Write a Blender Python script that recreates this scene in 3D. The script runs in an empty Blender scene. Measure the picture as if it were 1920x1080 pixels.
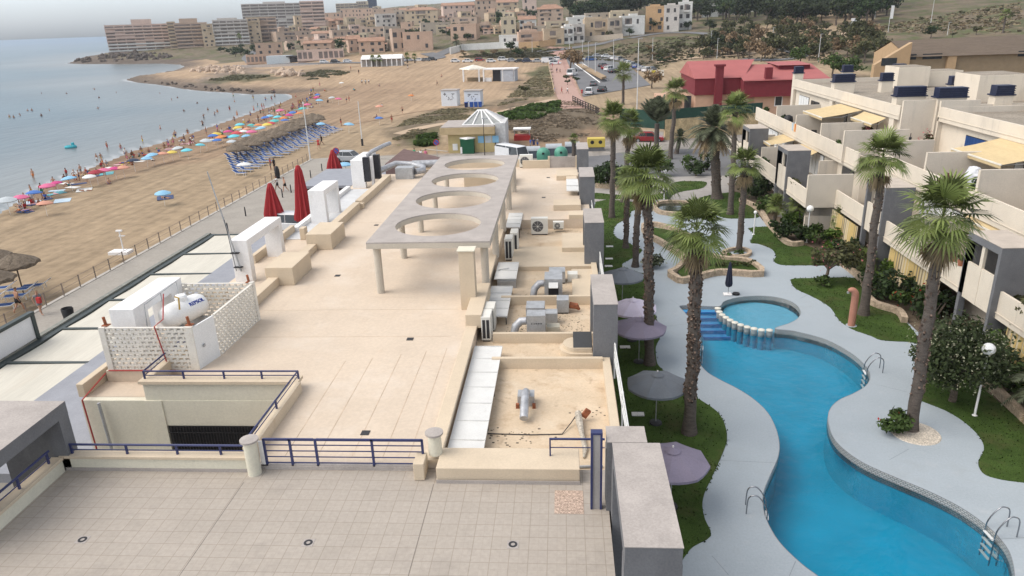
import bpy, bmesh, math, random
import numpy as np
from mathutils import Vector, Matrix, Euler
random.seed(7)
R=math.radians
SC=bpy.context.scene; COL=SC.collection
# ---------------------------------------------------------------- camera (also used to read plans off the photograph)
FPX,PITCH,ROLL,YAW,CAMH=1355.71,.352335,-.0350834,-.0769609,17.0
_cp,_sp=math.cos(PITCH),math.sin(PITCH)
FW=Vector((math.sin(YAW)*_cp,math.cos(YAW)*_cp,-_sp)); _r=Vector((math.cos(YAW),-math.sin(YAW),0)); _u=_r.cross(FW)
RT=_r*math.cos(ROLL)+_u*math.sin(ROLL); UP=-_r*math.sin(ROLL)+_u*math.cos(ROLL)
CAM=Vector((0,0,CAMH))
def ray(x,y): return FW+RT*((x-960)/FPX)-UP*((y-540)/FPX)
def gp(x,y,z=0.0):
    d=ray(x,y); t=(z-CAMH)/d.z
    return CAM+d*t
def px(p):
    v=Vector(p)-CAM; w=v.dot(FW); return 960+FPX*v.dot(RT)/w,540-FPX*v.dot(UP)/w
def xy(pts,z=0.0): return [tuple(gp(a,b,z)[:2]) for a,b in pts]
def hgt(base,x,y):
    d=ray(x,y); t=math.hypot(base[0],base[1])/math.hypot(d.x,d.y); return CAMH+t*d.z-base[2]
def cr(pts,n=6,closed=True):
    P=[Vector((*p,0)) if len(p)==2 else Vector(p) for p in pts]; N=len(P); out=[]
    for i in range(N if closed else N-1):
        g=(lambda k:P[k%N]) if closed else (lambda k:P[max(0,min(N-1,k))])
        a,b,c,d=g(i-1),g(i),g(i+1),g(i+2)
        for k in range(n):
            t=k/n; out.append(tuple(.5*((2*b)+(c-a)*t+(2*a-5*b+4*c-d)*t*t+(3*b-a-3*c+d)*t**3)))
    if not closed: out.append(tuple(P[-1]))
    return out if len(pts[0])==3 else [p[:2] for p in out]
# ---------------------------------------------------------------- object bookkeeping
OFF={}
def reg(o,parent,loc):
    COL.objects.link(o)
    if parent is not None: o.parent=parent
    OFF[o.name]=(OFF.get(parent.name,Vector()) if parent is not None else Vector())+Vector(loc)
def tag(o,label=None,cat=None,group=None,kind=None):
    if label: o['label']=label
    if cat: o['category']=cat
    if group: o['group']=group
    if kind: o['kind']=kind
    return o
def thing(name,label,cat,loc=(0,0,0),group=None,rz=0):
    o=bpy.data.objects.new(name,None); o.location=loc; o.rotation_euler=(0,0,rz); o.empty_display_size=.2
    reg(o,None,loc); return tag(o,label,cat,group)
def copytree(o,loc=None,rz=None,scale=None,label=None,group=None,parent=None,mats=None):
    c=o.copy(); COL.objects.link(c); c.parent=parent
    if loc is not None: c.location=loc
    if rz is not None: c.rotation_euler=(c.rotation_euler[0],c.rotation_euler[1],rz)
    if scale is not None: c.scale=(scale,)*3 if not hasattr(scale,'__len__') else scale
    if label: c['label']=label
    if group: c['group']=group
    recolour(c,mats)
    for k in list(o.children): copytree(k,parent=c,mats=mats)
    return c
def recolour(c,mats):
    if mats and c.type=='MESH':
        b=c.name.split('.')[0]
        if b in mats:
            for s in c.material_slots: s.link='OBJECT'; s.material=mats[b]
# ---------------------------------------------------------------- materials
MATS={}
def _n(nt,t,**kw):
    n=nt.nodes.new(t)
    for k,v in kw.items():
        if k.startswith('i_'): n.inputs[k[2:].replace('_',' ')].default_value=v
        else: setattr(n,k,v)
    return n
def mat(name,rgb,rough=.85,var=.12,scale=1.5,fine=.06,fscale=18,bump=0,bscale=40,stain=None,metal=0,island=0,spec=.3,alpha=None,emit=None,stretch=None,trans=0):
    if name in MATS: return MATS[name]
    m=bpy.data.materials.new(name); MATS[name]=m; m.use_nodes=True; nt=m.node_tree; L=nt.links.new
    bs=nt.nodes['Principled BSDF']; bs.inputs['Roughness'].default_value=rough; bs.inputs['Metallic'].default_value=metal
    bs.inputs['Specular IOR Level'].default_value=spec
    geo=_n(nt,'ShaderNodeNewGeometry'); pos=geo.outputs['Position']
    if stretch:
        mp=_n(nt,'ShaderNodeVectorMath',operation='MULTIPLY'); mp.inputs[1].default_value=stretch; L(pos,mp.inputs[0]); pos=mp.outputs[0]
    c=_n(nt,'ShaderNodeRGB'); c.outputs[0].default_value=(*rgb,1); cur=c.outputs[0]
    def mul(cur,noise,amt):
        mr=_n(nt,'ShaderNodeMapRange'); mr.inputs['From Min'].default_value=.3; mr.inputs['From Max'].default_value=.7
        mr.inputs['To Min'].default_value=1-amt; mr.inputs['To Max'].default_value=1+amt; L(noise,mr.inputs['Value'])
        vm=_n(nt,'ShaderNodeVectorMath',operation='SCALE'); L(cur,vm.inputs[0]); L(mr.outputs[0],vm.inputs['Scale']); return vm.outputs[0]
    if var:
        t=_n(nt,'ShaderNodeTexNoise'); t.inputs['Scale'].default_value=scale; t.inputs['Detail'].default_value=5; L(pos,t.inputs['Vector']); cur=mul(cur,t.outputs[0],var)
    if fine:
        t=_n(nt,'ShaderNodeTexNoise'); t.inputs['Scale'].default_value=fscale; t.inputs['Detail'].default_value=3; L(pos,t.inputs['Vector']); cur=mul(cur,t.outputs[0],fine)
    if island: cur=mul(cur,geo.outputs['Random Per Island'],island)
    for st in (stain or []):
        srgb,amt,sc,lo=st[:4]
        t=_n(nt,'ShaderNodeTexNoise'); t.inputs['Scale'].default_value=sc; t.inputs['Detail'].default_value=6; t.inputs['Roughness'].default_value=.65
        v=pos
        if len(st)>4:
            mp=_n(nt,'ShaderNodeVectorMath',operation='MULTIPLY'); mp.inputs[1].default_value=st[4]; L(geo.outputs['Position'],mp.inputs[0]); v=mp.outputs[0]
        L(v,t.inputs['Vector'])
        mr=_n(nt,'ShaderNodeMapRange'); mr.inputs['From Min'].default_value=lo; mr.inputs['From Max'].default_value=lo+.15; mr.inputs['To Max'].default_value=amt; L(t.outputs[0],mr.inputs['Value'])
        mx=_n(nt,'ShaderNodeMix',data_type='RGBA'); L(mr.outputs[0],mx.inputs[0]); L(cur,mx.inputs[6]); mx.inputs[7].default_value=(*srgb,1); cur=mx.outputs[2]
    L(cur,bs.inputs['Base Color'])
    if bump:
        t=_n(nt,'ShaderNodeTexNoise'); t.inputs['Scale'].default_value=bscale; t.inputs['Detail'].default_value=4; L(pos,t.inputs['Vector'])
        b=_n(nt,'ShaderNodeBump'); b.inputs['Strength'].default_value=bump; b.inputs['Distance'].default_value=.03; L(t.outputs[0],b.inputs['Height']); L(b.outputs[0],bs.inputs['Normal'])
    if trans:
        bs.inputs['Transmission Weight'].default_value=trans
    if emit: bs.inputs['Emission Color'].default_value=(*emit,1); bs.inputs['Emission Strength'].default_value=1
    return m
def node_in(m): return m.node_tree,m.node_tree.links.new,m.node_tree.nodes['Principled BSDF']
def col_src(m): # socket feeding base colour
    return m.node_tree.nodes['Principled BSDF'].inputs['Base Color'].links[0].from_socket
# ---------------------------------------------------------------- mesh builder
class MB:
    def __init__(s): s.v=[];s.f=[];s.cut=[]
    def add(s,v,f):
        b=len(s.v); s.cut.append((b,len(s.f))); s.v+= [tuple(p) for p in v]; s.f+=[tuple(i+b for i in q) for q in f]; return s
    def box(s,x0,x1,y0,y1,z0,z1):
        return s.add([(x0,y0,z0),(x1,y0,z0),(x1,y1,z0),(x0,y1,z0),(x0,y0,z1),(x1,y0,z1),(x1,y1,z1),(x0,y1,z1)],
            [(0,3,2,1),(4,5,6,7),(0,1,5,4),(1,2,6,5),(2,3,7,6),(3,0,4,7)])
    def obox(s,c,h,rz=0,rx=0,ry=0):
        m=Euler((rx,ry,rz)).to_matrix(); c=Vector(c); V=[]
        for z in (-1,1):
            for x,y in ((-1,-1),(1,-1),(1,1),(-1,1)): V.append(c+m@Vector((x*h[0],y*h[1],z*h[2])))
        return s.add(V,[(0,3,2,1),(4,5,6,7),(0,1,5,4),(1,2,6,5),(2,3,7,6),(3,0,4,7)])
    def tube(s,pts,r,n=6,cap=True):
        P=[Vector(p) for p in pts]; rr=r if hasattr(r,'__len__') else [r]*len(P); V=[];F=[]
        up=None
        for i,p in enumerate(P):
            t=(P[min(i+1,len(P)-1)]-P[max(i-1,0)]).normalized()
            if up is None: up=Vector((0,0,1)) if abs(t.z)<.9 else Vector((1,0,0))
            a=t.cross(up).normalized(); b=a.cross(t).normalized(); up=b
            for k in range(n):
                an=2*math.pi*k/n; V.append(p+(a*math.cos(an)+b*math.sin(an))*rr[i])
        for i in range(len(P)-1):
            for k in range(n): F.append((i*n+k,i*n+(k+1)%n,(i+1)*n+(k+1)%n,(i+1)*n+k))
        if cap: F+=[tuple(range(n))[::-1],tuple((len(P)-1)*n+k for k in range(n))]
        return s.add(V,[f[::-1] for f in F])
    def cyl(s,x,y,z0,z1,r,n=16,r1=None): return s.lathe([(r,z0),(r if r1 is None else r1,z1)],(x,y,0),n)
    def lathe(s,prof,c=(0,0,0),n=16,cap=True):
        V=[];F=[];m=len(prof)
        for r,z in prof:
            for k in range(n):
                a=2*math.pi*k/n; V.append((c[0]+r*math.cos(a),c[1]+r*math.sin(a),c[2]+z))
        for i in range(m-1):
            for k in range(n): F.append((i*n+k,i*n+(k+1)%n,(i+1)*n+(k+1)%n,(i+1)*n+k))
        if cap:
            if prof[0][0]>1e-4: F.append(tuple(range(n))[::-1])
            if prof[-1][0]>1e-4: F.append(tuple((m-1)*n+k for k in range(n)))
        return s.add(V,F)
    def prism(s,poly,z0,z1):
        n=len(poly)
        if sum(poly[i][0]*poly[(i+1)%n][1]-poly[(i+1)%n][0]*poly[i][1] for i in range(n))<0: poly=poly[::-1]
        V=[(p[0],p[1],z0) for p in poly]+[(p[0],p[1],z1) for p in poly]
        return s.add(V,[tuple(range(n))[::-1],tuple(range(n,2*n))]+[(i,(i+1)%n,n+(i+1)%n,n+i) for i in range(n)])
    def xprism(s,prof,x0,x1): # profile in (y,z) extruded along x
        n=len(prof); V=[(x0,a,b) for a,b in prof]+[(x1,a,b) for a,b in prof]
        return s.add(V,[tuple(range(n)),tuple(range(n,2*n))[::-1]]+[((i+1)%n,i,n+i,n+(i+1)%n) for i in range(n)])
    def wall(s,pts,th,z0,z1,closed=False):
        P=[Vector((p[0],p[1],0)) for p in pts]; N=len(P); Lf=[];Rg=[]
        for i,p in enumerate(P):
            a=P[i-1] if (i or closed) else p; b=P[(i+1)%N] if (i<N-1 or closed) else p
            t=(b-a).normalized(); nn=Vector((-t.y,t.x,0))*th/2; Lf.append(p+nn); Rg.append(p-nn)
        V=[];F=[]
        for i in range(N):
            V+=[(Lf[i].x,Lf[i].y,z0),(Rg[i].x,Rg[i].y,z0),(Rg[i].x,Rg[i].y,z1),(Lf[i].x,Lf[i].y,z1)]
        for i in range(N if closed else N-1):
            j=(i+1)%N
            for k in range(4): F.append((i*4+k,i*4+(k+1)%4,j*4+(k+1)%4,j*4+k))
        if not closed: F+=[(3,2,1,0),tuple((N-1)*4+k for k in range(4))]
        return s.add(V,F)
    def build(s,name,m,parent=None,smooth=False,bev=0,label=None,cat=None,group=None,kind=None,loc=None,recalc=True):
        me=bpy.data.meshes.new(name)
        if parent is None and loc is not None: o0=Vector(loc)
        else: o0=OFF.get(parent.name,Vector()) if parent is not None else Vector()
        me.from_pydata([(a-o0.x,b-o0.y,c-o0.z) for a,b,c in s.v],[],s.f)
        if recalc:
            bm=bmesh.new(); bm.from_mesh(me); bmesh.ops.recalc_face_normals(bm,faces=bm.faces); bm.to_mesh(me); bm.free()
        me.materials.append(m)
        if smooth: me.shade_smooth(); me.set_sharp_from_angle(angle=R(smooth if smooth>1 else 40))
        o=bpy.data.objects.new(name,me); o.location=o0 if (parent is None and loc is not None) else (0,0,0)
        reg(o,parent,o.location)
        if bev:
            b=o.modifiers.new('bevel','BEVEL'); b.width=bev; b.segments=2; b.limit_method='ANGLE'; b.harden_normals=False
        return tag(o,label,cat,group,kind)
def each(m,name,mt,parent,**kw):
    "every added piece as a part of its own"
    out=[]; c=m.cut+[(len(m.v),len(m.f))]
    for (a,b),(a2,b2) in zip(c,c[1:]):
        k=MB(); k.add(m.v[a:a2],[tuple(i-a for i in f) for f in m.f[b:b2]]); out.append(k.build(name,mt,parent,**kw))
    return out
def fill(loops,z):
    bm=bmesh.new(); E=[]
    for lp in loops:
        vs=[bm.verts.new((p[0],p[1],z)) for p in lp]
        E+=[bm.edges.new((vs[i],vs[(i+1)%len(vs)])) for i in range(len(vs))]
    bmesh.ops.triangle_fill(bm,use_beauty=True,use_dissolve=False,edges=E,normal=(0,0,1))
    bm.verts.ensure_lookup_table(); bm.verts.index_update()
    m=MB(); m.add([v.co for v in bm.verts],[tuple(v.index for v in f.verts) if f.normal.z>=0 else tuple(v.index for v in f.verts)[::-1] for f in bm.faces]); bm.free()
    return m
def inpoly(X,Y,poly):
    X=np.asarray(X,float);Y=np.asarray(Y,float); ins=np.zeros(X.shape,bool); n=len(poly)
    for i in range(n):
        x0,y0=poly[i];x1,y1=poly[(i+1)%n]
        c=((y0>Y)!=(y1>Y)); 
        with np.errstate(divide='ignore',invalid='ignore'): xi=(x1-x0)*(Y-y0)/(y1-y0+1e-12)+x0
        ins^=c&(X<xi)
    return ins
def pdist(X,Y,poly,closed=True):
    X=np.asarray(X,float);Y=np.asarray(Y,float); d=np.full(X.shape,1e9); n=len(poly)
    for i in range(n if closed else n-1):
        x0,y0=poly[i];x1,y1=poly[(i+1)%n]; dx,dy=x1-x0,y1-y0; l=dx*dx+dy*dy+1e-12
        t=np.clip(((X-x0)*dx+(Y-y0)*dy)/l,0,1); d=np.minimum(d,np.hypot(X-x0-t*dx,Y-y0-t*dy))
    return d
# ================================================================ terrain, sea
SEA=-2.0
_sh=[(-200,520),(-60,430),(0,398),(60,362),(110,340),(150,322),(200,303),(250,283),(300,268),(350,252),(400,236),(450,219),(500,202),(535,190),(548,183),(545,177),(520,176),(470,177),(420,173),(380,171),(340,166),(300,159),(260,155),(236,150),(250,145),(290,140),(330,132),(347,125),(338,121),(300,119),(250,120),(200,120),(160,120),(128,119),(150,111),(185,104),(213,97)]
SHORE=xy(_sh,SEA)
LAND=SHORE+[(-560,1150),(-500,1400),(-300,3500),(4000,3500),(4000,-300),(-90,-300)]
_AZ=[-60,-30,-24,-18,-12,-5,3,8,16,40]
_S0=[300,400,420,380,350,335,315,240,210,150]
_SL=[.002,.006,.03,.06,.085,.09,.09,.065,.065,.07]
def _hash(X,Y,s):
    return (np.sin(X*.9*s+1.3*np.sin(Y*.7*s+2))*np.cos(Y*1.1*s+1.7*np.sin(X*.6*s)))
def hz(X,Y):
    X=np.asarray(X,float);Y=np.asarray(Y,float); D=np.hypot(X,Y); az=np.degrees(np.arctan2(X,np.maximum(Y,1e-3)))
    s0=np.interp(az,_AZ,_S0); sl=np.interp(az,_AZ,_SL)
    rise=2*np.clip((D-200)/120,0,1)*np.interp(az,[-22,-16,4,8],[0.3,1,1,0])
    h=rise+np.clip(np.minimum(D,950)-s0,0,None)*sl+np.clip((D-s0)/120,0,1)*.5*_hash(X,Y,.05)
    d=pdist(X,Y,SHORE,False); ins=inpoly(X,Y,LAND)
    slope=np.interp(Y,[200,300],[.04,.09]); rock=np.clip((Y-235)/30,0,1)*np.interp(d,[0,4,25],[0,1,0])*(np.abs(_hash(X,Y,.35))*.9+np.abs(_hash(X,Y,.9))*.5)*np.interp(az,[-22,-17],[1,0])
    head=np.clip((Y-520)/120,0,1)*np.interp(az,[-30,-22],[1,0])*np.clip(d*.1,0,4.5)
    b=SEA+.02+d*slope+rock
    sand=np.interp(Y,[100,240],[-.35,.0])
    land=np.minimum(b,np.where(X<-34.9,sand,0)+h)+head
    land=np.where((X>-35.3)&(Y<100),-.05,land)
    dune=np.exp(-(((X+2)/16)**2+((Y-128)/16)**2))*1.6+np.exp(-(((X+24)/10)**2+((Y-122)/9)**2))*.9
    land=land+dune
    z=np.where(ins,land,SEA-.05-np.minimum(d*.06,3))
    return z
COMP=[(4,-8),(27.5,-8),(27.5,80),(4,80)]
def gt(x,y,dz=0):
    "pixel -> terrain"
    d=ray(x,y); t=0.0; lo=None
    ts=np.geomspace(20,2200,700); P=np.array([CAM+d*t for t in ts]); zz=hz(P[:,0],P[:,1])+dz
    k=np.argmax(P[:,2]<zz)
    if not (P[:,2]<zz).any(): k=len(ts)-1
    a,b=ts[max(k-1,0)],ts[k]
    for _ in range(18):
        m=(a+b)/2; p=CAM+d*m
        if p.z<float(hz(p.x,p.y))+dz: b=m
        else: a=m
    p=CAM+d*b; return Vector((p.x,p.y,float(hz(p.x,p.y))))
def polar(name,r0,r1,nr,a0,a1,na,zf):
    rr=np.geomspace(r0,r1,nr); aa=np.radians(np.linspace(a0,a1,na)); Rr,A=np.meshgrid(rr,aa,indexing='ij')
    X=(Rr*np.sin(A)).ravel();Y=(Rr*np.cos(A)).ravel();Z=zf(X,Y)
    me=bpy.data.meshes.new(name); me.vertices.add(nr*na); me.vertices.foreach_set('co',np.stack([X,Y,Z],1).ravel())
    i=np.arange((nr-1)*(na-1)); q=(i//(na-1))*na+i%(na-1); F=np.stack([q,q+1,q+na+1,q+na],1)
    F=F[:,::-1]
    nf=len(F); me.loops.add(nf*4); me.polygons.add(nf); me.loops.foreach_set('vertex_index',F.ravel()); me.polygons.foreach_set('loop_start',np.arange(nf)*4)
    me.update(calc_edges=True); me.validate(); me.shade_smooth()
    if me.polygons[0].normal.z<0: me.flip_normals()
    o=bpy.data.objects.new(name,me); COL.objects.link(o); return o,X,Y,Z
def setcol(me,name,C):
    a=me.color_attributes.new(name,'FLOAT_COLOR','POINT'); a.data.foreach_set('color',np.concatenate([C,np.ones((len(C),1))],1).astype(np.float32).ravel())
def P_(pts,z=0): return xy(pts,z)
SANDC=np.array([.365,.265,.175]); WET=np.array([.225,.155,.105]); ROCK=np.array([.13,.105,.085]); SCRUB=np.array([.135,.108,.076]); DRY=np.array([.27,.205,.135])
GREENV=np.array([.05,.065,.022]); PAVE=np.array([.38,.35,.32]); ASPH=np.array([.13,.13,.135]); PINK=np.array([.40,.25,.21]); DIRT=np.array([.27,.19,.125]); TOWN=np.array([.17,.14,.10])
def ground_zones(X,Y,Z):
    n=len(X); C=np.tile(SANDC,(n,1)); D=np.hypot(X,Y); az=np.degrees(np.arctan2(X,np.maximum(Y,1e-3)))
    d=pdist(X,Y,SHORE,False)
    def blend(mask,c): 
        nonlocal C; m=np.clip(mask,0,1)[:,None]; C=C*(1-m)+c*m
    nz=_hash(X,Y,.13)*.5+_hash(X,Y,.37)*.5
    blend(np.interp(d,[0,5,14],[1,.85,0])*(Y<250),WET)
    blend(np.interp(d,[4,12,30,46],[0,.75,.6,0])*(Y<240)*(.75+.35*nz),WET)
    blend(((Y>232)&(d<16)&(az<-16)).astype(float)*np.interp(d,[0,6,16],[1,.8,0]),ROCK)
    blend((D>560)*(az<-25)*np.interp(d,[10,40,70],[1,.7,.2]),ROCK)
    # hills and town
    far=np.clip((D-np.interp(az,[-30,-20,-10,0,6,9],[520,400,372,330,300,215]))/14,0,1)*(d>20)
    blend(far,TOWN*np.ones(3)*(1))
    blend(((X>18)&(Y>86)).astype(float),SCRUB*1.25)
    veg=np.clip((D-np.interp(az,[-9,-7,6,8,14],[900,330,300,195,130]))/12,0,1)*(az>-8); n2=_hash(X,Y,.21)*.6+_hash(X,Y,.55)*.4
    blend(veg,SCRUB*1.1); blend(veg*np.clip(n2*2+.25,0,1)*.75,GREENV*1.5); blend(veg*np.clip(-n2*2.2-.4,0,1)*.4,DRY*.8)
    blend(far*(az<-8)*np.clip(n2*2+.2,0,1)*.6,GREENV*1.5)
    def zone(pts,c,soft=1.5,amt=1,z=0,noise=0):
        P=P_(pts,z) if pts[0][0]>-900 else pts
        ins=inpoly(X,Y,P); dd=pdist(X,Y,P); s=np.where(ins,dd,-dd); m=np.clip(s/soft+.5+noise*nz,0,1)*amt; blend(m,c)
    zone([(1690,95),(1920,70),(1990,60),(2100,10),(1990,-2),(1850,14),(1700,40),(1560,75)],DRY*1.15,6,1,8,.8)
    zone([(640,292),(800,290),(1000,282),(1130,262),(1180,250),(1400,250),(1500,330),(1100,330),(800,330)],PAVE*.8,1)
    zone([(900,205),(1000,186),(1130,205),(1180,240),(1120,272),(1000,280),(940,280),(900,260)],DIRT,2)
    zone([(905,228),(960,203),(1040,190),(1085,190),(1122,215),(1127,240),(1085,262),(1010,268),(965,250)],SCRUB,2.5,.95,0,1)
    zone([(940,215),(985,200),(1050,192),(1050,210),(1010,224),(950,226)],GREENV,2,.9,0,1)
    zone([(975,162),(1010,135),(1035,128),(1038,182),(1000,186),(930,200)],SCRUB*1.15,5,.9,0,1.2)
    zone([(1000,134),(1035,128),(1036,150),(990,160)],GREENV*1.3,3,.6,0,1.2)
    zone([(733,252),(760,226),(830,204),(908,204),(870,226),(800,242),(782,278),(748,276)],SCRUB,3,.85,0,1.6)
    zone([(770,262),(815,255),(815,272),(775,278)],GREENV,2,.7,0,1)
    zone([(1030,110),(1058,110),(1090,180),(1100,205),(1050,205),(1040,160)],PINK,1)
    zone([(370,150),(430,128),(500,132),(505,147),(440,150),(380,158)],ROCK*1.6,6,.8,0,1.5)
    zone([(385,150),(440,142),(520,143),(500,150),(400,153)],GREENV,5,.6,0,1.5)
    zone([(560,140),(600,132),(660,135),(630,146),(580,150)],SCRUB,5,.6,0,1.5)
    return C
def build_ground():
    o,X,Y,Z=polar('ground',6,2600,330,-62,52,520,lambda a,b: np.where(inpoly(a,b,COMP),-4.2,hz(a,b)))
    setcol(o.data,'zone',ground_zones(X,Y,Z)); tag(o,kind='structure')
    m=mat('ground_surface',(1,1,1),rough=.95,var=.13,scale=.05,fine=.12,fscale=.7,bump=.5,bscale=1.5,spec=.1); nt,L,bs=node_in(m)
    at=_n(nt,'ShaderNodeAttribute',attribute_name='zone'); vm=_n(nt,'ShaderNodeVectorMath',operation='MULTIPLY')
    L(col_src(m),vm.inputs[0]); L(at.outputs['Color'],vm.inputs[1])
    # fine grain so that sand reads as trodden
    t=_n(nt,'ShaderNodeTexNoise'); t.inputs['Scale'].default_value=.9; t.inputs['Detail'].default_value=8; t.inputs['Roughness'].default_value=.75
    mr=_n(nt,'ShaderNodeMapRange'); mr.inputs['From Min'].default_value=.3; mr.inputs['From Max'].default_value=.7; mr.inputs['To Min'].default_value=.8; mr.inputs['To Max'].default_value=1.15
    g=_n(nt,'ShaderNodeNewGeometry'); L(g.outputs['Position'],t.inputs['Vector']); L(t.outputs[0],mr.inputs['Value'])
    v2=_n(nt,'ShaderNodeVectorMath',operation='SCALE'); L(vm.outputs[0],v2.inputs[0]); L(mr.outputs[0],v2.inputs['Scale']); 
    # wheel tracks and trodden lines run along the shore
    tm=_n(nt,'ShaderNodeMapping'); tm.inputs['Rotation'].default_value=(0,0,-.12); tm.inputs['Scale'].default_value=(.9,.018,1); L(g.outputs['Position'],tm.inputs['Vector'])
    t3=_n(nt,'ShaderNodeTexNoise'); t3.inputs['Scale'].default_value=1; t3.inputs['Detail'].default_value=3; L(tm.outputs[0],t3.inputs['Vector']); m3=_n(nt,'ShaderNodeMapRange'); m3.inputs['From Min'].default_value=.35; m3.inputs['From Max'].default_value=.65; m3.inputs['To Min'].default_value=.86; m3.inputs['To Max'].default_value=1.1; L(t3.outputs[0],m3.inputs['Value'])
    v3=_n(nt,'ShaderNodeVectorMath',operation='SCALE'); L(v2.outputs[0],v3.inputs[0]); L(m3.outputs[0],v3.inputs['Scale']); L(v3.outputs[0],bs.inputs['Base Color'])
    o.data.materials.append(m)
    # sea
    o,X,Y,Z=polar('sea',40,60000,300,-64,-8,200,lambda a,b:np.full(a.shape,SEA))
    d=pdist(X,Y,SHORE,False); n=_hash(X,Y,.06)
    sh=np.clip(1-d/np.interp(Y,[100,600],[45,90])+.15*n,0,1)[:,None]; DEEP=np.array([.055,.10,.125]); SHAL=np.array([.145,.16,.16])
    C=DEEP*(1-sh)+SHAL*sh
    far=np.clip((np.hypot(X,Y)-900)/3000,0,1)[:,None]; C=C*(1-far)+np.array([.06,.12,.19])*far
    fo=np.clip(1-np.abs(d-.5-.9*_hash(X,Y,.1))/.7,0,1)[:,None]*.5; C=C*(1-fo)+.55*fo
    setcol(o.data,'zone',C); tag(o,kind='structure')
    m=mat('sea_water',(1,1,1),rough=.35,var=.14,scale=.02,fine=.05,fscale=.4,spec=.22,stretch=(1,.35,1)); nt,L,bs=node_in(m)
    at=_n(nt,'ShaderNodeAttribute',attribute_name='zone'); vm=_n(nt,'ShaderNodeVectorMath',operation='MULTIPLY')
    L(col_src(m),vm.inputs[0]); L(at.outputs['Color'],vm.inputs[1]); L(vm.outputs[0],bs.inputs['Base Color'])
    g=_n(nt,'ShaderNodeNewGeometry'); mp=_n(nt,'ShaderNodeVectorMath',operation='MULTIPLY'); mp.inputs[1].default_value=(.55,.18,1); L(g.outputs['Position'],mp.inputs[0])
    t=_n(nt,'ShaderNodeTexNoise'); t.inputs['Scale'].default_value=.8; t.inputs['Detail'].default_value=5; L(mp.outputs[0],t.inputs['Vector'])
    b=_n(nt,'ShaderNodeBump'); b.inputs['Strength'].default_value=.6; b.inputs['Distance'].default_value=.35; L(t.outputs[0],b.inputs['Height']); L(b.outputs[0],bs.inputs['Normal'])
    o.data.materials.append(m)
build_ground()
# ================================================================ beachfront building: roof, terrace, portals
RZ=6.15
M_roof=mat('roof_paint',(.57,.475,.375),rough=.9,var=.05,scale=.5,fine=.05,fscale=9,stain=[((.64,.57,.49),.5,.35,.52),((.50,.36,.23),.25,.9,.60),((.36,.28,.21),.25,.9,.60,(.25,1.4,1)),((.40,.31,.23),.22,1.6,.58,(1,.2,1)),((.30,.23,.17),.3,6,.68)])
M_low=mat('lower_roof_paint',(.57,.455,.325),rough=.9,var=.08,scale=.9,fine=.06,fscale=14,stain=[((.66,.57,.45),.5,.8,.52),((.43,.30,.185),.5,1.3,.53),((.30,.23,.17),.55,2.6,.58),((.14,.115,.10),.55,7,.66)])
M_cream=mat('cream_render',(.57,.475,.355),rough=.9,var=.05,scale=1.2,fine=.05,fscale=20,stain=[((.45,.34,.22),.3,2.2,.6,(1,1,.3))])
M_wall=mat('pale_render',(.64,.61,.50),rough=.9,var=.05,scale=.9,fine=.05,fscale=15,stain=[((.40,.38,.32),.35,1.8,.58,(1,1,.25))])
M_white=mat('white_render',(.76,.75,.74),rough=.8,var=.04,scale=1.5,fine=.04,fscale=12,stain=[((.55,.47,.38),.25,2.5,.6,(1,1,.3))])
M_gtop=mat('pale_grey_surface',(.375,.34,.315),rough=.9,var=.10,scale=1.6,fine=.10,fscale=25,stain=[((.28,.255,.24),.5,2.5,.55),((.45,.41,.37),.4,5,.6)])
M_gwall=mat('dark_grey_surface',(.150,.152,.160),rough=.85,var=.10,scale=1.5,fine=.10,fscale=22,stain=[((.22,.22,.225),.4,2.0,.56,(1,1,.4))])
M_blue=mat('blue_paint',(.028,.036,.115),rough=.5,var=.1,fine=.1,spec=.5,stain=[((.12,.07,.05),.4,8,.68)])
M_metal=mat('galvanised',(.42,.43,.44),rough=.5,var=.15,scale=3,fine=.1,metal=.5,stain=[((.28,.25,.22),.4,5,.6)])
M_duct=mat('duct_foil',(.40,.41,.43),rough=.5,var=.2,scale=5,metal=.4)
M_ac=mat('condenser_white',(.66,.65,.60),rough=.55,var=.05,fine=.05)
M_dark=mat('dark_grille',(.035,.035,.038),rough=.6,var=.2,scale=20)
M_black=mat('black_plastic',(.02,.02,.022),rough=.5)
M_lid=mat('white_sheet_metal',(.64,.64,.62),rough=.65,var=.05,scale=2,fine=.04,stain=[((.45,.43,.39),.35,3,.6)])
M_rust=mat('rusty_steel',(.28,.10,.05),rough=.9,var=.3,scale=8)
M_red=mat('red_pipe_paint',(.33,.045,.04),rough=.6,var=.15)
M_frame=mat('dark_green_frame',(.045,.058,.058),rough=.5,var=.15,scale=3)
M_frametop=mat('weathered_frame',(.21,.215,.19),rough=.8,var=.2,scale=3)
M_fabric=mat('cream_awning_fabric',(.55,.525,.455),rough=.8,var=.07,scale=.8,fine=.05,fscale=9,stretch=(1,.12,1),stain=[((.48,.42,.34),.35,1.3,.56,(1,.15,1))])
M_gutter=mat('grey_gutter',(.27,.28,.31),rough=.6,var=.08)
M_tile=mat('terrace_tile',(.385,.343,.297),rough=.7,var=.05,scale=.7,fine=.06,fscale=10,stain=[((.24,.215,.19),.4,.7,.55),((.37,.33,.29),.4,1.5,.58)])
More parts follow.
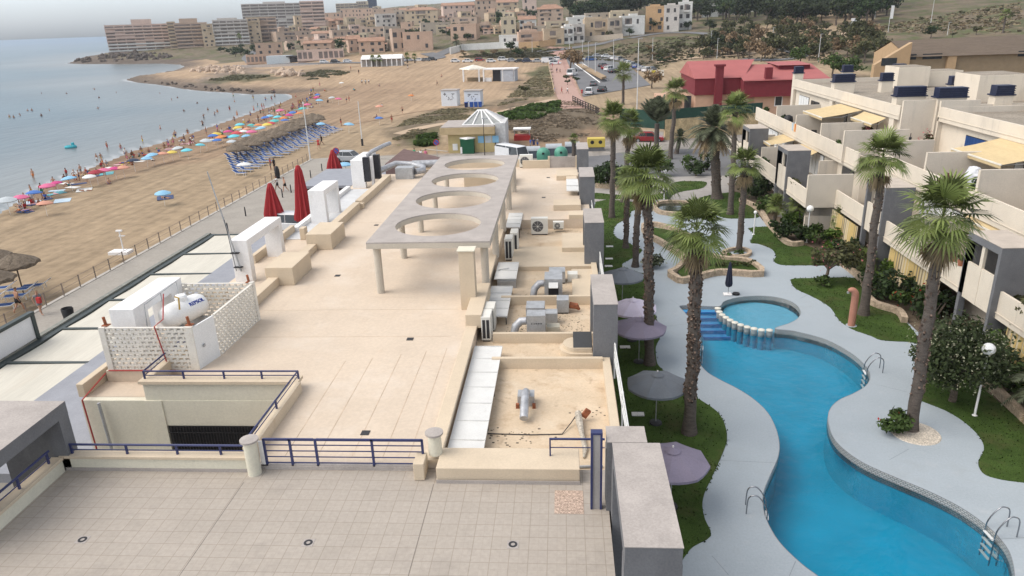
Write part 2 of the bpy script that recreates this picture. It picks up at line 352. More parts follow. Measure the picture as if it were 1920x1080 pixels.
def _tiles():
    nt,L,bs=node_in(M_tile); src=col_src(M_tile)
    g=_n(nt,'ShaderNodeNewGeometry')
    for w,mo,c2 in ((.42,(.80,.78,.755,1),(.95,.95,.945,1)),(.21,(.94,.935,.93,1),(.99,.985,.98,1))):
        b=_n(nt,'ShaderNodeTexBrick'); b.offset=0; b.squash=1; b.inputs['Scale'].default_value=1; b.inputs['Brick Width'].default_value=w; b.inputs['Row Height'].default_value=w; b.inputs['Mortar Size'].default_value=.010; b.inputs['Mortar Smooth'].default_value=.3
        b.inputs['Color1'].default_value=(1,1,1,1); b.inputs['Color2'].default_value=c2; b.inputs['Mortar'].default_value=mo
        L(g.outputs['Position'],b.inputs['Vector']); m=_n(nt,'ShaderNodeVectorMath',operation='MULTIPLY'); L(src,m.inputs[0]); L(b.outputs['Color'],m.inputs[1]); src=m.outputs[0]
    L(src,bs.inputs['Base Color'])
_tiles()
bld=thing('beachfront_building','low cream beachfront building with wide flat roof and stepped parapet blocks','building',(-6,38,0))
m=MB(); m.prism([(-8.6,16.12),(-3.35,16.12),(-3.35,40.9),(1.58,40.9),(1.58,56.9),(-2.6,57.6),(-12.95,57.6),(-12.95,20.42),(-8.6,20.42)],-.2,RZ); m.build('roof',M_roof,bld)
m=MB(); m.box(-16.05,-12.96,20.42,57.6,-.2,5.72); m.box(-15.85,-12.97,21.5,26.2,5.72,RZ-.01); m.box(-12.97,-8.6,20.42,20.43,0,.1); m.build('side_roof',M_roof,bld)
m=MB(); m.box(-3.34,1.62,16.05,40.89,-.2,5.6); m.build('lower_roof',M_low,bld)
# parapets, ledges and step blocks
pm=MB()
pm.box(-13.32,-12.86,26.4,30.0,RZ,6.55); pm.box(-13.45,-12.15,30.0,32.4,RZ,7.0); pm.box(-13.32,-12.86,32.4,35.4,RZ,6.5); pm.box(-13.4,-12.05,35.42,37.85,RZ,7.0)
pm.box(-13.3,-12.88,37.85,44.2,RZ,6.6); pm.box(-13.02,-12.7,44.2,44.55,RZ,6.5); pm.box(-13.3,-12.88,44.55,53.0,RZ,6.62)
pm.box(-16.2,-15.95,20.4,29.6,5.72,6.2); pm.box(-16.15,-15.9,34.6,40.5,5.72,6.15); pm.box(-15.0,-14.7,38.8,39.3,5.72,6.4); pm.box(-15.9,-15.1,29.0,29.6,5.72,6.3)
each(pm,'parapet',M_cream,bld,bev=.02)
lm=MB(); lm.box(-3.72,-3.30,16.1,25.05,RZ,6.26); lm.box(-3.75,-3.12,25.05,28.6,RZ,6.7); lm.box(-3.66,-3.3,28.6,40.9,RZ,6.3)
lm.box(-3.3,.35,15.5,16.45,5.6,6.42); lm.box(-3.9,-3.62,15.55,16.1,6,6.5)
lm.box(.2,.95,50.7,52.4,RZ,6.45); lm.box(-.62,1.05,42.95,44.4,RZ,6.5); lm.box(-.5,1.05,51.8,54.0,RZ,6.5); lm.box(.3,1.56,40.9,41.9,RZ,6.4)
each(lm,'ledge',M_cream,bld,bev=.02)
cm=MB()
for y,z in ((22.72,6.0),(24.86,6.0),(28.75,6.0)): cm.box(-2.55 if y<24 else -2.7,1.3,y,y+.16,5.6,z)
cm.box(-2.6,1.3,33.3,36.6,5.6,5.82); cm.box(-.1,1.5,35.6,38.3,5.6,6.05); cm.box(1.3,1.56,16.4,40.8,5.6,5.9); cm.box(.35,1.3,29.5,33,5.6,5.78)
each(cm,'cross_wall',M_cream,bld)
fm=MB(); fm.box(-13.0,-3.0,57.3,57.5,RZ,6.75); fm.box(-3.2,-1.2,56.6,56.85,RZ,6.75); fm.box(-1.2,-1.05,56.6,56.85,RZ,7.05); fm.box(.95,1.1,56.6,56.85,RZ,7.05); fm.box(1.1,1.56,56.6,56.85,RZ,6.9); each(fm,'end_parapet',M_cream,bld)
MB().box(-1.05,.95,56.66,56.78,RZ,7.0).build('end_screen',M_gtop,bld)
# sunken court wall with barred window
w=MB(); w.box(-13.68,-8.6,20.18,20.40,0,5.72); w.box(-13.68,-8.62,20.10,20.18,5.78,6.42)
w.box(-13.72,-13.15,20.05,20.18,0,5.78); w.box(-13.15,-8.7,20.08,20.18,4.85,5.78); w.build('court_wall',M_wall,bld)
MB().box(-13.75,-8.45,19.98,20.44,6.42,6.52).build('coping',M_cream,bld)
s=MB(); s.box(-8.66,-8.36,16.2,20.0,RZ,6.52); s.box(-13.75,-13.5,20.44,22.9,RZ-.4,6.5); each(s,'court_kerb',M_cream,bld,bev=.01)
wd=MB().box(-13.1,-8.75,20.06,20.075,3.2,4.84).build('window',M_black,bld)
g=MB()
for i in range(42): g.box(-13.0+i*.1,-12.985+i*.1,20.02,20.05,3.2,4.84)
for z in (3.6,4.1,4.6): g.box(-13.1,-8.75,20.02,20.05,z,z+.02)
g.build('window_bars',M_dark,wd)
MB().box(-16.0,-13.7,20.18,20.44,0,5.72).build('court_side_wall',M_wall,bld)
MB().box(-13.75,-8.4,15.95,20.1,2.8,3.2).build('court_floor',M_gtop,bld)
sm=MB()
for x in (-7.6,-6.7,-5.75,-4.9,-4.2): sm.box(x-.012,x+.012,16.4,24.5+x*.3,RZ,RZ+.003)
for y in (24.3,27.0,40.8): sm.box(-12.4,-4.2,y-.012,y+.012,RZ,RZ+.003)
sm.box(-2.9,1.4,47.6,47.62,RZ,RZ+.003); each(sm,'membrane_seam',mat('seam_line',(.47,.37,.275),rough=.9,var=.25,scale=1.5),bld)
rg_=random.Random(12); sp=MB()
for cx,cy,r_,k in ((-1.9,18.4,.45,26),(-1.7,17.6,.5,24),(-.9,18.0,.7,10),(.9,19.6,.4,14)):
    for _ in range(k): x,y=cx+rg_.gauss(0,r_),cy+rg_.gauss(0,r_*.5); s_=rg_.uniform(.01,.04); sp.box(min(max(x,-2.2),1.2)-s_,min(max(x,-2.2),1.2)+s_,y-s_*.7,y+s_*.7,5.6,5.606)
for cx,cy,sx,sy,k in ((-1.75,25.9,.25,.35,120),(-.1,25.65,.35,.12,170),(.35,26.3,.5,.5,110),(-1.55,29.5,.3,.4,90),(.1,29.4,.2,.4,60),(-.5,27.5,.5,.15,60),(-1.6,39.95,.6,.12,70),(.2,40.2,.5,.15,60)):
    for _ in range(k):
        x,y=min(max(cx+rg_.gauss(0,sx),-2.4),1.25),cy+rg_.gauss(0,sy); s_=rg_.uniform(.008,.045); a=rg_.random()*3; c,q_=math.cos(a)*s_,math.sin(a)*s_
        sp.add([(x-c,y-q_,5.606),(x+q_*.6,y-c*.6,5.606),(x+c,y+q_,5.606),(x-q_*.6,y+c*.6,5.606)],[(0,1,2,3)])
sp.cut=[]; sp.build('roof_debris',mat('debris_dark',(.09,.075,.06),var=.3),bld)
d=MB()
for x,y in ((-5.69,17.58),(-5.69,24.06),(-10.56,31.28),(-1.11,52.88),(-10.9,40.2),(-1.3,46.5)): d.box(x-.12,x+.12,y-.12,y+.12,RZ,RZ+.015)
each(d,'roof_drain',M_dark,bld)
# ---- tiled terrace in front
ter=thing('tiled_terrace','tiled roof terrace with low pale walls in the foreground','terrace',(-6,12,6))
MB().box(-13.75,1.02,3.0,16.1,5.5,6.0).build('tile_floor',M_tile,ter)
w=MB(); w.box(-13.55,-8.42,15.86,16.1,6,6.38); w.build('front_wall',M_wall,ter); MB().box(-13.6,-8.42,15.82,16.14,6.38,6.45).build('wall_coping',M_cream,ter)
w=MB(); w.box(-13.78,-13.5,3,15.8,5.0,6.36); w.build('side_wall',M_wall,ter); MB().box(-13.83,-13.46,3,15.8,6.36,6.44).build('side_coping',M_cream,ter)
s=MB(); s.box(-13.5,-8.42,15.84,15.858,6,6.09); s.box(-8.0,-3.62,15.98,16.0,6,6.10); s.box(-3.3,.35,15.44,15.46,6,6.1); s.box(-8.3,-3.66,16.0,16.115,6,6.14); each(s,'skirting',M_gtop,ter)
s=MB()
for x in (-8.36,-3.37): s.box(x-.007,x+.007,3,15.4,6.0,6.003)
s.box(-13.4,1.0,8.6,8.62,6.0,6.004); each(s,'expansion_joint',mat('joint_dark',(.19,.17,.15)),ter)
for x,y in ((-11.26,13.1),(-5.88,13.13),(-1.2,13.19)):
    q=thing('floor_drain','square metal floor drain set in the terrace tiles, '+('below the left wall' if x<-10 else 'in the middle of the floor' if x<-5 else 'right of the second long joint'),'drain',(x,y,6),'floor drains in the terrace')
    MB().box(x-.13,x+.13,y-.13,y+.13,6.0,6.006).build('drain_plate',M_gtop,q); MB().lathe([(.10,6.006),(.10,6.014),(.05,6.014)],(x,y,0),16,cap=False).build('drain_ring',M_dark,q)
q=thing('gravel_patch','square patch of pinkish pebbles let into the terrace tiles','pebble bed',(.05,14.75,6)); 
MB().box(-.28,.42,14.3,15.2,6.0,6.008).build('pebbles',mat('pebbles',(.45,.34,.27),var=.35,scale=18,fine=.5,fscale=55,bump=.6,bscale=60),q)
for x,y,l in ((-8.22,15.8,'stout round pale post with grey cap beside the blue gate'),(-3.42,16.2,'round pale post with grey cap standing on the yellow low wall')):
    z0=6 if x<-5 else 6.4; z1=7.0 if x<-5 else 7.0
    q=thing('round_post',l,'post',(x,y,z0)); MB().lathe([(.18,z0),(.175,z1)],(x,y,0),20).build('shaft',M_wall,q,smooth=1); MB().lathe([(.24,z1),(.24,z1+.05),(.0,z1+.08)],(x,y,0),20).build('cap',M_gtop,q,smooth=30)
def rail(name,label,pts,posts,h,low=.12,mid=(),cat='railing'):
    "pts: polyline at base height; two or more horizontal tubes plus posts"
    q=thing(name,label,cat,pts[0]); t=MB(); t.tube([(p[0],p[1],p[2]+h) for p in pts],.032,8)
    for k in (low,)+tuple(mid): t.tube([(p[0],p[1],p[2]+k) for p in pts],.017,6)
    t.build('rail',M_blue,q)
    for p in posts: MB().box(p[0]-.025,p[0]+.025,p[1]-.025,p[1]+.025,p[2],p[2]+h).build('post',M_blue,q)
    return q
rail('blue_railing','blue tube railing on the pale terrace wall left of the gate',[(-13.4,15.98,6.45),(-8.45,15.98,6.45)],[(x,15.98,6.45) for x in (-13.3,-11.75,-10.35,-9.15)],.28)
rail('blue_railing','blue tube railing along the left side wall of the terrace',[(-13.64,15.6,6.44),(-13.64,5,6.44)],[(-13.64,y,6.44) for y in (15.5,14.4,13.2,11.8)],.32)
rail('blue_railing','blue tube railing running round the sunken court on the roof',[(-13.62,22.9,6.5),(-13.62,20.2,6.52),(-8.5,20.2,6.52),(-8.5,16.3,6.52)],[(-13.62,22.3,6.5),(-13.62,20.2,6.52),(-12.3,20.2,6.52),(-10.95,20.2,6.52),(-9.7,20.2,6.52),(-8.5,20.2,6.52),(-8.5,18.3,6.52)],.27)
gq=thing('blue_gate','blue barred gate and fence panel between the round post and the cream block','gate',(-6.1,16.05,6))
for x in (-7.95,-7.25,-6.56,-5.05,-3.72): MB().box(x-.03,x+.03,16.0,16.05,6.02,6.92).build('post',M_blue,gq)
for a,b in ((-7.95,-6.6),(-6.53,-3.72)):
    t=MB(); t.box(a,b,16.0,16.05,6.87,6.93)
    for z in (6.18,6.36,6.54,6.72): t.box(a,b,16.015,16.035,z,z+.025)
    t.build('bars',M_blue,gq)
MB().box(-8.1,-7.98,16.0,16.04,6.1,6.85).build('side_panel',M_white,gq)
q=thing('blue_framed_panel','narrow upright grey panel in a blue frame beside the grey pillar','panel',(.71,14.5,6))
MB().box(.63,.80,14.50,14.62,6,8.05).build('panel',mat('panel_grey',(.36,.34,.33),var=.05),q)
f=MB(); f.box(.58,.63,14.47,14.65,6,8.1); f.box(.80,.85,14.47,14.65,6,8.1); f.box(.63,.80,14.47,14.65,8.05,8.1); f.build('frame',M_blue,q)
q=thing('grab_rail','small dark blue handrail on the yellow wall near the framed panel','handrail',(-.2,16.1,6.4)); t=MB(); t.box(-.42,1.0,16.08,16.13,6.9,6.94); t.box(-.42,-.38,16.08,16.13,6.42,6.9); t.box(-.4,1.0,16.09,16.11,6.66,6.68); t.build('rail',M_blue,q)
# ---- round-holed roof canopy on columns
can=thing('roof_canopy','flat grey roof canopy pierced by four big round holes on pale columns','canopy',(-5.6,38.5,RZ))
OUT=[(-8.25,28.5),(-3.05,28.5),(-3.02,48.9),(-8.32,48.9)]; HC=[(-5.65,31.35),(-5.65,36.2),(-5.65,41.0),(-5.65,45.9)]; HR=(1.93,1.98)
def ring(c,r=HR,n=48): return [(c[0]+r[0]*math.cos(2*math.pi*k/n),c[1]+r[1]*math.sin(2*math.pi*k/n)) for k in range(n)]
m=fill([OUT]+[ring(c) for c in HC],8.56); b=fill([OUT]+[ring(c) for c in HC],8.28); 
m.add(b.v,[f[::-1] for f in b.f])
for lp in [OUT]+[ring(c) for c in HC]: m.add([(x,y,z) for z in (8.28,8.50) for x,y in lp],[(i,(i+1)%len(lp),len(lp)+(i+1)%len(lp),len(lp)+i) for i in range(len(lp))])
m2=MB(); 
cs=mat('canopy_concrete',(.50,.455,.385),rough=.9,var=.06,fine=.06)
top=fill([OUT]+[ring(c) for c in HC],8.56)
for lp in [OUT]+[ring(c) for c in HC]: top.add([(x,y,z) for z in (8.50,8.56) for x,y in lp],[(i,(i+1)%len(lp),len(lp)+(i+1)%len(lp),len(lp)+i) for i in range(len(lp))])
mm=MB(); mm.add(b.v,[f[::-1] for f in b.f])
for lp in [OUT]+[ring(c) for c in HC]: mm.add([(x,y,z) for z in (8.28,8.50) for x,y in lp],[(i,(i+1)%len(lp),len(lp)+(i+1)%len(lp),len(lp)+i) for i in range(len(lp))])
top.build('canopy_top',M_gtop,can,recalc=False); mm.build('slab',cs,can,recalc=False)
for y in (29.0,33.9,38.6,43.5,48.4):
    for x in (-7.95,-3.35): MB().cyl(x,y,RZ,8.28,.165,20).build('column',cs,can,smooth=1)
q=thing('square_pillar','square cream chimney pillar by the near right corner of the roof canopy','pillar',(-3.85,28.0,RZ)); MB().box(-4.15,-3.55,26.9,27.45,RZ,8.62).build('shaft',M_cream,q); MB().box(-4.2,-3.5,26.85,27.5,8.62,8.66).build('cap',M_wall,q)
q=thing('roof_light_box','low cream box with dark opening under the far end of the canopy','roof box',(-5,50,RZ)); MB().box(-7.0,-3.6,50.2,52.6,RZ,6.9).build('box',M_cream,q); MB().box(-5.6,-4.6,51,51.8,6.9,6.95).build('opening',M_dark,q)
# ---- grey portal frames along the pool side
def portal(y0,y1,x0,x1,z0,label,zt=7.9,leg=.42):
    q=thing('grey_portal',label,'portal frame',((x0+x1)/2,y0,z0),'grey portal frames along the pool side')
    MB().box(x0,x1,y0+.012,y0+leg,z0,zt-.42).build('leg',M_gwall,q); MB().box(x0,x1,y1-leg,y1-.012,z0,zt-.42).build('leg',M_gwall,q)
    MB().box(x0+.012,x1-.012,y0+.012,y1-.012,zt-.42,zt-.02).build('beam',M_gwall,q); MB().box(x0,x1,y0,y1,zt-.02,zt).build('cap',M_gtop,q)  # top sheet in a paler grey than legs and beam
portal(10.9,14.4,1.06,2.14,-.1,'wide grey stone portal frame nearest the camera, at the right edge of the tiled terrace')
portal(14.42,15.12,.95,1.86,-.1,'narrow grey stone pillar just behind the nearest portal frame',leg=.3)
portal(23.0,26.1,.99,1.82,5.4,'grey portal frame beside the cream curved skylight')
portal(33.6,36.4,.99,1.92,5.4,'grey portal frame right of the lower roof with two wall-mounted condensers')
portal(44.4,47.5,1.0,1.93,5.4,'grey portal frame next to the pair of white duct lids')
portal(54.6,57.8,1.02,1.9,5.4,'farthest grey portal frame at the end of the roof')
# pillars continue down on the garden side
q=thing('corner_canopy','grey stone canopy with a round hole at the left corner of the terrace','canopy',(-15,15,5.5))
o=[(-20,12.5),(-13.33,12.5),(-13.33,16.25),(-20,16.25)]; hc=ring((-15.35,14.6),(.95,1.0),32); t=fill([o,hc],7.9); t.build('top',M_gtop,q)
t=MB()
for lp in (o,hc): t.add([(x,y,z) for z in (7.52,7.9) for x,y in lp],[(i,(i+1)%len(lp),len(lp)+(i+1)%len(lp),len(lp)+i) for i in range(len(lp))])
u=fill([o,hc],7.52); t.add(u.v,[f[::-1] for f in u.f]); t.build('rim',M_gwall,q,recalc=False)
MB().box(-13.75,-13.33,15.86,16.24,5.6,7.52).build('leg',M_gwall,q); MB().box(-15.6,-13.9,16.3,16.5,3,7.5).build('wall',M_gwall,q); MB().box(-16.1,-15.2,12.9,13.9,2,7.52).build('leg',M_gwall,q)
q=thing('planter_box','white planter with a clipped green hedge under the grey corner canopy','planter',(-17,17.5,4.5)); MB().box(-20.5,-17.2,17.4,18.1,5.3,5.75).build('box',M_white,q)
HEDGE_SPOTS=[((-18.8,17.75,6.15),(1.8,.45,.55))]
q=thing('lower_balcony','cream balcony wall below the left edge of the terrace','balcony',(-16,13,4)); t=MB(); t.box(-16.6,-13.9,11.5,13.6,4.4,5.0); t.box(-14.6,-14.2,13.6,16.2,4.4,5.4); t.build('wall',M_cream,q)
# ---- white plaster arches on the left side of the roof
def arch(y0,y1,x0,x1,z0,label,zt=7.8,th=.42):
    q=thing('white_arch',label,'arch',((x0+x1)/2,y0,z0),'white plaster arches along the beach side of the roof')
    MB().xprism([(y0,z0),(y0,zt),(y1,zt),(y1,z0),(y1-th,z0),(y1-th,zt-.35),(y0+th,zt-.35),(y0+th,z0)],x0,x1).build('frame',M_white,q,bev=.015); return q
a1=arch(22.6,26.0,-16.0,-15.1,5.7,'white plaster arch beside the water tank inside the block screen',7.98,.85)
arch(31.7,36.1,-15.7,-14.85,5.7,'white plaster arch with a mast fixed to its near leg')
arch(42.3,45.3,-15.5,-14.5,5.7,'white plaster arch right behind the tall closed red parasol')
arch(52.4,56.2,-15.7,-14.7,5.7,'white plaster arch with two dark flues against it')
q=thing('mast','thin grey antenna mast clamped to a white arch','mast',(-15.5,31.5,6)); MB().tube([(-15.3,31.6,6.3),(-16.1,31.6,CAMH-5.9)],[.04,.025],6).build('pole',M_metal,q)
t=MB(); t.tube([(-15.44,31.4,6.4),(-15.6,31.4,8.9)],.015,5); t.build('cable',M_dark,q); t=MB(); t.box(-15.6,-15.2,31.5,31.66,6.5,6.55); t.box(-15.65,-15.25,31.5,31.66,7.2,7.25); each(t,'bracket',M_dark,q)
# ---- block screen enclosure and tank
M_block=mat('white_screen_block',(.66,.63,.57),rough=.9,var=.08,scale=2,fine=.06,stain=[((.48,.34,.20),.35,3,.6),((.42,.39,.34),.4,5,.58)])
en=thing('block_screen_enclosure','white pierced-block screen enclosure with a white door on the roof','enclosure',(-14,23.5,RZ))
def screen(p0,p1,z0,z1,nx,nz,name='screen'):
    a=Vector((*p0,0));b=Vector((*p1,0)); t=(b-a); ln=t.length; t/=ln; nrm=Vector((-t.y,t.x,0)); m=MB(); th=.09
    def slab(u0,u1,v0,v1):
        V=[]
        for s in (-th/2,th/2):
            for u,v in ((u0,v0),(u1,v0),(u1,v1),(u0,v1)): p=a+t*u+nrm*s; V.append((p.x,p.y,z0+v))
        m.add(V,[(0,1,2,3),(7,6,5,4),(0,4,5,1),(1,5,6,2),(2,6,7,3),(3,7,4,0)])
    h=z1-z0; cw=ln/nx; ch=h/nz; bw=.035; bh=.06
    for k in range(nz+1): slab(0,ln,max(0,k*ch-bh/2),min(h,k*ch+bh/2))
    for k in range(nz):
        o=.5*(k%2)
        for i in range(nx+1):
            u=(i+o)*cw
            if u<=ln: slab(max(0,u-bw),min(ln,u+bw),k*ch+bh/2,(k+1)*ch-bh/2)
        for i in range(nx):   # webs inside each block
            u=(i+.5+o)*cw
            if u<ln-.05: slab(u-.05,u+.05,k*ch+bh/2,k*ch+bh/2+.012)
    return m.build(name,M_block,en)
screen((-15.6,21.62),(-12.75,21.62),RZ,7.72,12,10); screen((-12.3,22.75),(-12.22,25.9),RZ,7.72,13,10); screen((-15.6,26.0),(-12.3,26.0),RZ,7.72,13,10)
t=MB(); t.box(-15.78,-15.58,21.55,21.7,RZ,7.74); t.box(-12.78,-12.5,21.55,21.7,RZ,7.74); t.box(-12.32,-12.15,25.85,26.05,RZ,7.78); t.box(-15.8,-15.6,25.9,26.1,RZ,7.7); each(t,'corner_post',M_block,en)
MB().add([(-12.5,21.6,RZ),(-12.28,22.7,RZ),(-12.28,22.7,7.7),(-12.5,21.6,7.7),(-12.56,21.62,RZ),(-12.34,22.72,RZ),(-12.34,22.72,7.7),(-12.56,21.62,7.7)],[(0,1,2,3),(7,6,5,4),(3,2,6,7),(0,3,7,4),(1,5,6,2)]).build('door',mat('white_door',(.72,.73,.73),rough=.5,var=.05),en)
t=MB(); t.obox((-12.39,21.95,6.9),(.02,.05,.05)); t.build('door_handle',M_metal,en)
for i,(x,y) in enumerate(((-15.6,21.75),(-12.65,21.75),(-12.35,26.0))):
    q=thing('rusty_stub','rusty steel stub on the screen wall, '+('over its left end' if i==0 else 'near its door' if i==1 else 'over its far corner'),'steel stub',(x,y,7.72)); MB().tube([(x,y,7.7),(x-.04,y,8.05)],.05,8).build('stub',M_rust,q); MB().box(x-.12,x+.12,y-.1,y+.1,7.745,7.77).build('plate',M_rust,q)
M_tank=mat('tank_white',(.78,.78,.77),rough=.4,var=.04,stain=[((.6,.52,.44),.3,3,.6)])
tk=thing('water_tank','white horizontal cylindrical tank with blue lettering behind the block screen','tank',(-14.2,24,RZ))
a=Vector((-14.65,23.5,7.2)); dv=Vector((.6,1.6,0)); dv.normalize(); Lk=1.95; P=[];rr=[]
for u,r in ((-.0,.02),(.03,.2),(.12,.36),(.28,.44),(.5,.46),(Lk-.5,.46),(Lk-.28,.44),(Lk-.12,.36),(Lk-.03,.2),(Lk,.02)): P.append(a+dv*u); rr.append(r)
MB().tube(P,rr,28).build('vessel',M_tank,tk,smooth=60)
mid=a+dv*.95; MB().lathe([(.22,mid.z+.38),(.22,mid.z+.58),(.18,mid.z+.64),(0,mid.z+.66)],(mid.x,mid.y,0),18).build('dome',M_tank,tk,smooth=30)
for u in (.5,1.5): p=a+dv*u; MB().obox((p.x,p.y,6.45),(.5,.08,.36),rz=math.atan2(-dv.x,dv.y)).build('saddle',M_metal,tk)
t=MB(); p=a+dv*.3; t.tube([(p.x+.45,p.y,7.5),(p.x+.5,p.y,7.95),(p.x+.35,p.y,8.0)],.03,6); t.build('vent_pipe',mat('yellow_pipe',(.45,.30,.08)),tk)
def text(s,size,parent,name,m,mw,extr=.004):
    c=bpy.data.curves.new(name,'FONT'); c.body=s; c.size=size; c.extrude=extr; c.align_x='CENTER'; c.align_y='CENTER'; o=bpy.data.objects.new(name+'_c',c); COL.objects.link(o)
    bpy.context.view_layer.update(); me=bpy.data.meshes.new_from_object(o.evaluated_get(bpy.context.evaluated_depsgraph_get())); bpy.data.objects.remove(o)
    me.materials.clear(); me.materials.append(m); off=OFF[parent.name] if parent else Vector(); me.transform(Matrix.Translation(-off)@mw)
    o=bpy.data.objects.new(name,me); reg(o,parent,(0,0,0)); return o
# lettering lies on the upper right flank of the vessel
side=dv.cross(Vector((0,0,1))).normalized(); nr=(side*.80+Vector((0,0,.60))).normalized(); upv=nr.cross(dv).normalized()
p=a+dv*1.3+nr*.462; mw=Matrix(((dv.x,upv.x,nr.x,p.x),(dv.y,upv.y,nr.y,p.y),(dv.z,upv.z,nr.z,p.z),(0,0,0,1)))
text('REPSOL',.2,tk,'lettering',mat('blue_letter',(.03,.06,.30)),mw,.02)
q=thing('red_pipework','red painted pipe climbing the screen and running beside the roof parapet','pipe',(-14,21,6))
t=MB(); t.tube([(-13.55,21.5,6.2),(-13.75,21.5,7.8),(-13.7,22.0,7.85),(-14.6,23.8,8.1)],.022,6); t.tube([(-15.7,21.45,6.18),(-13.3,21.45,6.18)],.025,6); t.tube([(-15.72,19.98,3.3),(-15.78,19.98,5.85),(-15.8,21.4,6.1)],.026,6); t.build('pipe',M_red,q)
q=thing('grey_downpipe','grey downpipe on the pale court wall below the roof corner','downpipe',(-13.4,20,3)); MB().tube([(-15.2,19.99,3.3),(-15.3,20.05,5.7)],.05,8).build('pipe',M_metal,q)
q=thing('grey_handrail','small grey handrail between the white arch and the tank','handrail',(-14.9,23.5,7.6)); t=MB(); t.tube([(-14.9,22.9,7.2),(-14.9,23,8.0),(-14.5,24.6,8.3),(-14.5,24.6,7.4)],.02,6); t.tube([(-14.7,23.8,7.3),(-14.7,23.8,8.15)],.02,6); t.build('rail',M_metal,q)
# ---- awning pavilion on the promenade side
aw=thing('awning_pavilion','long terrace awning of cream fabric panels in a dark frame beside the promenade','awning',(-22,36,0))
ZA=3.6; YB=[23.3,27.29,31.06,34.96,39.16,43.14,47.62]
t=MB(); t.box(-25.15,-24.55,19,47.9,ZA-.25,ZA+.02); 
for y in YB: t.box(-24.55,-20.8,y-.09,y+.09,ZA-.12,ZA+.06)
t.build('beam_frame',M_frame,aw,bev=.02); MB().box(-25.2,-24.92,19,47.9,ZA+.02,ZA+.1).build('front_rail',M_frametop,aw)
for i in range(6):
    y0,y1=YB[i]+.1,YB[i+1]-.1; m=MB(); V=[];n=5
    for j in range(n+1):
        for x in (-24.5,-20.85): V.append((x,y0+(y1-y0)*j/n,ZA-.02-.06*math.sin(math.pi*j/n)+(.05 if x>-22 else 0)))
    m.add(V,[(2*j,2*j+1,2*j+3,2*j+2) for j in range(n)]); m.build('fabric_panel',M_fabric,aw,smooth=1)
MB().box(-20.85,-16.2,19,47.9,ZA-.3,ZA+.05).build('gutter_roof',M_gutter,aw)
for y in YB: MB().box(-25.0,-24.8,y-.08,y+.08,0,ZA-.25).build('post',M_frame,aw)
t=MB(); t.box(-24.98,-24.88,19,47.6,1.1,1.18); t.box(-24.98,-24.88,19,47.6,.0,.1); t.build('lower_rail',M_frame,aw)
q=thing('framed_screen','white wind screen in a dark frame standing on the awning edge','screen',(-25,28.5,ZA)); MB().box(-25.0,-24.95,26.9,29.75,ZA+.12,4.85).build('panel',mat('white_screen',(.66,.68,.71),rough=.4,var=.03),q)
t=MB(); t.box(-25.1,-24.88,29.75,29.95,ZA+.02,4.9); t.box(-25.1,-24.88,26.72,26.9,ZA+.02,4.9); t.box(-25.12,-24.86,26.72,29.95,4.85,5.0); t.build('frame',M_frame,q)
# ---- roof plant
def ac(x,y,z,w,d,h,label,face='-Y',grp='condenser units on the lower roofs'):
    q=thing('condenser_unit',label,'air conditioner',(x,y,z),grp); 
    MB().box(x,x+w,y,y+d,z+.06,z+h).build('casing',M_ac,q,bev=.015); MB().box(x+.05,x+w-.05,y+.03,y+d-.03,z,z+.06).build('feet',M_dark,q)
    if face=='-Y':
        r=min(h*.36,w*.33); c=(x+w*.40,y-.012,z+h*.52); t=MB(); n=24; V=[(c[0]+r*math.cos(6.2832*k/n),c[1],c[2]+r*math.sin(6.2832*k/n)) for k in range(n)]
        t.add(V+[(a,b+.012,cc) for a,b,cc in V],[tuple(range(n))]+[(k,(k+1)%n,n+(k+1)%n,n+k) for k in range(n)]); g=t.build('fan_grille',mat('fan_grey',(.10,.10,.105),rough=.6,var=.2,scale=30),q)
        t=MB(); n=10; V=[(c[0]+r*.16*math.cos(6.2832*k/n),c[1]-.006,c[2]+r*.16*math.sin(6.2832*k/n)) for k in range(n)]; t.add(V,[tuple(range(n))]); 
        for k in range(8): 
            a=6.2832*k/8; t.obox((c[0]+r*.58*math.cos(a),c[1]-.006,c[2]+r*.58*math.sin(a)),(r*.40,.002,.006),ry=-a)
        t.build('hub',M_ac,g)
    else:
        t=MB(); 
        for k in range(2): t.box(x+w*(.14+k*.42),x+w*(.44+k*.42),y-.008,y,z+.15,z+h-.12)
        t.build('coil_grille',M_dark,q)
    return q
ac(-1.85,39.55,5.6,.95,.4,.98,'large white condenser with one big fan against the cross wall of the lower roof')
ac(-.62,40.1,5.75,.62,.32,.45,'small white condenser on brackets beside the big one')
ac(-3.15,25.0,5.6,.36,.85,1.02,'nearer narrow grey condenser seen end-on below the long white duct cover','side')
ac(-3.12,25.95,5.6,.40,.75,1.0,'second narrow condenser just behind the nearest end-on one','side')
ac(-3.0,34.9,5.6,.40,.9,1.15,'dark-fronted tall condenser under the far duct lid','side')
ac(-2.8,36.2,5.6,.40,.9,1.1,'tall pale condenser behind the dark-fronted one','side')
ac(-3.45,56.9,RZ,1.05,.45,1.0,'white condenser with a round fan at the far right end of the roof')
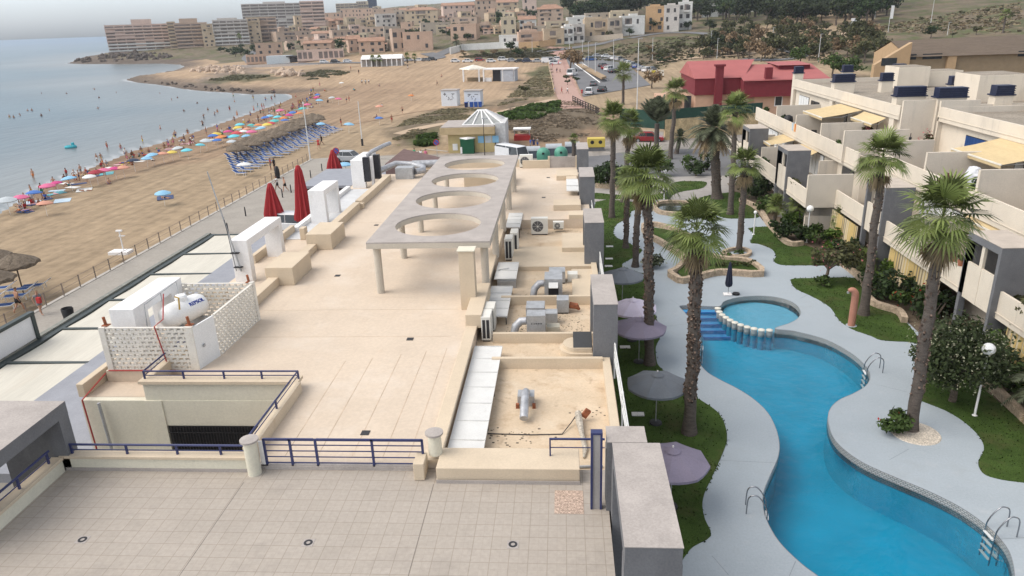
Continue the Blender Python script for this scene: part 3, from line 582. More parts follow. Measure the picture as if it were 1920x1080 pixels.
def cover(x0,x1,y0,y1,n,z,label,tilt=.03):
    q=thing('duct_cover',label,'duct cover',(x0,y0,z),'white sheet covers beside the lower roofs')
    for i in range(n):
        a=y0+(y1-y0)*i/n; b=y0+(y1-y0)*(i+1)/n-.02
        MB().add([(x0,a,z),(x1,a,z-tilt),(x1,b,z-tilt),(x0,b,z),(x0,a,z-.03),(x1,a,z-tilt-.03),(x1,b,z-tilt-.03),(x0,b,z-.03)],[(0,1,2,3),(7,6,5,4),(0,4,5,1),(1,5,6,2),(2,6,7,3),(3,7,4,0)]).build('sheet',M_lid,q)
    t=MB(); t.box(x1-.03,x1+.01,y0,y1,z-tilt-.06,z-tilt+.015)
    for i in range(n+1):
        yy=min(y0+(y1-y0)*i/n,y1-.05); t.box(x0,x1,yy-.02,yy,z-tilt,z+.012)
    t.build('seam',M_lid,q); t=MB()
    for i in range(0,n+1,2): yy=min(y0+(y1-y0)*i/n+.03,y1-.05); t.box(x1-.06,x1-.02,yy,yy+.04,5.6,z-tilt-.06)
    each(t,'leg',M_dark,q)
cover(-3.27,-2.27,16.5,23.85,7,5.98,'longest white sheet duct cover, nearest the tiled terrace')
cover(-3.24,-2.3,26.65,30.2,4,5.98,'white sheet duct cover left of the grey exhaust fans')
cover(-3.2,-2.2,31.0,33.45,2,6.02,'short white duct lid with a loose strip lying on it')
cover(-3.27,-2.45,38.95,42.2,4,6.25,'grey-white slatted duct lid beside the canopy columns')
cover(.2,1.0,46.8,48.3,1,6.5,'near white duct lid beside the grey portal frame'); cover(.2,1.0,48.4,50.6,1,6.5,'far white duct lid beside the grey portal frame')
q=thing('metal_box','grey galvanised duct box under the short white lid','duct box',(-2.7,31,5.6)); MB().box(-3.05,-2.2,30.9,31.0,5.6,5.95).build('casing',M_metal,q); MB().box(-3.02,-2.25,31.0,33.3,5.6,5.9).build('body',M_metal,q)
q=thing('loose_strip','dark strip lying aslant on the short white duct lid','strip',(-2.9,32.4,6.05)); MB().obox((-2.85,32.3,6.05),(.28,.02,.01),rz=.5).build('strip',M_metal,q)
def fan_box(x,y,z,w,d,h,label,elbow=-1,mouth=False,mark=False):
    q=thing('exhaust_fan',label,'exhaust fan',(x,y,z),'grey exhaust fans on the lower roof')
    MB().box(x,x+w,y,y+d,z+.06,z+h).build('casing',M_metal,q,bev=.01); MB().box(x+.03,x+w-.03,y+.03,y+d-.03,z,z+.06).build('base',M_dark,q)
    if elbow:
        cx=x-.02 if elbow<0 else x+w+.02; t=MB(); t.tube([(cx,y+d*.5,z+h*.62),(cx+elbow*.22,y+d*.5,z+h*.6),(cx+elbow*.42,y+d*.4,z+h*.4),(cx+elbow*.5,y+d*.3,z+.02)],[.15,.16,.16,.15],14); t.build('elbow',M_duct,q,smooth=60)
    if mouth:
        MB().box(x+w*.22,x+w*.78,y-.02,y,z+.1,z+h*.62).build('mouth',M_black,q); MB().obox((x+w*.5,y-.12,z+h*.74),(w*.26,.14,.015),rx=.7).build('hood',M_lid,q)
    if mark:
        c=x+w*.5; t=MB(); n=20
        for (px_,r0) in ((c-.12,.075),): 
            V=[(px_+r*math.cos(6.2832*k/n),y-.004,z+h*.62+r*.5*math.sin(6.2832*k/n)) for r in (r0,r0*.7) for k in range(n)]; t.add(V,[(k,(k+1)%n,n+(k+1)%n,n+k) for k in range(n)])
        for k in range(3): t.box(c-.02+k*.09,c+.045+k*.09,y-.005,y-.003,z+h*.60,z+h*.645)
        t.build('marking',M_dark,q)
    return q
fan_box(-1.45,25.45,5.6,.72,.62,.88,'square grey exhaust fan with an oval mark on its front','' and 0 or -1,mark=True)
fan_box(-1.55,26.9,5.6,.75,.8,.62,'low grey exhaust box directly behind the marked fan',0)
fan_box(-.78,26.6,5.6,.5,.5,.5,'small grey duct box right of the low exhaust box',0)
fan_box(-.86,29.4,5.6,.78,1.0,.95,'large grey exhaust fan with an open black mouth',-1,mouth=True)
fan_box(-.7,31.4,5.6,.75,.7,.6,'dull grey exhaust box behind the open-mouthed fan',0)
q=fan_box(-.32,27.75,5.6,.5,.6,.62,'grey motor box by the cross wall with a rusty outlet',0); MB().tube([(.2,28.0,5.9),(.5,28.0,5.85),(.62,28,5.7)],[.14,.13,.05],10).build('rusty_outlet',M_rust,q,smooth=1)
q=thing('side_duct','beige sheet-metal duct lying right of the marked fan','duct',(-.6,25.6,5.6)); MB().obox((-.45,25.85,5.78),(.26,.2,.14)).build('duct',mat('beige_sheet',(.45,.42,.34),var=.1),q)
q=thing('cream_block','small cream block behind the open-mouthed fan','block',(.3,32,5.6)); MB().box(.15,.62,31.6,32.1,5.6,6.0).build('block',M_ac,q,bev=.01)
q=thing('roof_vent_pipe','spiral grey vent pipe on a square metal upstand','vent pipe',(-1.2,19.8,5.6)); MB().box(-1.5,-.98,20.1,20.55,5.6,5.95).build('upstand',M_metal,q)
t=MB(); t.tube([(-1.24,20.3,6.0),(-1.24,20.05,6.12),(-1.24,19.6,6.05),(-1.25,19.05,5.78)],.13,14); t.build('pipe',M_duct,q,smooth=60); t=MB(); t.box(-1.55,-1.45,19.95,20.05,5.6,5.75); t.box(-1.03,-.93,19.95,20.05,5.6,5.75); each(t,'foot',M_rust,q)
q=thing('broken_pipe','torn foil-wrapped pipe lying on the nearest lower roof','pipe',(.4,18.5,5.6)); MB().tube([(.38,19.3,5.85),(.42,18.9,5.75),(.48,18.3,5.68),(.55,17.6,5.66),(.5,17.2,5.64)],[.1,.11,.07,.08,.03],8).build('wrap',mat('torn_foil',(.40,.36,.30),var=.4,scale=14),q,smooth=1); MB().obox((.62,19.25,5.85),(.09,.05,.14),ry=.6).build('rusty_end',M_rust,q)
q=thing('roof_cable','thin dark cable snaking across the nearest lower roof','cable',(-1,18,5.6)); t=MB(); t.tube([(-2.3,18.45,5.62),(-1,18.4,5.62),(-.1,18.45,5.62),(.15,18.9,5.7),(.35,19.2,5.85)],.016,5); t.build('cable',M_dark,q)
q=thing('roof_hose','grey hose lying along the yellow front wall of the lower roof','hose',(-1,16.9,5.6)); MB().tube([(-2.3,17.1,5.66),(-1.4,17.12,5.65),(-.7,16.85,5.65),(.2,16.75,5.64),(1,16.8,5.65)],.035,6).build('hose',M_metal,q)
sk=thing('curved_skylight','cream half-drum skylight with a dark sloping pane beside the grey portal','skylight',(.4,23.7,5.6))
n=14; pl=[(.42+.62*math.cos(a),24.0+.62*math.sin(a)) for a in [math.pi*.5+math.pi*k/n for k in range(n+1)]]; pl=[(x,y) for x,y in pl]+[(.98,23.38),(.98,24.62)]
MB().prism(pl,5.6,5.85).build('drum',M_cream,sk); MB().prism([(.42+.48*math.cos(a),24.0+.5*math.sin(a)) for a in [math.pi*.5+math.pi*k/n for k in range(n+1)]]+[(.96,23.5),(.96,24.5)],5.85,6.02).build('upper_drum',M_cream,sk)
MB().add([(.30,23.55,6.03),(.98,23.55,6.03),(.98,24.4,6.28),(.30,24.4,6.28),(.30,24.4,6.0),(.98,24.4,6.0)],[(0,1,2,3),(3,2,5,4)]).build('pane',mat('dark_pane',(.05,.05,.05),rough=.3,spec=.5),sk)
# far-left plant: flues and ducts
fl=thing('flue_pair','two dark ribbed flues and silver elbow ducts behind a white arch','flue',(-14.3,54.5,6)); 
for x,y in ((-14.55,52.6),(-14.0,53.6)): MB().box(x-.22,x+.22,y-.2,y+.2,6.2,8.0).build('flue',mat('ribbed_black',(.03,.03,.035),rough=.4,var=.4,scale=12),fl)
MB().box(-14.3,-14.12,52.7,53.0,5.7,8.0).build('white_upright',M_white,fl); MB().tube([(-14.6,53.2,8.0),(-14.3,53.6,8.25),(-13.6,54.8,8.5),(-13.3,55.4,8.55)],.15,10).build('duct',M_duct,fl,smooth=1)
q=thing('vent_duct_run','run of silver ducts and a grey fan box on the far left of the roof','duct run',(-11.8,54,RZ)); MB().box(-12.6,-11.3,53.3,54.3,RZ,7.0).build('fan_box',M_metal,q); MB().tube([(-11.2,53.9,6.6),(-10.7,54.4,6.6),(-10.9,55.6,6.6),(-11.9,56.4,6.7),(-13.2,56.3,6.8),(-14.2,55.3,6.5),(-14.6,54.0,6.3)],.24,12).build('duct',M_duct,q,smooth=1); MB().tube([(-11.9,56.4,6.7),(-9.6,56.6,6.7)],.3,12).build('branch',M_duct,q,smooth=1)
q=thing('beach_side_deck','pale grey lower deck strip left of the roof parapet','deck',(-15,46,5.7)); MB().box(-15.95,-13.35,38.9,52,5.725,5.75).build('deck',mat('pale_deck',(.55,.56,.57),var=.08),q); MB().box(-16.05,-15.75,40.5,52,5.75,6.0).build('edge',M_white,q)
t=MB()
rw=thing('roof_side_railing','white tube railing down the pool side of the lower roof','railing',(1.6,24,5.6))
for z in (.35,.62,.9): t.tube([(1.72,15.6,5.6+z),(1.72,22.9,5.6+z)],.02,6); t.tube([(1.72,26.2,5.6+z),(1.72,33.4,5.6+z)],.02,6); t.tube([(1.72,36.5,5.6+z),(1.72,44,5.6+z)],.02,6)
t.build('rail',M_lid,rw)
for y in (16,19.4,22.8,26.3,29.8,33.3,36.6,40): MB().box(1.69,1.75,y-.03,y+.03,5.2,6.5).build('post',M_lid,rw)
# ================================================================ plant kits
def _leaf(m):
    nt,L,bs=node_in(m); t=_n(nt,'ShaderNodeBsdfTranslucent'); L(col_src(m),t.inputs[0]); x=_n(nt,'ShaderNodeMixShader'); x.inputs[0].default_value=.38; L(bs.outputs[0],x.inputs[1]); L(t.outputs[0],x.inputs[2]); L(x.outputs[0],nt.nodes['Material Output'].inputs[0]); return m
def leafmat(name,rgb,isl=.45,rough=.6,var=.2): return mat(name,rgb,rough=rough,var=var,scale=.9,fine=0,island=isl,spec=.25) if name in MATS else _leaf(mat(name,rgb,rough=rough,var=var,scale=.9,fine=0,island=isl,spec=.25))
L_dark=leafmat('leaf_dark_green',(.036,.060,.020)); L_mid=leafmat('leaf_mid_green',(.062,.10,.026)); L_bright=leafmat('leaf_bright_green',(.085,.14,.025)); L_olive=leafmat('leaf_olive',(.085,.088,.038)); L_grey=leafmat('leaf_grey_green',(.085,.10,.06)); L_dry=leafmat('leaf_dry_brown',(.24,.17,.10)); L_pine=leafmat('leaf_pine_green',(.036,.048,.020))
L_fan=leafmat('fan_palm_green',(.155,.192,.060),.55,.5); L_date=leafmat('date_palm_green',(.115,.130,.080),.4,.5); L_dead=leafmat('dead_frond_straw',(.30,.23,.14),.35,.8); L_pink=leafmat('pink_flower',(.50,.13,.16),.3); L_cream=leafmat('cream_blossom',(.40,.40,.27),.3); L_purple=leafmat('purple_leaf',(.12,.03,.045),.3); L_red=leafmat('red_flower',(.35,.03,.02),.3)
M_trunk=mat('palm_trunk_bark',(.105,.088,.076),rough=.95,var=.25,scale=4,fine=.3,fscale=22,bump=.8,bscale=18,stretch=(1,1,3)); M_boot=mat('palm_boot_fibre',(.115,.082,.064),rough=.95,var=.35,scale=6,island=.5); M_bark=mat('tree_bark',(.12,.095,.075),rough=.95,var=.3,scale=5,fine=.3)
def leaf_clump(m,c,r,n,size,rng,clump=7,flat=1.0,shell=.45):
    "n small leaf faces spread through clumps inside an ellipsoid"
    C=[]
    for k in range(clump):
        d=Vector((rng.gauss(0,1),rng.gauss(0,1),rng.gauss(0,1)*flat)).normalized()*(shell+(1-shell)*rng.random()**.5)*.78; C.append((d,rng.uniform(.30,.55)))
    for k in range(n):
        d0,w=C[k%clump] if clump else (Vector(),1); o=Vector((rng.gauss(0,1),rng.gauss(0,1),rng.gauss(0,1))).normalized()*w*rng.random()**.4; p=d0+o
        if p.z<-.75: p.z*=.6
        q=Vector((c[0]+p.x*r[0],c[1]+p.y*r[1],c[2]+p.z*r[2])); nn=(o.normalized()*.7+Vector((rng.gauss(0,.6),rng.gauss(0,.6),rng.gauss(.5,.5)))).normalized()
        a=nn.orthogonal().normalized(); a=Matrix.Rotation(rng.random()*6.28,3,nn)@a; b=nn.cross(a); s=size*rng.uniform(.6,1.3)
        m.add([q-a*s*.3-b*s,q+a*s*.55,q+b*s*1.1,q-a*s*.6+b*s*.1],[(0,1,2,3)])
    m.cut=[]
    return m
def limb(m,p0,p1,r0,r1,rng,n=7,seg=4,wob=.08):
    a=Vector(p0);b=Vector(p1); P=[];L=(b-a).length
    for i in range(seg+1):
        t=i/seg; P.append(a.lerp(b,t)+(Vector((rng.gauss(0,1),rng.gauss(0,1),0))*wob*L*(t*(1-t))*2 if 0<i<seg else Vector()))
    m.tube(P,[r0+(r1-r0)*i/seg for i in range(seg+1)],n); return P
def fan_leaf(m,base,d,lp,r,rng,nb=20,droop=.3,spread=112):
    d=d.normalized(); hub=base+d*lp+Vector((0,0,-droop*lp*.35)); s=d.cross(Vector((0,0,1)))
    if s.length<.05: s=Vector((1,0,0))
    s.normalize(); a=(d+Vector((0,0,-droop))).normalized(); nrm=s.cross(a).normalized()
    m.add([base-s*.02,base+s*.02,hub+s*.012,hub-s*.012],[(0,1,2,3)])
    V=[hub];F=[]
    for i in range(nb):
        th=R(-spread+2*spread*i/(nb-1)); rr=r*(1-.28*abs(th)/R(spread))*rng.uniform(.9,1.08); di=a*math.cos(th)+s*math.sin(th)+nrm*(.22*abs(math.sin(th))-.1)
        w=r*.55*R(2*spread/nb)*.40; pe=(-a*math.sin(th)+s*math.cos(th)); p1=hub+di*rr*.58; tip=hub+di*rr+Vector((0,0,-1))*rr*rng.uniform(.06,.34)*(.7+droop)
        k=len(V); V+=[p1-pe*w,p1+pe*w,tip]; F+=[(0,k,k+1),(k,k+2,k+1)]
    m.add(V,F)
def fan_crown(rng,R0,n=36,dead=9,spread=1.0):
    g=MB();dd=MB()
    for i in range(n):
        t=i/(n-1); el=R(78-92*t+rng.gauss(0,6)); az=i*2.39996+rng.gauss(0,.2); d=Vector((math.cos(az)*math.cos(el)*spread,math.sin(az)*math.cos(el)*spread,math.sin(el)))
        fan_leaf(g,Vector((0,0,.15*R0*(1-t))),d,R0*rng.uniform(.38,.55),R0*rng.uniform(.50,.64),rng,droop=.10+.50*t)
    for i in range(dead):
        el=R(rng.uniform(-82,-48)); az=rng.random()*6.28; d=Vector((math.cos(az)*math.cos(el),math.sin(az)*math.cos(el),math.sin(el)))
        fan_leaf(dd,Vector((0,0,-.05*R0)),d,R0*.35,R0*.5,rng,nb=11,droop=.9,spread=70)
    g.cut=[];dd.cut=[]; return g,dd
def date_crown(rng,R0,n=42,up=0.0,dead=10):
    g=MB();dd=MB()
    for i in range(n+dead):
        t=min(i/(n-1),1.15); el=R((86-up*0)-(100-up*60)*t+rng.gauss(0,5)); az=i*2.39996; d=Vector((math.cos(az)*math.cos(el),math.sin(az)*math.cos(el),math.sin(el))); m=g if i<n else dd
        L=R0*rng.uniform(.85,1.05)*(1 if i<n else .7); P=[];seg=7; sag=(.25+.5*t)*(1-up*.7)
        for k in range(seg+1):
            u=k/seg; P.append(d*L*u+Vector((0,0,-sag*L*u*u)))
        s=d.cross(Vector((0,0,1))); s=s.normalized() if s.length>.05 else Vector((1,0,0)); V=[];F=[]
        for k in range(seg):
            a,b=P[k],P[k+1]; F.append((len(V),len(V)+1,len(V)+2,len(V)+3)); V+=[a-s*.02,a+s*.02,b+s*.015,b-s*.015]
            for j in range(3):
                q=a.lerp(b,(j+.5)/3); u=(k+(j+.5)/3)/seg
                if u<.12: continue
                ll=R0*.24*math.sin(math.pi*min(1,u*.85+.12))+.04*R0; dirn=(b-a).normalized()
                for sg in (-1,1):
                    tip=q+(s*sg*.8+dirn*.65+Vector((0,0,.25-.5*t))).normalized()*ll; w=dirn*.035*R0; F.append((len(V),len(V)+1,len(V)+2)); V+=[q-w,q+w,tip]
        m.add(V,F)
    g.cut=[];dd.cut=[]; return g,dd
def palm(base,top,R0,kind,label,r0=.2,r1=.15,seed=1,boots=0,bootmat=None,group='tall palms round the pool',n=None,dead=None,name='palm_tree',up=0):
    rng=random.Random(seed); b=Vector(base); t=Vector(top); q=thing(name,label,'palm tree',b,group)
    m=MB(); P=[];rr=[];S=14
    for i in range(S+1):
        u=i/S; bow=math.sin(math.pi*u)*.12*(rng.random()-.3)*(t-b).length*.12; P.append(b.lerp(t,u)+Vector((bow,bow*.4,0))); rr.append((r0*1.35 if i==0 else r0+(r1-r0)*u)*rng.uniform(.95,1.06))
    m.tube(P,rr,11); bt=m; nf=len(m.f)
    for k in range(boots*2):
        u=rng.uniform(.12,1)**.8; i=min(int(u*S),S-1); c=P[i].lerp(P[i+1],u*S-i); an=rng.random()*6.28; rad=r0+(r1-r0)*u; o=Vector((math.cos(an),math.sin(an),.0))
        s=.03+.05*rng.random(); c=c+o*rad*.98; bt.obox(c,(s*.6,s*.5,s*1.1),rz=an,ry=rng.uniform(.2,.8))
    m.cut=[]; tr=m.build('trunk',M_trunk,q,smooth=60); tr.data.materials.append(bootmat or M_boot)
    for pl in tr.data.polygons[nf:]: pl.material_index=1
    if kind=='fan': g,dd=fan_crown(rng,R0*.90,n or 34,10 if dead is None else dead)
    else: g,dd=date_crown(rng,R0,n or 42,up,10 if dead is None else dead)
    for k in (g,dd): k.v=[(x+t.x,y+t.y,z+t.z) for x,y,z in k.v]
    g.build('crown',L_fan if kind=='fan' else L_date,q,recalc=False)
    if dd.v: dd.build('dead_fronds',L_dead,q,recalc=False)
    return q
def shrub(c,r,n,size,m,label,name='shrub',cat='shrub',group=None,seed=0,flower=None,nf=0,stem=True,clump=9,kind=None):
    rng=random.Random(seed+int(c[0]*31+c[1]*17)); q=thing(name,label,cat,(c[0],c[1],c[2]-r[2]),group)
    if kind: q['kind']=kind
    b=leaf_clump(MB(),c,r,n,size,rng,clump); b.build('foliage',m,q,recalc=False)
    if flower: leaf_clump(MB(),c,(r[0]*1.07,r[1]*1.07,r[2]*1.07),nf,size*.6,rng,clump,shell=.75).build('blossom',flower,q,recalc=False)
    if stem:
        s=MB()
        for k in range(4): limb(s,(c[0]+rng.uniform(-.1,.1)*r[0],c[1]+rng.uniform(-.1,.1)*r[1],c[2]-r[2]*1.02),(c[0]+rng.uniform(-.5,.5)*r[0],c[1]+rng.uniform(-.5,.5)*r[1],c[2]+.2*r[2]),.035*max(r),.012*max(r),rng,5,3)
        s.build('stem',M_bark,q)
    return q
def tree(base,h,r,n,size,m,label,name='tree',cat='tree',group=None,seed=0,lean=(0,0),clump=11,trunk=.35,flower=None,nf=0,flat=.8):
    rng=random.Random(seed+int(base[0]*13+base[1]*7)); b=Vector(base); q=thing(name,label,cat,b,group); c=b+Vector((lean[0],lean[1],h-r[2]))
    leaf_clump(MB(),c,r,n,size,rng,clump,flat).build('crown',m,q,recalc=False)
    if flower: leaf_clump(MB(),c,(r[0]*1.05,r[1]*1.05,r[2]*1.05),nf,size*.55,rng,clump*2,flat,.8).build('blossom',flower,q,recalc=False)
    t=MB(); f=b+Vector((lean[0]*.4,lean[1]*.4,h*trunk)); limb(t,b-Vector((0,0,.2)),f,.05*h**.9,.035*h**.9,rng,7)
    for k in range(5):
        an=k*1.26+rng.random(); limb(t,f,c+Vector((math.cos(an)*r[0]*.55,math.sin(an)*r[1]*.55,rng.uniform(-.2,.35)*r[2])),.028*h**.9,.008*h,rng,5)
    t.build('trunk',M_bark,q); return q
# ================================================================ garden and swimming pool
M_deck=mat('pool_deck_paint',(.34,.385,.42),rough=.85,var=.05,scale=.5,fine=.05,fscale=12,stain=[((.30,.33,.35),.5,.5,.54),((.42,.44,.455),.4,1.7,.57),((.34,.34,.33),.35,4,.66)])
M_grass=mat('lawn_grass',(.052,.088,.021),rough=.95,var=.25,scale=.7,fine=.45,fscale=28,bump=.9,bscale=60,spec=.1,stain=[((.085,.085,.035),.7,.5,.52),((.022,.042,.01),.5,1.6,.53),((.10,.085,.045),.5,.3,.6)])
M_stone=mat('rubble_stone',(.42,.33,.24),rough=.95,var=.3,scale=4,fine=.25,fscale=14,bump=.8,bscale=9)
M_soil=mat('garden_soil',(.13,.10,.07),rough=1,var=.3,scale=3,fine=.3)
POOL=[(1275,573),(1312,573.5),(1348,574),(1356,566),(1372,560),(1395,556),(1427,554.5),(1460,558),(1487,567),(1501,582),(1497,596),(1480,606),(1458,613),(1455,617),(1478,619),(1500,623),(1550,637),(1596,662),(1622,685),(1632,705),(1624,723),(1600,738),(1575,749),(1558,765),(1553,785),(1560,815),(1580,840),(1620,868),(1680,895),(1740,920),(1800,950),(1850,985),(1880,1015),(1897,1045),(1903,1090),(1890,1150),(1840,1190),(1720,1190),(1600,1130),(1540,1085),(1500,1055),(1460,1015),(1437,975),(1430,945),(1432,920),(1444,890),(1457,860),(1461,835),(1455,805),(1440,775),(1415,750),(1385,730),(1350,712),(1325,697),(1311,678),(1313,655),(1312,630),(1300,605),(1283,585)]
PW=xy(POOL); PWs=cr(PW,4)
dk=fill([[(1.62,-8),(30,-8),(30,82),(1.62,82)],PWs],0.0).build('pool_deck',M_deck,kind='structure')
PAV=fill([[(1.62,70.5),(30,70.5),(30,82),(1.62,82)]],.004).build('car_yard_paving',mat('yard_concrete',(.33,.31,.29),var=.1),kind='structure')
pool=thing('swimming_pool','curving turquoise swimming pool with steps and a round children\'s end','swimming pool',(10,28,-1))
M_pool=mat('pool_blue_lining',(.008,.37,.55),rough=.6,var=.08,scale=.6,fine=.03)
def depth(x,y): return -1.15-.85*min(1,max(0,(40-y)/18))
N=len(PWs); w=MB(); w.add([(x,y,0) for x,y in PWs]+[(x,y,-2.3) for x,y in PWs],[(i,(i+1)%N,N+(i+1)%N,N+i) for i in range(N)]); w.build('basin_wall',mat('pool_wall_lightened',(.03,.48,.66),rough=.6,var=.04),pool,recalc=False)  # wall lining lightened in colour to offset the shade on the basin sides
f=fill([PWs],0); f.v=[(x,y,depth(x,y)) for x,y,z in f.v]; f.build('basin_floor',M_pool,pool)
M_band=mat('greek_key_tile',(.52,.52,.50),rough=.4,var=.05)
def _key():
    nt,L,bs=node_in(M_band); src=col_src(M_band); g=_n(nt,'ShaderNodeNewGeometry'); ch=_n(nt,'ShaderNodeTexBrick'); ch.offset=.5
    ch.inputs['Scale'].default_value=1; ch.inputs['Brick Width'].default_value=.16; ch.inputs['Row Height'].default_value=.08; ch.inputs['Mortar Size'].default_value=.018; ch.inputs['Color1'].default_value=(1,1,1,1); ch.inputs['Color2'].default_value=(.85,.85,.85,1); ch.inputs['Mortar'].default_value=(.38,.40,.43,1)
    a=_n(nt,'ShaderNodeUVMap'); L(a.outputs[0],ch.inputs['Vector']); m=_n(nt,'ShaderNodeVectorMath',operation='MULTIPLY'); L(src,m.inputs[0]); L(ch.outputs['Color'],m.inputs[1]); L(m.outputs[0],bs.inputs['Base Color'])
_key()
ins=[]
for i in range(N):
    a=Vector((*PWs[i-1],0));b=Vector((*PWs[(i+1)%N],0)); t=(b-a).normalized(); ins.append(Vector((*PWs[i],0))+Vector((-t.y,t.x,0))*.02)
if not inpoly([ins[3].x],[ins[3].y],PWs)[0]:
    ins=[Vector((*PWs[i],0))*2-v for i,v in enumerate(ins)]
bd=MB(); bd.add([(v.x,v.y,0.004) for v in ins]+[(v.x,v.y,-.50) for v in ins]+[(x,y,.004) for x,y in PWs],[(i,(i+1)%N,N+(i+1)%N,N+i) for i in range(N)]+[(i,2*N+i,2*N+(i+1)%N,(i+1)%N) for i in range(N)])
bo=bd.build('waterline_tiles',M_band,pool,recalc=False); uv=bo.data.uv_layers.new(name='UVMap'); s=[0]
for i in range(N): s.append(s[-1]+(ins[(i+1)%N]-ins[i]).length)
for pl in bo.data.polygons:
    for li in pl.loop_indices:
        vi=bo.data.loops[li].vertex_index; k=vi%N; u=s[k]
        if k==0 and pl.index%N==N-1: u=s[N]
        uv.data[li].uv=(u,bo.data.vertices[vi].co.z+OFF['swimming_pool'].z)
kc=[gp(*p) for p in ((1353,578),(1501,585),(1425,554),(1430,611))]; cx=(kc[0].x+kc[1].x)/2; cy=(kc[2].y+kc[3].y)/2; rx=(kc[1].x-kc[0].x)/2*.99; ry=(kc[2].y-kc[3].y)/2*.98
MB().prism([(cx+rx*math.cos(6.2832*k/40),cy+ry*math.sin(6.2832*k/40)) for k in range(40)],-1.6,-.45).build('childrens_floor',mat('shallow_blue_lining',(.12,.44,.60),rough=.6,var=.04),pool)
a=gp(1277,574);b=gp(1349,575); ye=a.y; st=MB(); stn=MB()
for k in range(5):
    y1=ye-.04-.52*k; x0=a.x+.1+.22*k; x1=gp(1352+k*4,590).x
    st.box(x0,x1,y1-.52,y1,-1.9,-.22-.19*k); stn.box(x0,x1,y1-.53,y1-.46,-.215-.19*k,-.205-.19*k)
each(st,'step',mat('step_blue_tile',(.06,.29,.56),rough=.5,var=.06),pool); each(stn,'step_nosing',mat('step_navy',(.025,.10,.36),rough=.5),pool)
for p in ((1665,895),(1620,-1) if 0 else (1525,643)):
    v=gp(*p,-.7); MB().lathe([(.16,0),(.13,.04),(0,.05)],(v.x,v.y,-.75),16).build('pool_light',M_white,pool)
# water body
wm=bpy.data.materials.new('pool_water'); wm.use_nodes=True; nt=wm.node_tree; nt.nodes.clear(); Ln=nt.links.new
out=nt.nodes.new('ShaderNodeOutputMaterial'); mx=nt.nodes.new('ShaderNodeMixShader'); tr=nt.nodes.new('ShaderNodeBsdfTransparent'); gl=nt.nodes.new('ShaderNodeBsdfGlossy'); fr=nt.nodes.new('ShaderNodeFresnel'); fr.inputs[0].default_value=1.33; gl.inputs['Roughness'].default_value=.03
tr.inputs[0].default_value=(.93,.98,1,1)
tx=nt.nodes.new('ShaderNodeTexNoise'); tx.inputs['Scale'].default_value=2.6; tx.inputs['Detail'].default_value=4; ge=nt.nodes.new('ShaderNodeNewGeometry'); Ln(ge.outputs['Position'],tx.inputs['Vector']); bp=nt.nodes.new('ShaderNodeBump'); bp.inputs['Strength'].default_value=.45; bp.inputs['Distance'].default_value=.10; Ln(tx.outputs[0],bp.inputs['Height']); Ln(bp.outputs[0],gl.inputs['Normal']); Ln(bp.outputs[0],fr.inputs['Normal'])
Ln(fr.outputs[0],mx.inputs[0]); Ln(tr.outputs[0],mx.inputs[1]); Ln(gl.outputs[0],mx.inputs[2]); Ln(mx.outputs[0],out.inputs[0])
va=nt.nodes.new('ShaderNodeVolumeAbsorption'); va.inputs['Color'].default_value=(.05,.74,.93,1); va.inputs['Density'].default_value=.10; Ln(va.outputs[0],out.inputs[1])
PI=[(v.x,v.y) for v in ins]; tp=fill([PI],-.27); bt=fill([PI],-2.25); tp.add(bt.v,[q[::-1] for q in bt.f]); tp.add([(x,y,z) for z in (-.27,-2.25) for x,y in PI],[(i,(i+1)%N,N+(i+1)%N,N+i) for i in range(N)])
me=tp.build('pool_water',wm,kind='structure'); 
bm=bmesh.new(); bm.from_mesh(me.data); bmesh.ops.remove_doubles(bm,verts=bm.verts,dist=1e-4); bmesh.ops.recalc_face_normals(bm,faces=bm.faces); bm.to_mesh(me.data); bm.free()
for i,(x,y) in enumerate([(1346,577.5),(1349,584),(1354,589.5),(1361,594.5),(1369,599.5),(1378,604),(1389,608.5),(1401,612.5),(1414,615.5),(1428,618),(1443,618.5)]):
    v=gp(x,y,.02); q=thing('pool_pillar',f'short white-topped round pillar in the water edging the children\'s pool, number {["one","two","three","four","five","six","seven","eight","nine","ten","eleven"][i]} counted from the steps','pillar',(v.x,v.y,-1),"row of pillars between the two pools")
    MB().cyl(v.x,v.y,-1.6,-.4,.168,16).build('sunken_shaft',M_pool,q,smooth=30); MB().cyl(v.x,v.y,-.4,-.04,.17,16).build('shaft',mat('pillar_tile',(.42,.43,.42),var=.1),q,smooth=30); MB().lathe([(.19,-.04),(.20,.0),(.18,.03),(0,.035)],(v.x,v.y,0),16).build('cap',mat('pillar_cap',(.70,.68,.60),var=.08),q,smooth=60)  # lower shaft coloured like the lining, imitating water that hides it
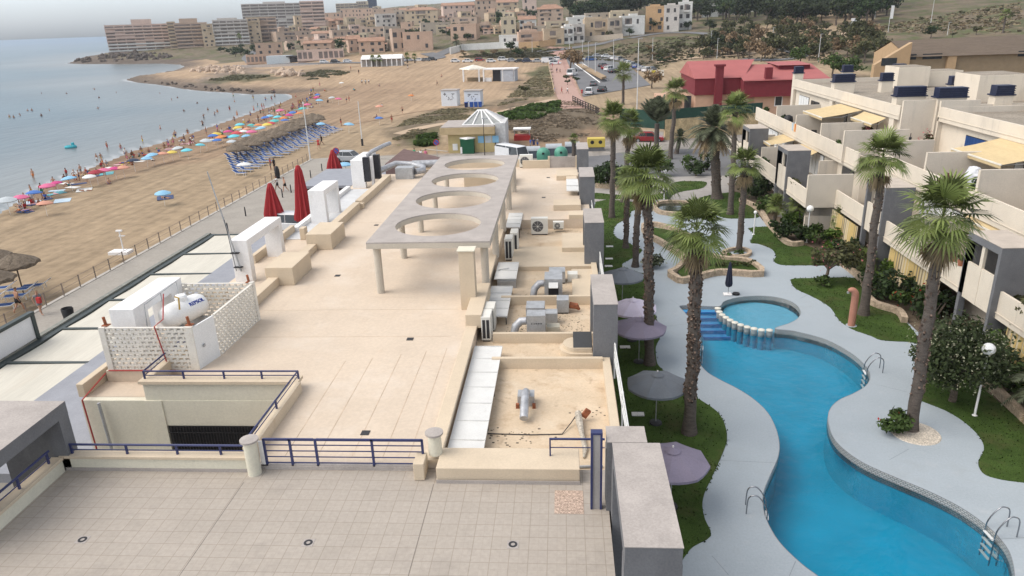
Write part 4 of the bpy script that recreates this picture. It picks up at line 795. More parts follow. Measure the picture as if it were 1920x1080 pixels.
# lawns
LAWNS=[[(1117,379),(1190,379),(1204,388),(1183,397),(1181,407),(1157,420),(1150,434),(1155,445),(1170,452),(1188,461),(1204,470),(1186,484),(1168,494),(1170,501),(1195,510),(1212,518),(1221,540),(1223,570),(1234,608),(1238,630),(1230,650),(1230,667),(1233,683),(1243,695),(1262,718),(1285,735),(1303,745),(1317,753),(1338,767),(1350,779),(1360,800),(1363,825),(1355,850),(1337,890),(1321,925),(1317,950),(1322,975),(1333,1005),(1300,1025),(1283,1045),(1240,1100),(1160,1100),(1150,900),(1142,700),(1130,550),(1122,450)],
[(1115,362),(1160,366),(1215,366),(1250,360),(1265,342),(1300,340),(1325,342),(1318,352),(1300,356),(1280,359),(1263,365),(1256,372),(1246,374),(1180,373.5),(1116,373)],
[(1305,378),(1313,371),(1333,366),(1360,362),(1388,362),(1402,380),(1418,400),(1421,408),(1380,410),(1355,408),(1330,398),(1312,388)],
[(1405,428),(1440,425),(1450,428),(1467,447),(1482,459),(1510,461),(1545,475),(1575,497),(1523,497.5),(1473,497.5),(1456,494),(1451,488),(1455,480),(1448,468),(1433,461),(1420,457),(1407,455),(1412,442),(1410,435)],
[(1483,528),(1488,523),(1527,522),(1607,522),(1622,545),(1632,570),(1655,580),(1688,594),(1725,640),(1700,641),(1653,638),(1633,630),(1597,617),(1573,600),(1557,577),(1527,558),(1493,542)],
[(1724,690),(1722,745),(1728,752),(1773,770),(1810,793),(1837,820),(1845,843),(1834,867),(1843,887),(1867,897),(1920,905),(2100,920),(2100,930),(2080,880),(1930,800),(1850,735),(1800,695),(1760,680)]]
for i,l in enumerate(LAWNS):
    P=cr(xy(l),3) if i else cr([(max(x,1.66),y) for x,y in xy(l)],3); m=fill([P],.03); k=len(P); m.add([(x,y,z) for z in (.03,-.02) for x,y in P],[(j,(j+1)%k,k+(j+1)%k,k+j) for j in range(k)]); m.build('lawn',M_grass,kind='structure')
gb=MB(); rg=random.Random(2)
for i,l in enumerate(LAWNS):
    P=[(max(x,1.7),y) for x,y in xy(l)]; P=cr(P,3); xs=[p[0] for p in P]; ys=[p[1] for p in P]; n=int(40*(max(xs)-min(xs))*(max(ys)-min(ys))); X=np.array([rg.uniform(min(xs)-.1,max(xs)+.1) for _ in range(n)]); Y=np.array([rg.uniform(min(ys)-.1,max(ys)+.1) for _ in range(n)]); d=pdist(X,Y,P); ok=inpoly(X,Y,P)|(d<.07)
    for x,y,o in zip(X,Y,ok):
        if o and y>13: a=rg.random()*6.28; s=rg.uniform(.03,.07); c,q_=math.cos(a)*s,math.sin(a)*s; gb.add([(x-c,y-q_,.0),(x+c,y+q_,.0),(x+c*.6+rg.uniform(-.04,.04),y+q_*.6+rg.uniform(-.04,.04),rg.uniform(.05,.11))],[(0,1,2)])
gb.cut=[]; gb.build('lawn_grass_blades',leafmat('grass_blade',(.050,.078,.02),.55),kind='stuff',recalc=False)
jm=mat('deck_joint_line',(.25,.28,.30))
for a,b in (((1335,1042),(1366,1078)),((1492,1052),(1480,1080)),((1327,862),(1455,868)),((1668,862),(1704,842)),((1852,1012),(1925,1008)),((1242,612),(1302,606)),((1500,560),(1560,530)),((1640,720),(1700,735)),((1255,560),(1275,573))):
    A,B=gp(*a),gp(*b); t=(B-A).normalized(); n=Vector((-t.y,t.x,0))*.012; MB().add([(*(A-n)[:2],.004),(*(A+n)[:2],.004),(*(B+n)[:2],.004),(*(B-n)[:2],.004)],[(0,1,2,3)]).build('deck_joint',jm,kind='structure')
bed=cr(xy([(1385,372),(1412,392),(1440,425),(1467,447),(1482,459),(1510,461),(1560,488),(1610,522),(1625,545),(1634,570),(1660,580),(1690,594),(1740,640),(1810,695),(1850,735),(1920,800),(2000,860)]),3,False); fill([bed+[(24,16),(24,78),(17.5,78)]],.012).build('planting_bed',M_soil,kind='structure')
# low stone walls
def stone_wall(pts,label,h=.38,th=.34,closed=False):
    P=cr(xy(pts),3,closed); q=thing('stone_wall',label,'stone wall',(P[0][0],P[0][1],0)); MB().wall(P,th,-.05,h,closed).build('wall',M_stone,q); return q
stone_wall([(1388,378),(1412,388),(1428,402),(1440,422),(1456,440),(1470,455),(1486,462),(1504,460)],'low rubble wall edging the shrub bed beside the far lawns')
stone_wall([(1573,494),(1606,519),(1624,545),(1632,569),(1652,579),(1684,589),(1695,606)],'low rubble wall along the shrub bed behind the shower post')
stone_wall([(1812,693),(1850,722),(1920,790),(2010,870)],'low rubble wall along the right shrub bed by the nearest lamp')
stone_wall([(1206,428),(1215,445),(1237,457),(1270,478),(1283,493),(1268,511),(1256,517),(1264,524),(1280,531),(1313,523),(1353,515),(1428,518),(1403,495),(1362,491),(1337,486),(1318,478),(1307,467),(1298,452),(1265,436),(1230,425)],'winding rubble planter wall between the pool and the pond',.42,.36,True)
fill([cr(xy([(1210,430),(1237,453),(1270,474),(1285,492),(1270,511),(1285,527),(1313,519),(1353,511),(1420,514),(1400,497),(1337,488),(1310,473),(1298,455),(1265,438)]),3)],.2).build('planter_soil',M_grass,kind='structure')
stone_wall([(1117,352),(1150,354),(1200,360)],'low rubble wall under the big clipped hedge',.5,.4)
v=gp(1385,474); stone_wall([(1356,477),(1372,470),(1392,469),(1406,475),(1400,482),(1378,484)],'small rubble ring round a slim palm by the far lawn',.25,.25,True)
pd=thing('garden_pond','oval ornamental pond with a stone rim and dark water','pond',tuple(gp(1262,390)))
pc=cr(xy([(1228,393),(1236,384),(1262,382),(1290,384),(1300,392),(1290,402),(1262,404),(1238,401)]),4); MB().wall(pc,.35,0,.35,True).build('rim',M_stone,pd); fill([pc],.1).build('water',mat('pond_water',(.03,.04,.03),rough=.08,var=.2),pd)
g=thing('gravel_ring','round bed of white pebbles at the foot of a leaning palm','pebble bed',tuple(gp(1716,812))); c=gp(1716,812); MB().lathe([(.98,0),(.95,.03),(0,.05)],(c.x,c.y,0),32).build('pebbles',mat('white_pebbles',(.56,.50,.42),var=.3,scale=14,fine=.5,fscale=45,bump=.8,bscale=45),g)
for i,p in enumerate([(1143,463),(1142,486),(1141,500),(1172,652),(1196,778)]):
    v=gp(*p); q=thing('paving_slab','small pale paving slab in the lawn, '+['between the first two slim palms','left of the flowering bush','above the farthest grey parasol','beside the middle grey portal frame','under the nearest grey-blue parasol'][i],'slab',(v.x,v.y,.03)); MB().box(v.x-.28,v.x+.28,v.y-.16,v.y+.16,.02,.07).build('slab',M_white,q,bev=.01)
# pool ladders
M_steel=mat('stainless_steel',(.30,.31,.33),rough=.25,var=.05,metal=.9)
def ladder(p0,p1,label,z=0):
    a=gp(*p0);b=gp(*p1); q=thing('pool_ladder',label,'pool ladder',((a.x+b.x)/2,(a.y+b.y)/2,0),'steel pool ladders'); ax=(b-a); ln=ax.length; ax/=ln; c=(a+b)/2
    nrm=Vector((-ax.y,ax.x,0)); 
    if inpoly([c.x+nrm.x*.5],[c.y+nrm.y*.5],PWs)[0]: nrm=-nrm   # nrm points to the deck
    hw=.27
    for s in (-1,1):
        o=c+ax*hw*s; P=[o+nrm*.62,o+nrm*.60+Vector((0,0,.62)),o+nrm*.45+Vector((0,0,.80)),o+nrm*.22+Vector((0,0,.76)),o-nrm*.06+Vector((0,0,.3)),o-nrm*.10+Vector((0,0,-.2)),o-nrm*.10+Vector((0,0,-1.2))]
        MB().tube(cr([tuple(p) for p in P],4,False),.024,8).build('handrail',M_steel,q,smooth=60)
    for z in (-.15,-.42,-.69,-.96): o=c-nrm*.12; MB().obox((o.x,o.y,z),(hw,.05,.015),rz=math.atan2(ax.y,ax.x)).build('rung',mat('white_rung',(.6,.62,.62)),q)
ladder((1433,968),(1431,950),'steel pool ladder on the left edge, nearest the purple parasol'); ladder((1853,987),(1872,1008),'steel pool ladder with white rungs in the lower right corner of the pool'); ladder((1622,685),(1632,702),'steel pool ladder on the right bend of the pool below the shower'); ladder((1313,640),(1313,655),'steel pool ladder behind the trunk of the nearest palm')
# shower posts and lamps
def shower(p,t,label):
    b=gp(*p); h=hgt(b,*t); q=thing('pool_shower',label,'shower',tuple(b)); P=[(b.x,b.y,0),(b.x,b.y,h*.75),(b.x-.04,b.y,h*.9),(b.x-.2,b.y,h*.985),(b.x-.42,b.y,h*.97)]
    MB().tube(cr(P,4,False),[.2]*9+[.19,.18,.17,.16,.15,.13,.11,.10],12).build('column',mat('terracotta_resin',(.42,.20,.14),rough=.6,var=.06),q,smooth=60); MB().cyl(b.x,b.y,0,.04,.3,16).build('base',M_deck,q); MB().cyl(b.x-.42,b.y,h*.90,h*.94,.07,12).build('shower_head',M_metal,q)
shower((1596,611),(1590,541),'terracotta hook-shaped shower post on the lawn behind the pool'); shower((1214,566),(1211,517),'terracotta shower post half hidden behind a palm trunk')
M_globe=mat('white_globe',(.80,.80,.78),rough=.35,var=.02)
def lamp(p,t,label,r=.27):
    b=gp(*p); h=hgt(b,*t); q=thing('garden_lamp',label,'lamp',tuple(b),'white globe lamps in the garden'); MB().lathe([(.11,0),(.11,.05),(.05,.08),(.042,h-2*r)],(b.x,b.y,0),10).build('pole',M_white,q,smooth=40)
    MB().lathe([(.03,-r)]+[(r*math.cos(a),r*math.sin(a)) for a in [R(-80+16*k) for k in range(11)]]+[(0,r)],(b.x,b.y,h-r),20).build('globe',M_globe,q,smooth=80)
lamp((1827,780),(1857,644),'tall white globe lamp on the lawn beside the pale flowering tree'); lamp((1512,455),(1519,385),'white globe lamp among shrubs in front of the cream building'); lamp((1245,374),(1246,318),'white lamp post on the lawn left of the pond path',.16); lamp((1413,440),(1455,345) if 0 else (1419,395),'small white lamp in the shrubs by the date palm',.14)
# parasols
def parasol(apex,rad,m,label,rot=0,za=2.5):
    v=gp(*apex,za); q=thing('garden_parasol',label,'parasol',(v.x,v.y,0),'open parasols on the poolside lawn'); n=8; t=MB(); V=[(v.x,v.y,za)];F=[]
    for k in range(n):
        a0=rot+6.2832*k/n; 
        for j in range(3):
            a=a0+6.2832*j/(3*n); 
            for f,z in ((.35,.14),(.7,.31),(1,.50)):
                rr=rad*f*(1 if j==0 else .95); V.append((v.x+rr*math.cos(a),v.y+rr*math.sin(a),za-z-(0 if j==0 else .035*f)))
    M=3*n
    for k in range(M):
        b=1+3*k;c=1+3*((k+1)%M); F+=[(0,b,c),(b,b+1,c+1,c),(b+1,b+2,c+2,c+1)]
    o=len(V)
    for k in range(M): x,y,z=V[3+3*k]; V.append((x,y,z-.10))
    for k in range(M): F.append((3+3*k,o+k,o+(k+1)%M,3+3*((k+1)%M)))
    t.add(V,F); t.build('canopy',m,q); 
    MB().lathe([(.30,za-.06),(.18,za+.01),(.05,za+.07),(0,za+.09)],(v.x,v.y,0),8).build('vent_cap',m,q); MB().lathe([(.03,za+.08),(.03,za+.14),(0,za+.15)],(v.x,v.y,0),8).build('finial',M_white,q)
    MB().cyl(v.x,v.y,.03,za,.025,8).build('pole',M_metal,q,smooth=40); MB().lathe([(.28,.03),(.26,.1),(.05,.14)],(v.x,v.y,0),16).build('base',M_dark,q)
    for k in range(n): a=rot+6.2832*k/n; MB().tube([(v.x,v.y,za-.62),(v.x+rad*.62*math.cos(a),v.y+rad*.62*math.sin(a),za-.30)],.01,4).build('rib',M_metal,q)
P_gb=mat('parasol_grey_blue',(.155,.172,.195),rough=.8,var=.06); P_pu=mat('parasol_dusty_purple',(.225,.20,.265),rough=.8,var=.06); P_li=mat('parasol_pale_lilac',(.58,.53,.64),rough=.8,var=.05)
parasol((1168,503),1.35,P_gb,'grey-blue open parasol farthest along the lawn',.2); parasol((1187,561),1.35,P_li,'pale lilac open parasol between the grey-blue and purple ones',.3); parasol((1200,597),1.4,P_pu,'dusty purple open parasol behind a palm trunk',.1); parasol((1233,700),1.35,P_gb,'grey-blue open parasol on the lawn next to the nearest palm',.35); parasol((1262,842),1.32,P_pu,'dusty purple open parasol nearest the camera behind the wide grey portal',.55)
b=gp(1365,553); h=hgt(b,1364,490); q=thing('closed_parasol','closed navy parasol on a white base at the pool edge','parasol',tuple(b)); pr=[(.06,.55),(.2,.62),(.24,.8),(.2,1.2),(.12,h*.85),(.05,h-.05),(0,h)]
t=MB(); n=16; V=[];F=[]
for r,z in pr:
    for k in range(n): rr=r*(1 if k%2 else .72); V.append((b.x+rr*math.cos(6.2832*k/n),b.y+rr*math.sin(6.2832*k/n),z))
for i in range(len(pr)-1):
    for k in range(n): F.append((i*n+k,i*n+(k+1)%n,(i+1)*n+(k+1)%n,(i+1)*n+k))
t.add(V,F).build('folded_canopy',mat('navy_canvas',(.025,.028,.05),var=.1),q,smooth=50); MB().cyl(b.x,b.y,.05,.6,.025,8).build('pole',M_metal,q); MB().box(b.x-.28,b.x+.22,b.y-.22,b.y+.22,0,.1).build('base',M_white,q,bev=.02)
q=thing('base_weight','black round weight beside the closed navy parasol','weight',(b.x+.5,b.y,0)); MB().lathe([(.22,0),(.24,.06),(.22,.12),(0,.14)],(b.x+.52,b.y+.05,0),16).build('weight',M_black,q,smooth=50)
# palms: (base, crown centre, crown radius m, kind ...)
def PALM(b,c,Rm,kind,label,**kw):
    base=gp(*b); h=hgt(base,*c); d=ray(*c); t=math.hypot(base.x,base.y)/math.hypot(d.x,d.y); top=CAM+d*t; return palm(base,top,Rm,kind,label,**kw)
PALM((1292,812),(1306,438),1.75,'fan','tall fan palm nearest the camera, shaggy trunk left of the pool',r0=.27,r1=.22,boots=260,seed=3)
PALM((1708,806),(1766,415),2.15,'fan','leaning fan palm growing from the white pebble bed',r0=.25,r1=.2,boots=120,seed=4,bootmat=M_boot)
PALM((1619,590),(1655,300),1.95,'fan','fan palm on the lawn behind the shower with a smooth grey trunk',r0=.26,r1=.19,boots=60,seed=5)
PALM((1218,683),(1212,335),1.9,'fan','fan palm with a shaggy trunk between the parasols and the pool',r0=.25,r1=.2,boots=240,seed=6,n=40)
PALM((1191,500),(1197,345),1.5,'fan','slim fan palm by the flowering bush on the left lawn',r0=.24,r1=.2,boots=40,seed=7)
PALM((1173,465),(1177,340),1.4,'fan','slim fan palm on the lawn by the path bend, frayed half way up',r0=.22,r1=.18,boots=70,seed=8)
PALM((1147,408),(1150,225),2.0,'fan','tall grey-trunked fan palm closest to the building\'s far portal',r0=.26,r1=.2,boots=20,seed=9)
PALM((1168,379),(1180,240),2.1,'fan','fan palm with a wide crown behind the tall grey-trunked one',r0=.25,r1=.2,boots=20,seed=10)
PALM((1256,298),(1267,175),2.3,'fan','fan palm standing alone before the green-topped yard wall',r0=.3,r1=.22,boots=20,seed=11,n=28)
PALM((1230,285),(1232,232),4.0,'date','upright grey-green date palm in front of the yard',r0=.35,r1=.32,seed=12,up=1,n=46,dead=0)
PALM((1344,372),(1338,240),2.9,'date','thick-trunked date palm with drooping grey fronds at the path bend',r0=.48,r1=.42,boots=60,seed=13,n=54,dead=22)
PALM((1369,402),(1379,210),2.0,'fan','tall slim fan palm rising beside the thick date palm',r0=.26,r1=.2,boots=20,seed=14,n=26)
PALM((1385,472),(1397,312),1.75,'fan','slim fan palm growing from the small stone ring',r0=.24,r1=.2,boots=30,seed=15,n=28)
PALM((1268,288),(1275,258),1.6,'date','small date palm beside the parked blue car',r0=.3,r1=.25,seed=16,n=30,dead=0)
for i,(b,c,r,l) in enumerate([((1450,432),(1456,385),1.2,'squat fan palm in the shrub bed nearest the far lawn'),((1494,425),(1497,385),1.25,'squat fan palm beside the cream block, left of the globe lamp'),((1580,455),(1580,408),1.2,'squat fan palm before the yellow curtain, right of the globe lamp'),((1630,520),(1625,488),1.0,'squat fan palm at the foot of the tall grey post')]): PALM(b,c,r,'fan',l,r0=.16,r1=.13,seed=30+i,n=26,dead=3,group='squat palms in the shrub bed')
b=gp(1960,800); palm(b,(b.x,b.y,2.2),2.0,'date','palm with long drooping yellowish fronds at the right edge of the garden',r0=.25,r1=.22,seed=41,n=34,dead=8)
# shrubs
def SH(p,r,n,size,m,label,**kw): v=gp(*p); return shrub((v.x,v.y,r[2]*.98),r,n,size,m,label,**kw)
tree(tuple(gp(1783,752)),4.1,(2.0,2.0,1.75),6500,.10,leafmat('round_tree_green',(.058,.078,.032),.4),'round clipped tree dotted with cream blossom on the right lawn',flower=L_cream,nf=1100,seed=2,clump=46,trunk=.3,flat=1)
SH((1672,808),(.75,.7,.55),700,.11,L_mid,'leafy bush at the foot of the leaning palm',flower=L_red,nf=12)
tree(tuple(gp(1543,535)),3.0,(1.7,1.5,1.1),1300,.14,L_olive,'oleander tree with pink flowers on the edge of the lawn','oleander',flower=L_pink,nf=90,seed=5,clump=14,lean=(.7,.4))
SH((1543,537),(.6,.55,.4),320,.11,L_mid,'low green bush under the pink oleander')
SH((1222,500),(1.0,.8,.45),600,.12,L_grey,'low bush with cream flowers between two palm trunks',flower=L_cream,nf=140)
SH((1140,349),(1.9,2.4,1.35),2600,.15,L_dark,'big dark clipped hedge beside the farthest portals',name='hedge',cat='hedge',flower=L_bright,nf=500)
for hs,hr in HEDGE_SPOTS: shrub(hs,hr,900,.09,L_dark,'clipped dark hedge in the white planter box',name='hedge',cat='hedge')
BED=[((1465,447),1.2,L_dark,'dark shrub behind the low wall near the date palm'),((1420,372),1.9,L_dark,'big dark shrub against the grey building base, farthest in the bed'),((1395,350),1.7,L_dark,'dark shrub beside the palm ring, at the far end of the bed'),((1440,400),1.2,L_mid,'mid green shrub by the white signboard'),((1480,430),1.1,L_bright,'bright green shrub left of the globe lamp'),((1495,452),1.3,L_dark,'dark rounded shrub at the foot of the garden globe lamp'),((1535,458),1.2,L_mid,'mid green shrub right of the globe lamp'),((1562,466),1.1,L_bright,'yellow-green shrub behind the oleander'),((1590,490),1.3,L_dark,'dark shrub behind the oleander, near the grey post'),((1612,512),.9,L_grey,'grey-green shrub at the bend of the low wall'),((1645,530),1.2,L_bright,'bright green shrub right of the smooth grey palm trunk'),((1660,560),1.5,L_dark,'large dark shrub in the bed behind the lawn'),((1690,565),1.4,L_dark,'dark shrub left of the leaning palm trunk'),((1715,590),1.3,L_mid,'mid green shrub with red flowers right of the leaning palm'),((1745,600),1.4,L_dark,'dark shrub behind the pale flowering tree'),((1840,690),1.6,L_mid,'broad green shrub behind the nearest globe lamp'),((1885,720),1.5,L_dark,'dark shrub under the striped yellow curtain, at the right edge'),((1870,660),1.2,L_dark,'shaded shrub under the balcony, above the globe lamp'),((1925,745),1.4,L_mid,'green shrub behind the drooping palm fronds')]
for i,(p,r,m,l) in enumerate(BED): SH(p,(r,r*.9,r*.72),int(520*r),.15,m,l,group='shrubs in the bed by the apartments',seed=i,flower=L_red if 'red' in l else None,nf=20)
for i,(p,r,m,l) in enumerate([((1305,330),1.2,L_dark,'dark shrub at the end of the path by the yard'),((1290,320),1.3,L_mid,'green shrub right of the small date palm'),((1325,318),1.3,L_dark,'dark shrub left of the date palm trunk'),((1240,330),1.4,L_mid,'green shrub behind the lawn left of the path')]): SH(p,(r,r,r*.8),420,.16,m,l,group='shrubs by the yard',seed=60+i)
for i,(x,y) in enumerate([(1385,478),(1360,482)]): SH((x,y),(.45,.4,.25),120,.09,L_bright if i else L_mid,'small plant at the foot of the palm in the stone ring'+(', on its left' if i else ''),stem=False)
rng=random.Random(5)
for i in range(7):
    p=(1330+i*14,502+rng.uniform(-2,2)); v=gp(*p); q=shrub((v.x,v.y,.38),(.3,.3,.2),60,.09,L_olive,'low spiky plant inside the winding rubble planter',name='planter_plant',cat='plant',group='low plants in the rubble planter',stem=False,seed=90+i)
# ================================================================ stepped apartment blocks on the right
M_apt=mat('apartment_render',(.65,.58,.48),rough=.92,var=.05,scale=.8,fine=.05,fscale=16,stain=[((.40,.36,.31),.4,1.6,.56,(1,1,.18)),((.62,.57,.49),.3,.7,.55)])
M_aptd=mat('apartment_shade_and_joint',(.57,.515,.44),rough=.92,var=.05,scale=.8,fine=.05,fscale=16,stain=[((.34,.32,.29),.45,1.5,.55,(1,1,.12))])  # darker copy of the render puts shade on camera-facing walls; also colours joints
M_roofg=mat('gravel_roof',(.27,.235,.19),rough=1,var=.15,scale=.6,fine=.3,fscale=9,stain=[((.19,.165,.14),.4,.5,.55)])
M_navy=mat('navy_cap',(.018,.024,.055),rough=.5,var=.2,scale=6)
M_yel=mat('awning_yellow',(.55,.43,.245),rough=.85,var=.06,scale=1.5,fine=.06,fscale=9,stretch=(1,.2,1)); M_cw=mat('valance_white',(.68,.64,.55),rough=.85)
M_shut=mat('white_shutter',(.70,.71,.70),rough=.6,var=.04); M_glass=mat('dark_window_glass',(.03,.035,.04),rough=.12,var=.3,scale=1,spec=.5); M_bcurt=mat('blue_curtain',(.012,.05,.17),rough=.8,var=.4,scale=3,stretch=(1,6,.1))
M_strip=mat('striped_curtain',(.56,.42,.18),rough=.9,var=.05)
def _stripe():
    nt,L,bs=node_in(M_strip); src=col_src(M_strip); g=_n(nt,'ShaderNodeNewGeometry'); sp=_n(nt,'ShaderNodeSeparateXYZ'); L(g.outputs['Position'],sp.inputs[0])
    w=_n(nt,'ShaderNodeMath',operation='MULTIPLY'); w.inputs[1].default_value=2.6; L(sp.outputs['Y'],w.inputs[0]); f=_n(nt,'ShaderNodeMath',operation='FRACT'); L(w.outputs[0],f.inputs[0])
    cr_=_n(nt,'ShaderNodeValToRGB'); cr_.color_ramp.interpolation='CONSTANT'; e=cr_.color_ramp.elements; e[0].color=(1,1,1,1); e[1].position=.55; e[1].color=(1.05,1.2,1.9,1); k=e.new(.8); k.color=(.45,.5,.8,1)
    L(f.outputs[0],cr_.inputs[0]); m=_n(nt,'ShaderNodeVectorMath',operation='MULTIPLY'); L(src,m.inputs[0]); L(cr_.outputs[0],m.inputs[1]); L(m.outputs[0],bs.inputs['Base Color'])
_stripe()
def block(label,x1,x2,x3,y0,y1,yr0,yr1,xb=46):
    q=thing('apartment_block',label,'apartment building',((x1+x3)/2,(y0+y1)/2,0))
    B=lambda n,m,*b,**k: MB().box(*b).build(n,m,q,**k)
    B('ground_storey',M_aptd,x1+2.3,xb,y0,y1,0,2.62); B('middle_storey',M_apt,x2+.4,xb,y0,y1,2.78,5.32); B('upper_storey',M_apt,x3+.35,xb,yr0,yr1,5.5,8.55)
    B('terrace_floor',M_roofg,x1+.02,x2+.42,y0,y1,2.55,2.8); B('terrace_floor',M_roofg,x2+.02,x3+.5,y0,y1,5.3,5.52); B('roof_deck',M_roofg,x3+.2,xb,yr0,yr1,8.5,9.05)
    B('lower_parapet',M_apt,x1,x1+.14,y0,y1,2.75,3.9); B('middle_parapet',M_apt,x2,x2+.14,y0,y1,5.55,6.72); B('roof_parapet',M_apt,x3,x3+.2,yr0,yr1,8.72,9.52); 
    B('lower_fascia',M_apt,x1-.02,x1+.1,y0,y1,2.5,2.75); B('middle_fascia',M_apt,x2-.02,x2+.1,y0,y1,5.28,5.55); B('roof_fascia',M_apt,x3-.02,x3+.2,yr0,yr1,8.42,8.72)
    B('planter_back',M_apt,x1+.55,x1+.65,y0+.1,y1-.1,2.8,3.55); B('planter_soil',M_soil,x1+.14,x1+.55,y0+.1,y1-.1,2.9,3.42); B('planter_back',M_apt,x2+.55,x2+.65,y0+.1,y1-.1,5.5,6.35); B('planter_soil',M_soil,x2+.14,x2+.55,y0+.1,y1-.1,5.6,6.2)
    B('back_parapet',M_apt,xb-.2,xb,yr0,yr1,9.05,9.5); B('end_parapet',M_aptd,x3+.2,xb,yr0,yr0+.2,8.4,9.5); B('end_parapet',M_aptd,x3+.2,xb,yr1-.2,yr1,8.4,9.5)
    t=MB(); t.tube([(x1-.05,y0,2.82),(x1-.05,y1,2.82)],.025,5); t.tube([(x2-.05,y0,5.6),(x2-.05,y1,5.6)],.025,5); t.tube([(x3-.05,yr0,8.75),(x3-.05,yr1,8.75)],.025,5); each(t,'drain_pipe',M_apt,q)
    t=MB()
    for y in np.arange(y0+3.4,y1,6.75): t.box(x1-.004,x1,y,y+.03,2.75,3.9); t.box(x2-.004,x2,y+2,y+2.03,5.55,6.72)
    for y in np.arange(yr0+3,yr1,6.75): t.box(x3-.004,x3,y,y+.03,8.72,9.5)
    each(t,'panel_joint',M_aptd,q)
    return q
AN=block('near stepped cream apartment block with planted terraces and yellow awnings',21.2,24.2,30.0,16,57,16,61.2)
AF=block('far stepped cream apartment block beyond the cream end wall',19.0,22.6,27.45,57.2,88.5,62.3,91)
def part(q,n,m,*b,**k): return MB().box(*b).build(n,m,q,**k)
# end and party walls across the terraces
for q,x0,x1,y,z0,z1 in ((AF,19.0,22.4,57.0,2.5,5.1),(AF,22.4,27.4,59.9,5.5,8.0),(AF,27.5,30.1,61.9,5.5,10.0),(AF,19.2,22,57.4,0,1.7),(AF,22.7,27.4,66.2,5.5,7.75),(AF,22.7,27.2,73.4,5.5,7.6),(AF,22.7,27.2,80.2,5.5,7.75),(AF,19.1,22.4,71.3,2.8,4.9),(AF,19.1,22.4,79,2.8,4.9),(AF,21.5,24,62.2,2.8,5.2),
    (AN,24.3,30,50.1,5.5,7.9),(AN,24.3,30.1,43.6,5.5,8.0),(AN,24.3,30,36.8,5.5,7.9),(AN,24.3,28,57.0,5.5,7.6),(AN,21.3,24.5,51.5,2.8,5.1),(AN,21.3,24.5,44.2,2.8,5.1),(AN,21.3,24.5,37.7,2.8,5.1),(AN,30.0,33,61.04,5.5,10.0),(AN,21.3,24.5,31,2.8,5.1)):
    part(q,'party_wall',M_aptd,x0,x1,y,y+.2,z0,z1); part(q,'wall_edge',M_apt,x0-.02,x0+.02,y-.01,y+.21,z0,z1)  # wall faces take the shade tone, their end edges the lit tone
# chimneys with navy louvre caps, stair huts
def chimney(q,x,y,w,d,z0,zc=10.15,zt=10.95):
    b=MB().box(x,x+w,y,y+d,z0,zc).build('chimney',M_apt,q); MB().box(x-.12,x+w+.12,y-.08,y+d+.08,zc,zc+.1).build('cap_tray',M_navy,b); c=MB().box(x+.02,x+w-.02,y+.03,y+d-.03,zc+.1,zt).build('cap',M_navy,b)
    t=MB()
    for k in range(4): t.box(x-.03,x+w+.03,y-.02,y+.02,zc+.16+k*.18,zc+.23+k*.18)
    t.cut=[]; t.build('cap_slats',M_navy,b)
for a in ((AF,27.5,63.3,2.3,.9,5.5),(AF,27.5,77.9,2.0,.9,6.5),(AF,27.5,91.2,1.0,.8,5.5),(AF,32.2,78,1.1,.8,9),(AF,33,91,1.1,.8,9),(AF,38.6,90.6,1.3,.8,9),(AF,30.4,70.7,1.1,.8,9) if 0 else (AF,36.0,72,1.2,.8,9),(AN,30.0,61.6,2.2,1.0,5.5),(AN,34.7,62.2,1.4,1.0,8.4)): chimney(*a)
for i,(x0,x1,y0,y1,z1,q) in enumerate(((35.2,38.4,81.5,85,11.2,AF),(38.5,42.5,83,86,10.6,AF),(36.2,40.4,67.8,72,11.3,AF),(40.5,44.8,64,67,10.3,AN))): part(q,'stair_hut',M_apt,x0,x1,y0,y1,9.0,z1); part(q,'hut_roof',M_roofg,x0+.15,x1-.15,y0+.15,y1-.15,z1,z1+.03)
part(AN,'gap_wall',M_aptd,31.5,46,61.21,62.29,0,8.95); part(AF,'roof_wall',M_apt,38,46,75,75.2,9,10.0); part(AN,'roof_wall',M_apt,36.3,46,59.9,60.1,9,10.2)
# windows in the set-back walls: shutter panels, dark glass, curtains
def window(q,x,y0,y1,z0,z1,n,m,fr=.05):
    w=part(q,'window',M_glass,x-.05,x-.02,y0,y1,z0,z1)
    for k in range(n):
        a=y0+(y1-y0)*k/n+fr; b=y0+(y1-y0)*(k+1)/n-fr; MB().box(x-.08,x-.05,a,b,z0+.05,z1-.05).build('shutter' if m is M_shut else 'curtain',m,w)
for q,x,y0,y1,z0,z1,n,m in ((AN,30.35,53.6,57.2,5.6,7.9,1,M_bcurt),(AN,30.35,49.6,53.4,5.6,7.8,4,M_shut),(AN,30.35,44.5,47.4,5.6,7.8,3,M_shut),(AN,24.6,45.0,50.5,2.9,5.0,5,M_shut),(AN,24.6,39.0,43.8,2.9,5.1,6,M_shut),(AN,24.6,52.5,56,2.9,5.0,4,M_shut),(AF,27.8,86,89.5,5.6,7.9,4,M_shut),(AF,27.8,82.5,85.2,5.6,7.7,2,M_glass),(AF,27.8,74.2,78.5,5.6,7.8,2,M_glass),(AF,27.8,67,70.5,5.6,7.8,3,M_shut),(AF,23.0,74.5,78,2.9,5.0,4,M_shut),(AF,23.0,65.5,70.2,2.9,5.0,5,M_shut),(AF,23.0,58.5,61,2.9,5.0,1,M_glass),(AF,23,80,84,2.9,5,4,M_shut)): window(q,x,y0,y1,z0,z1,n,m)
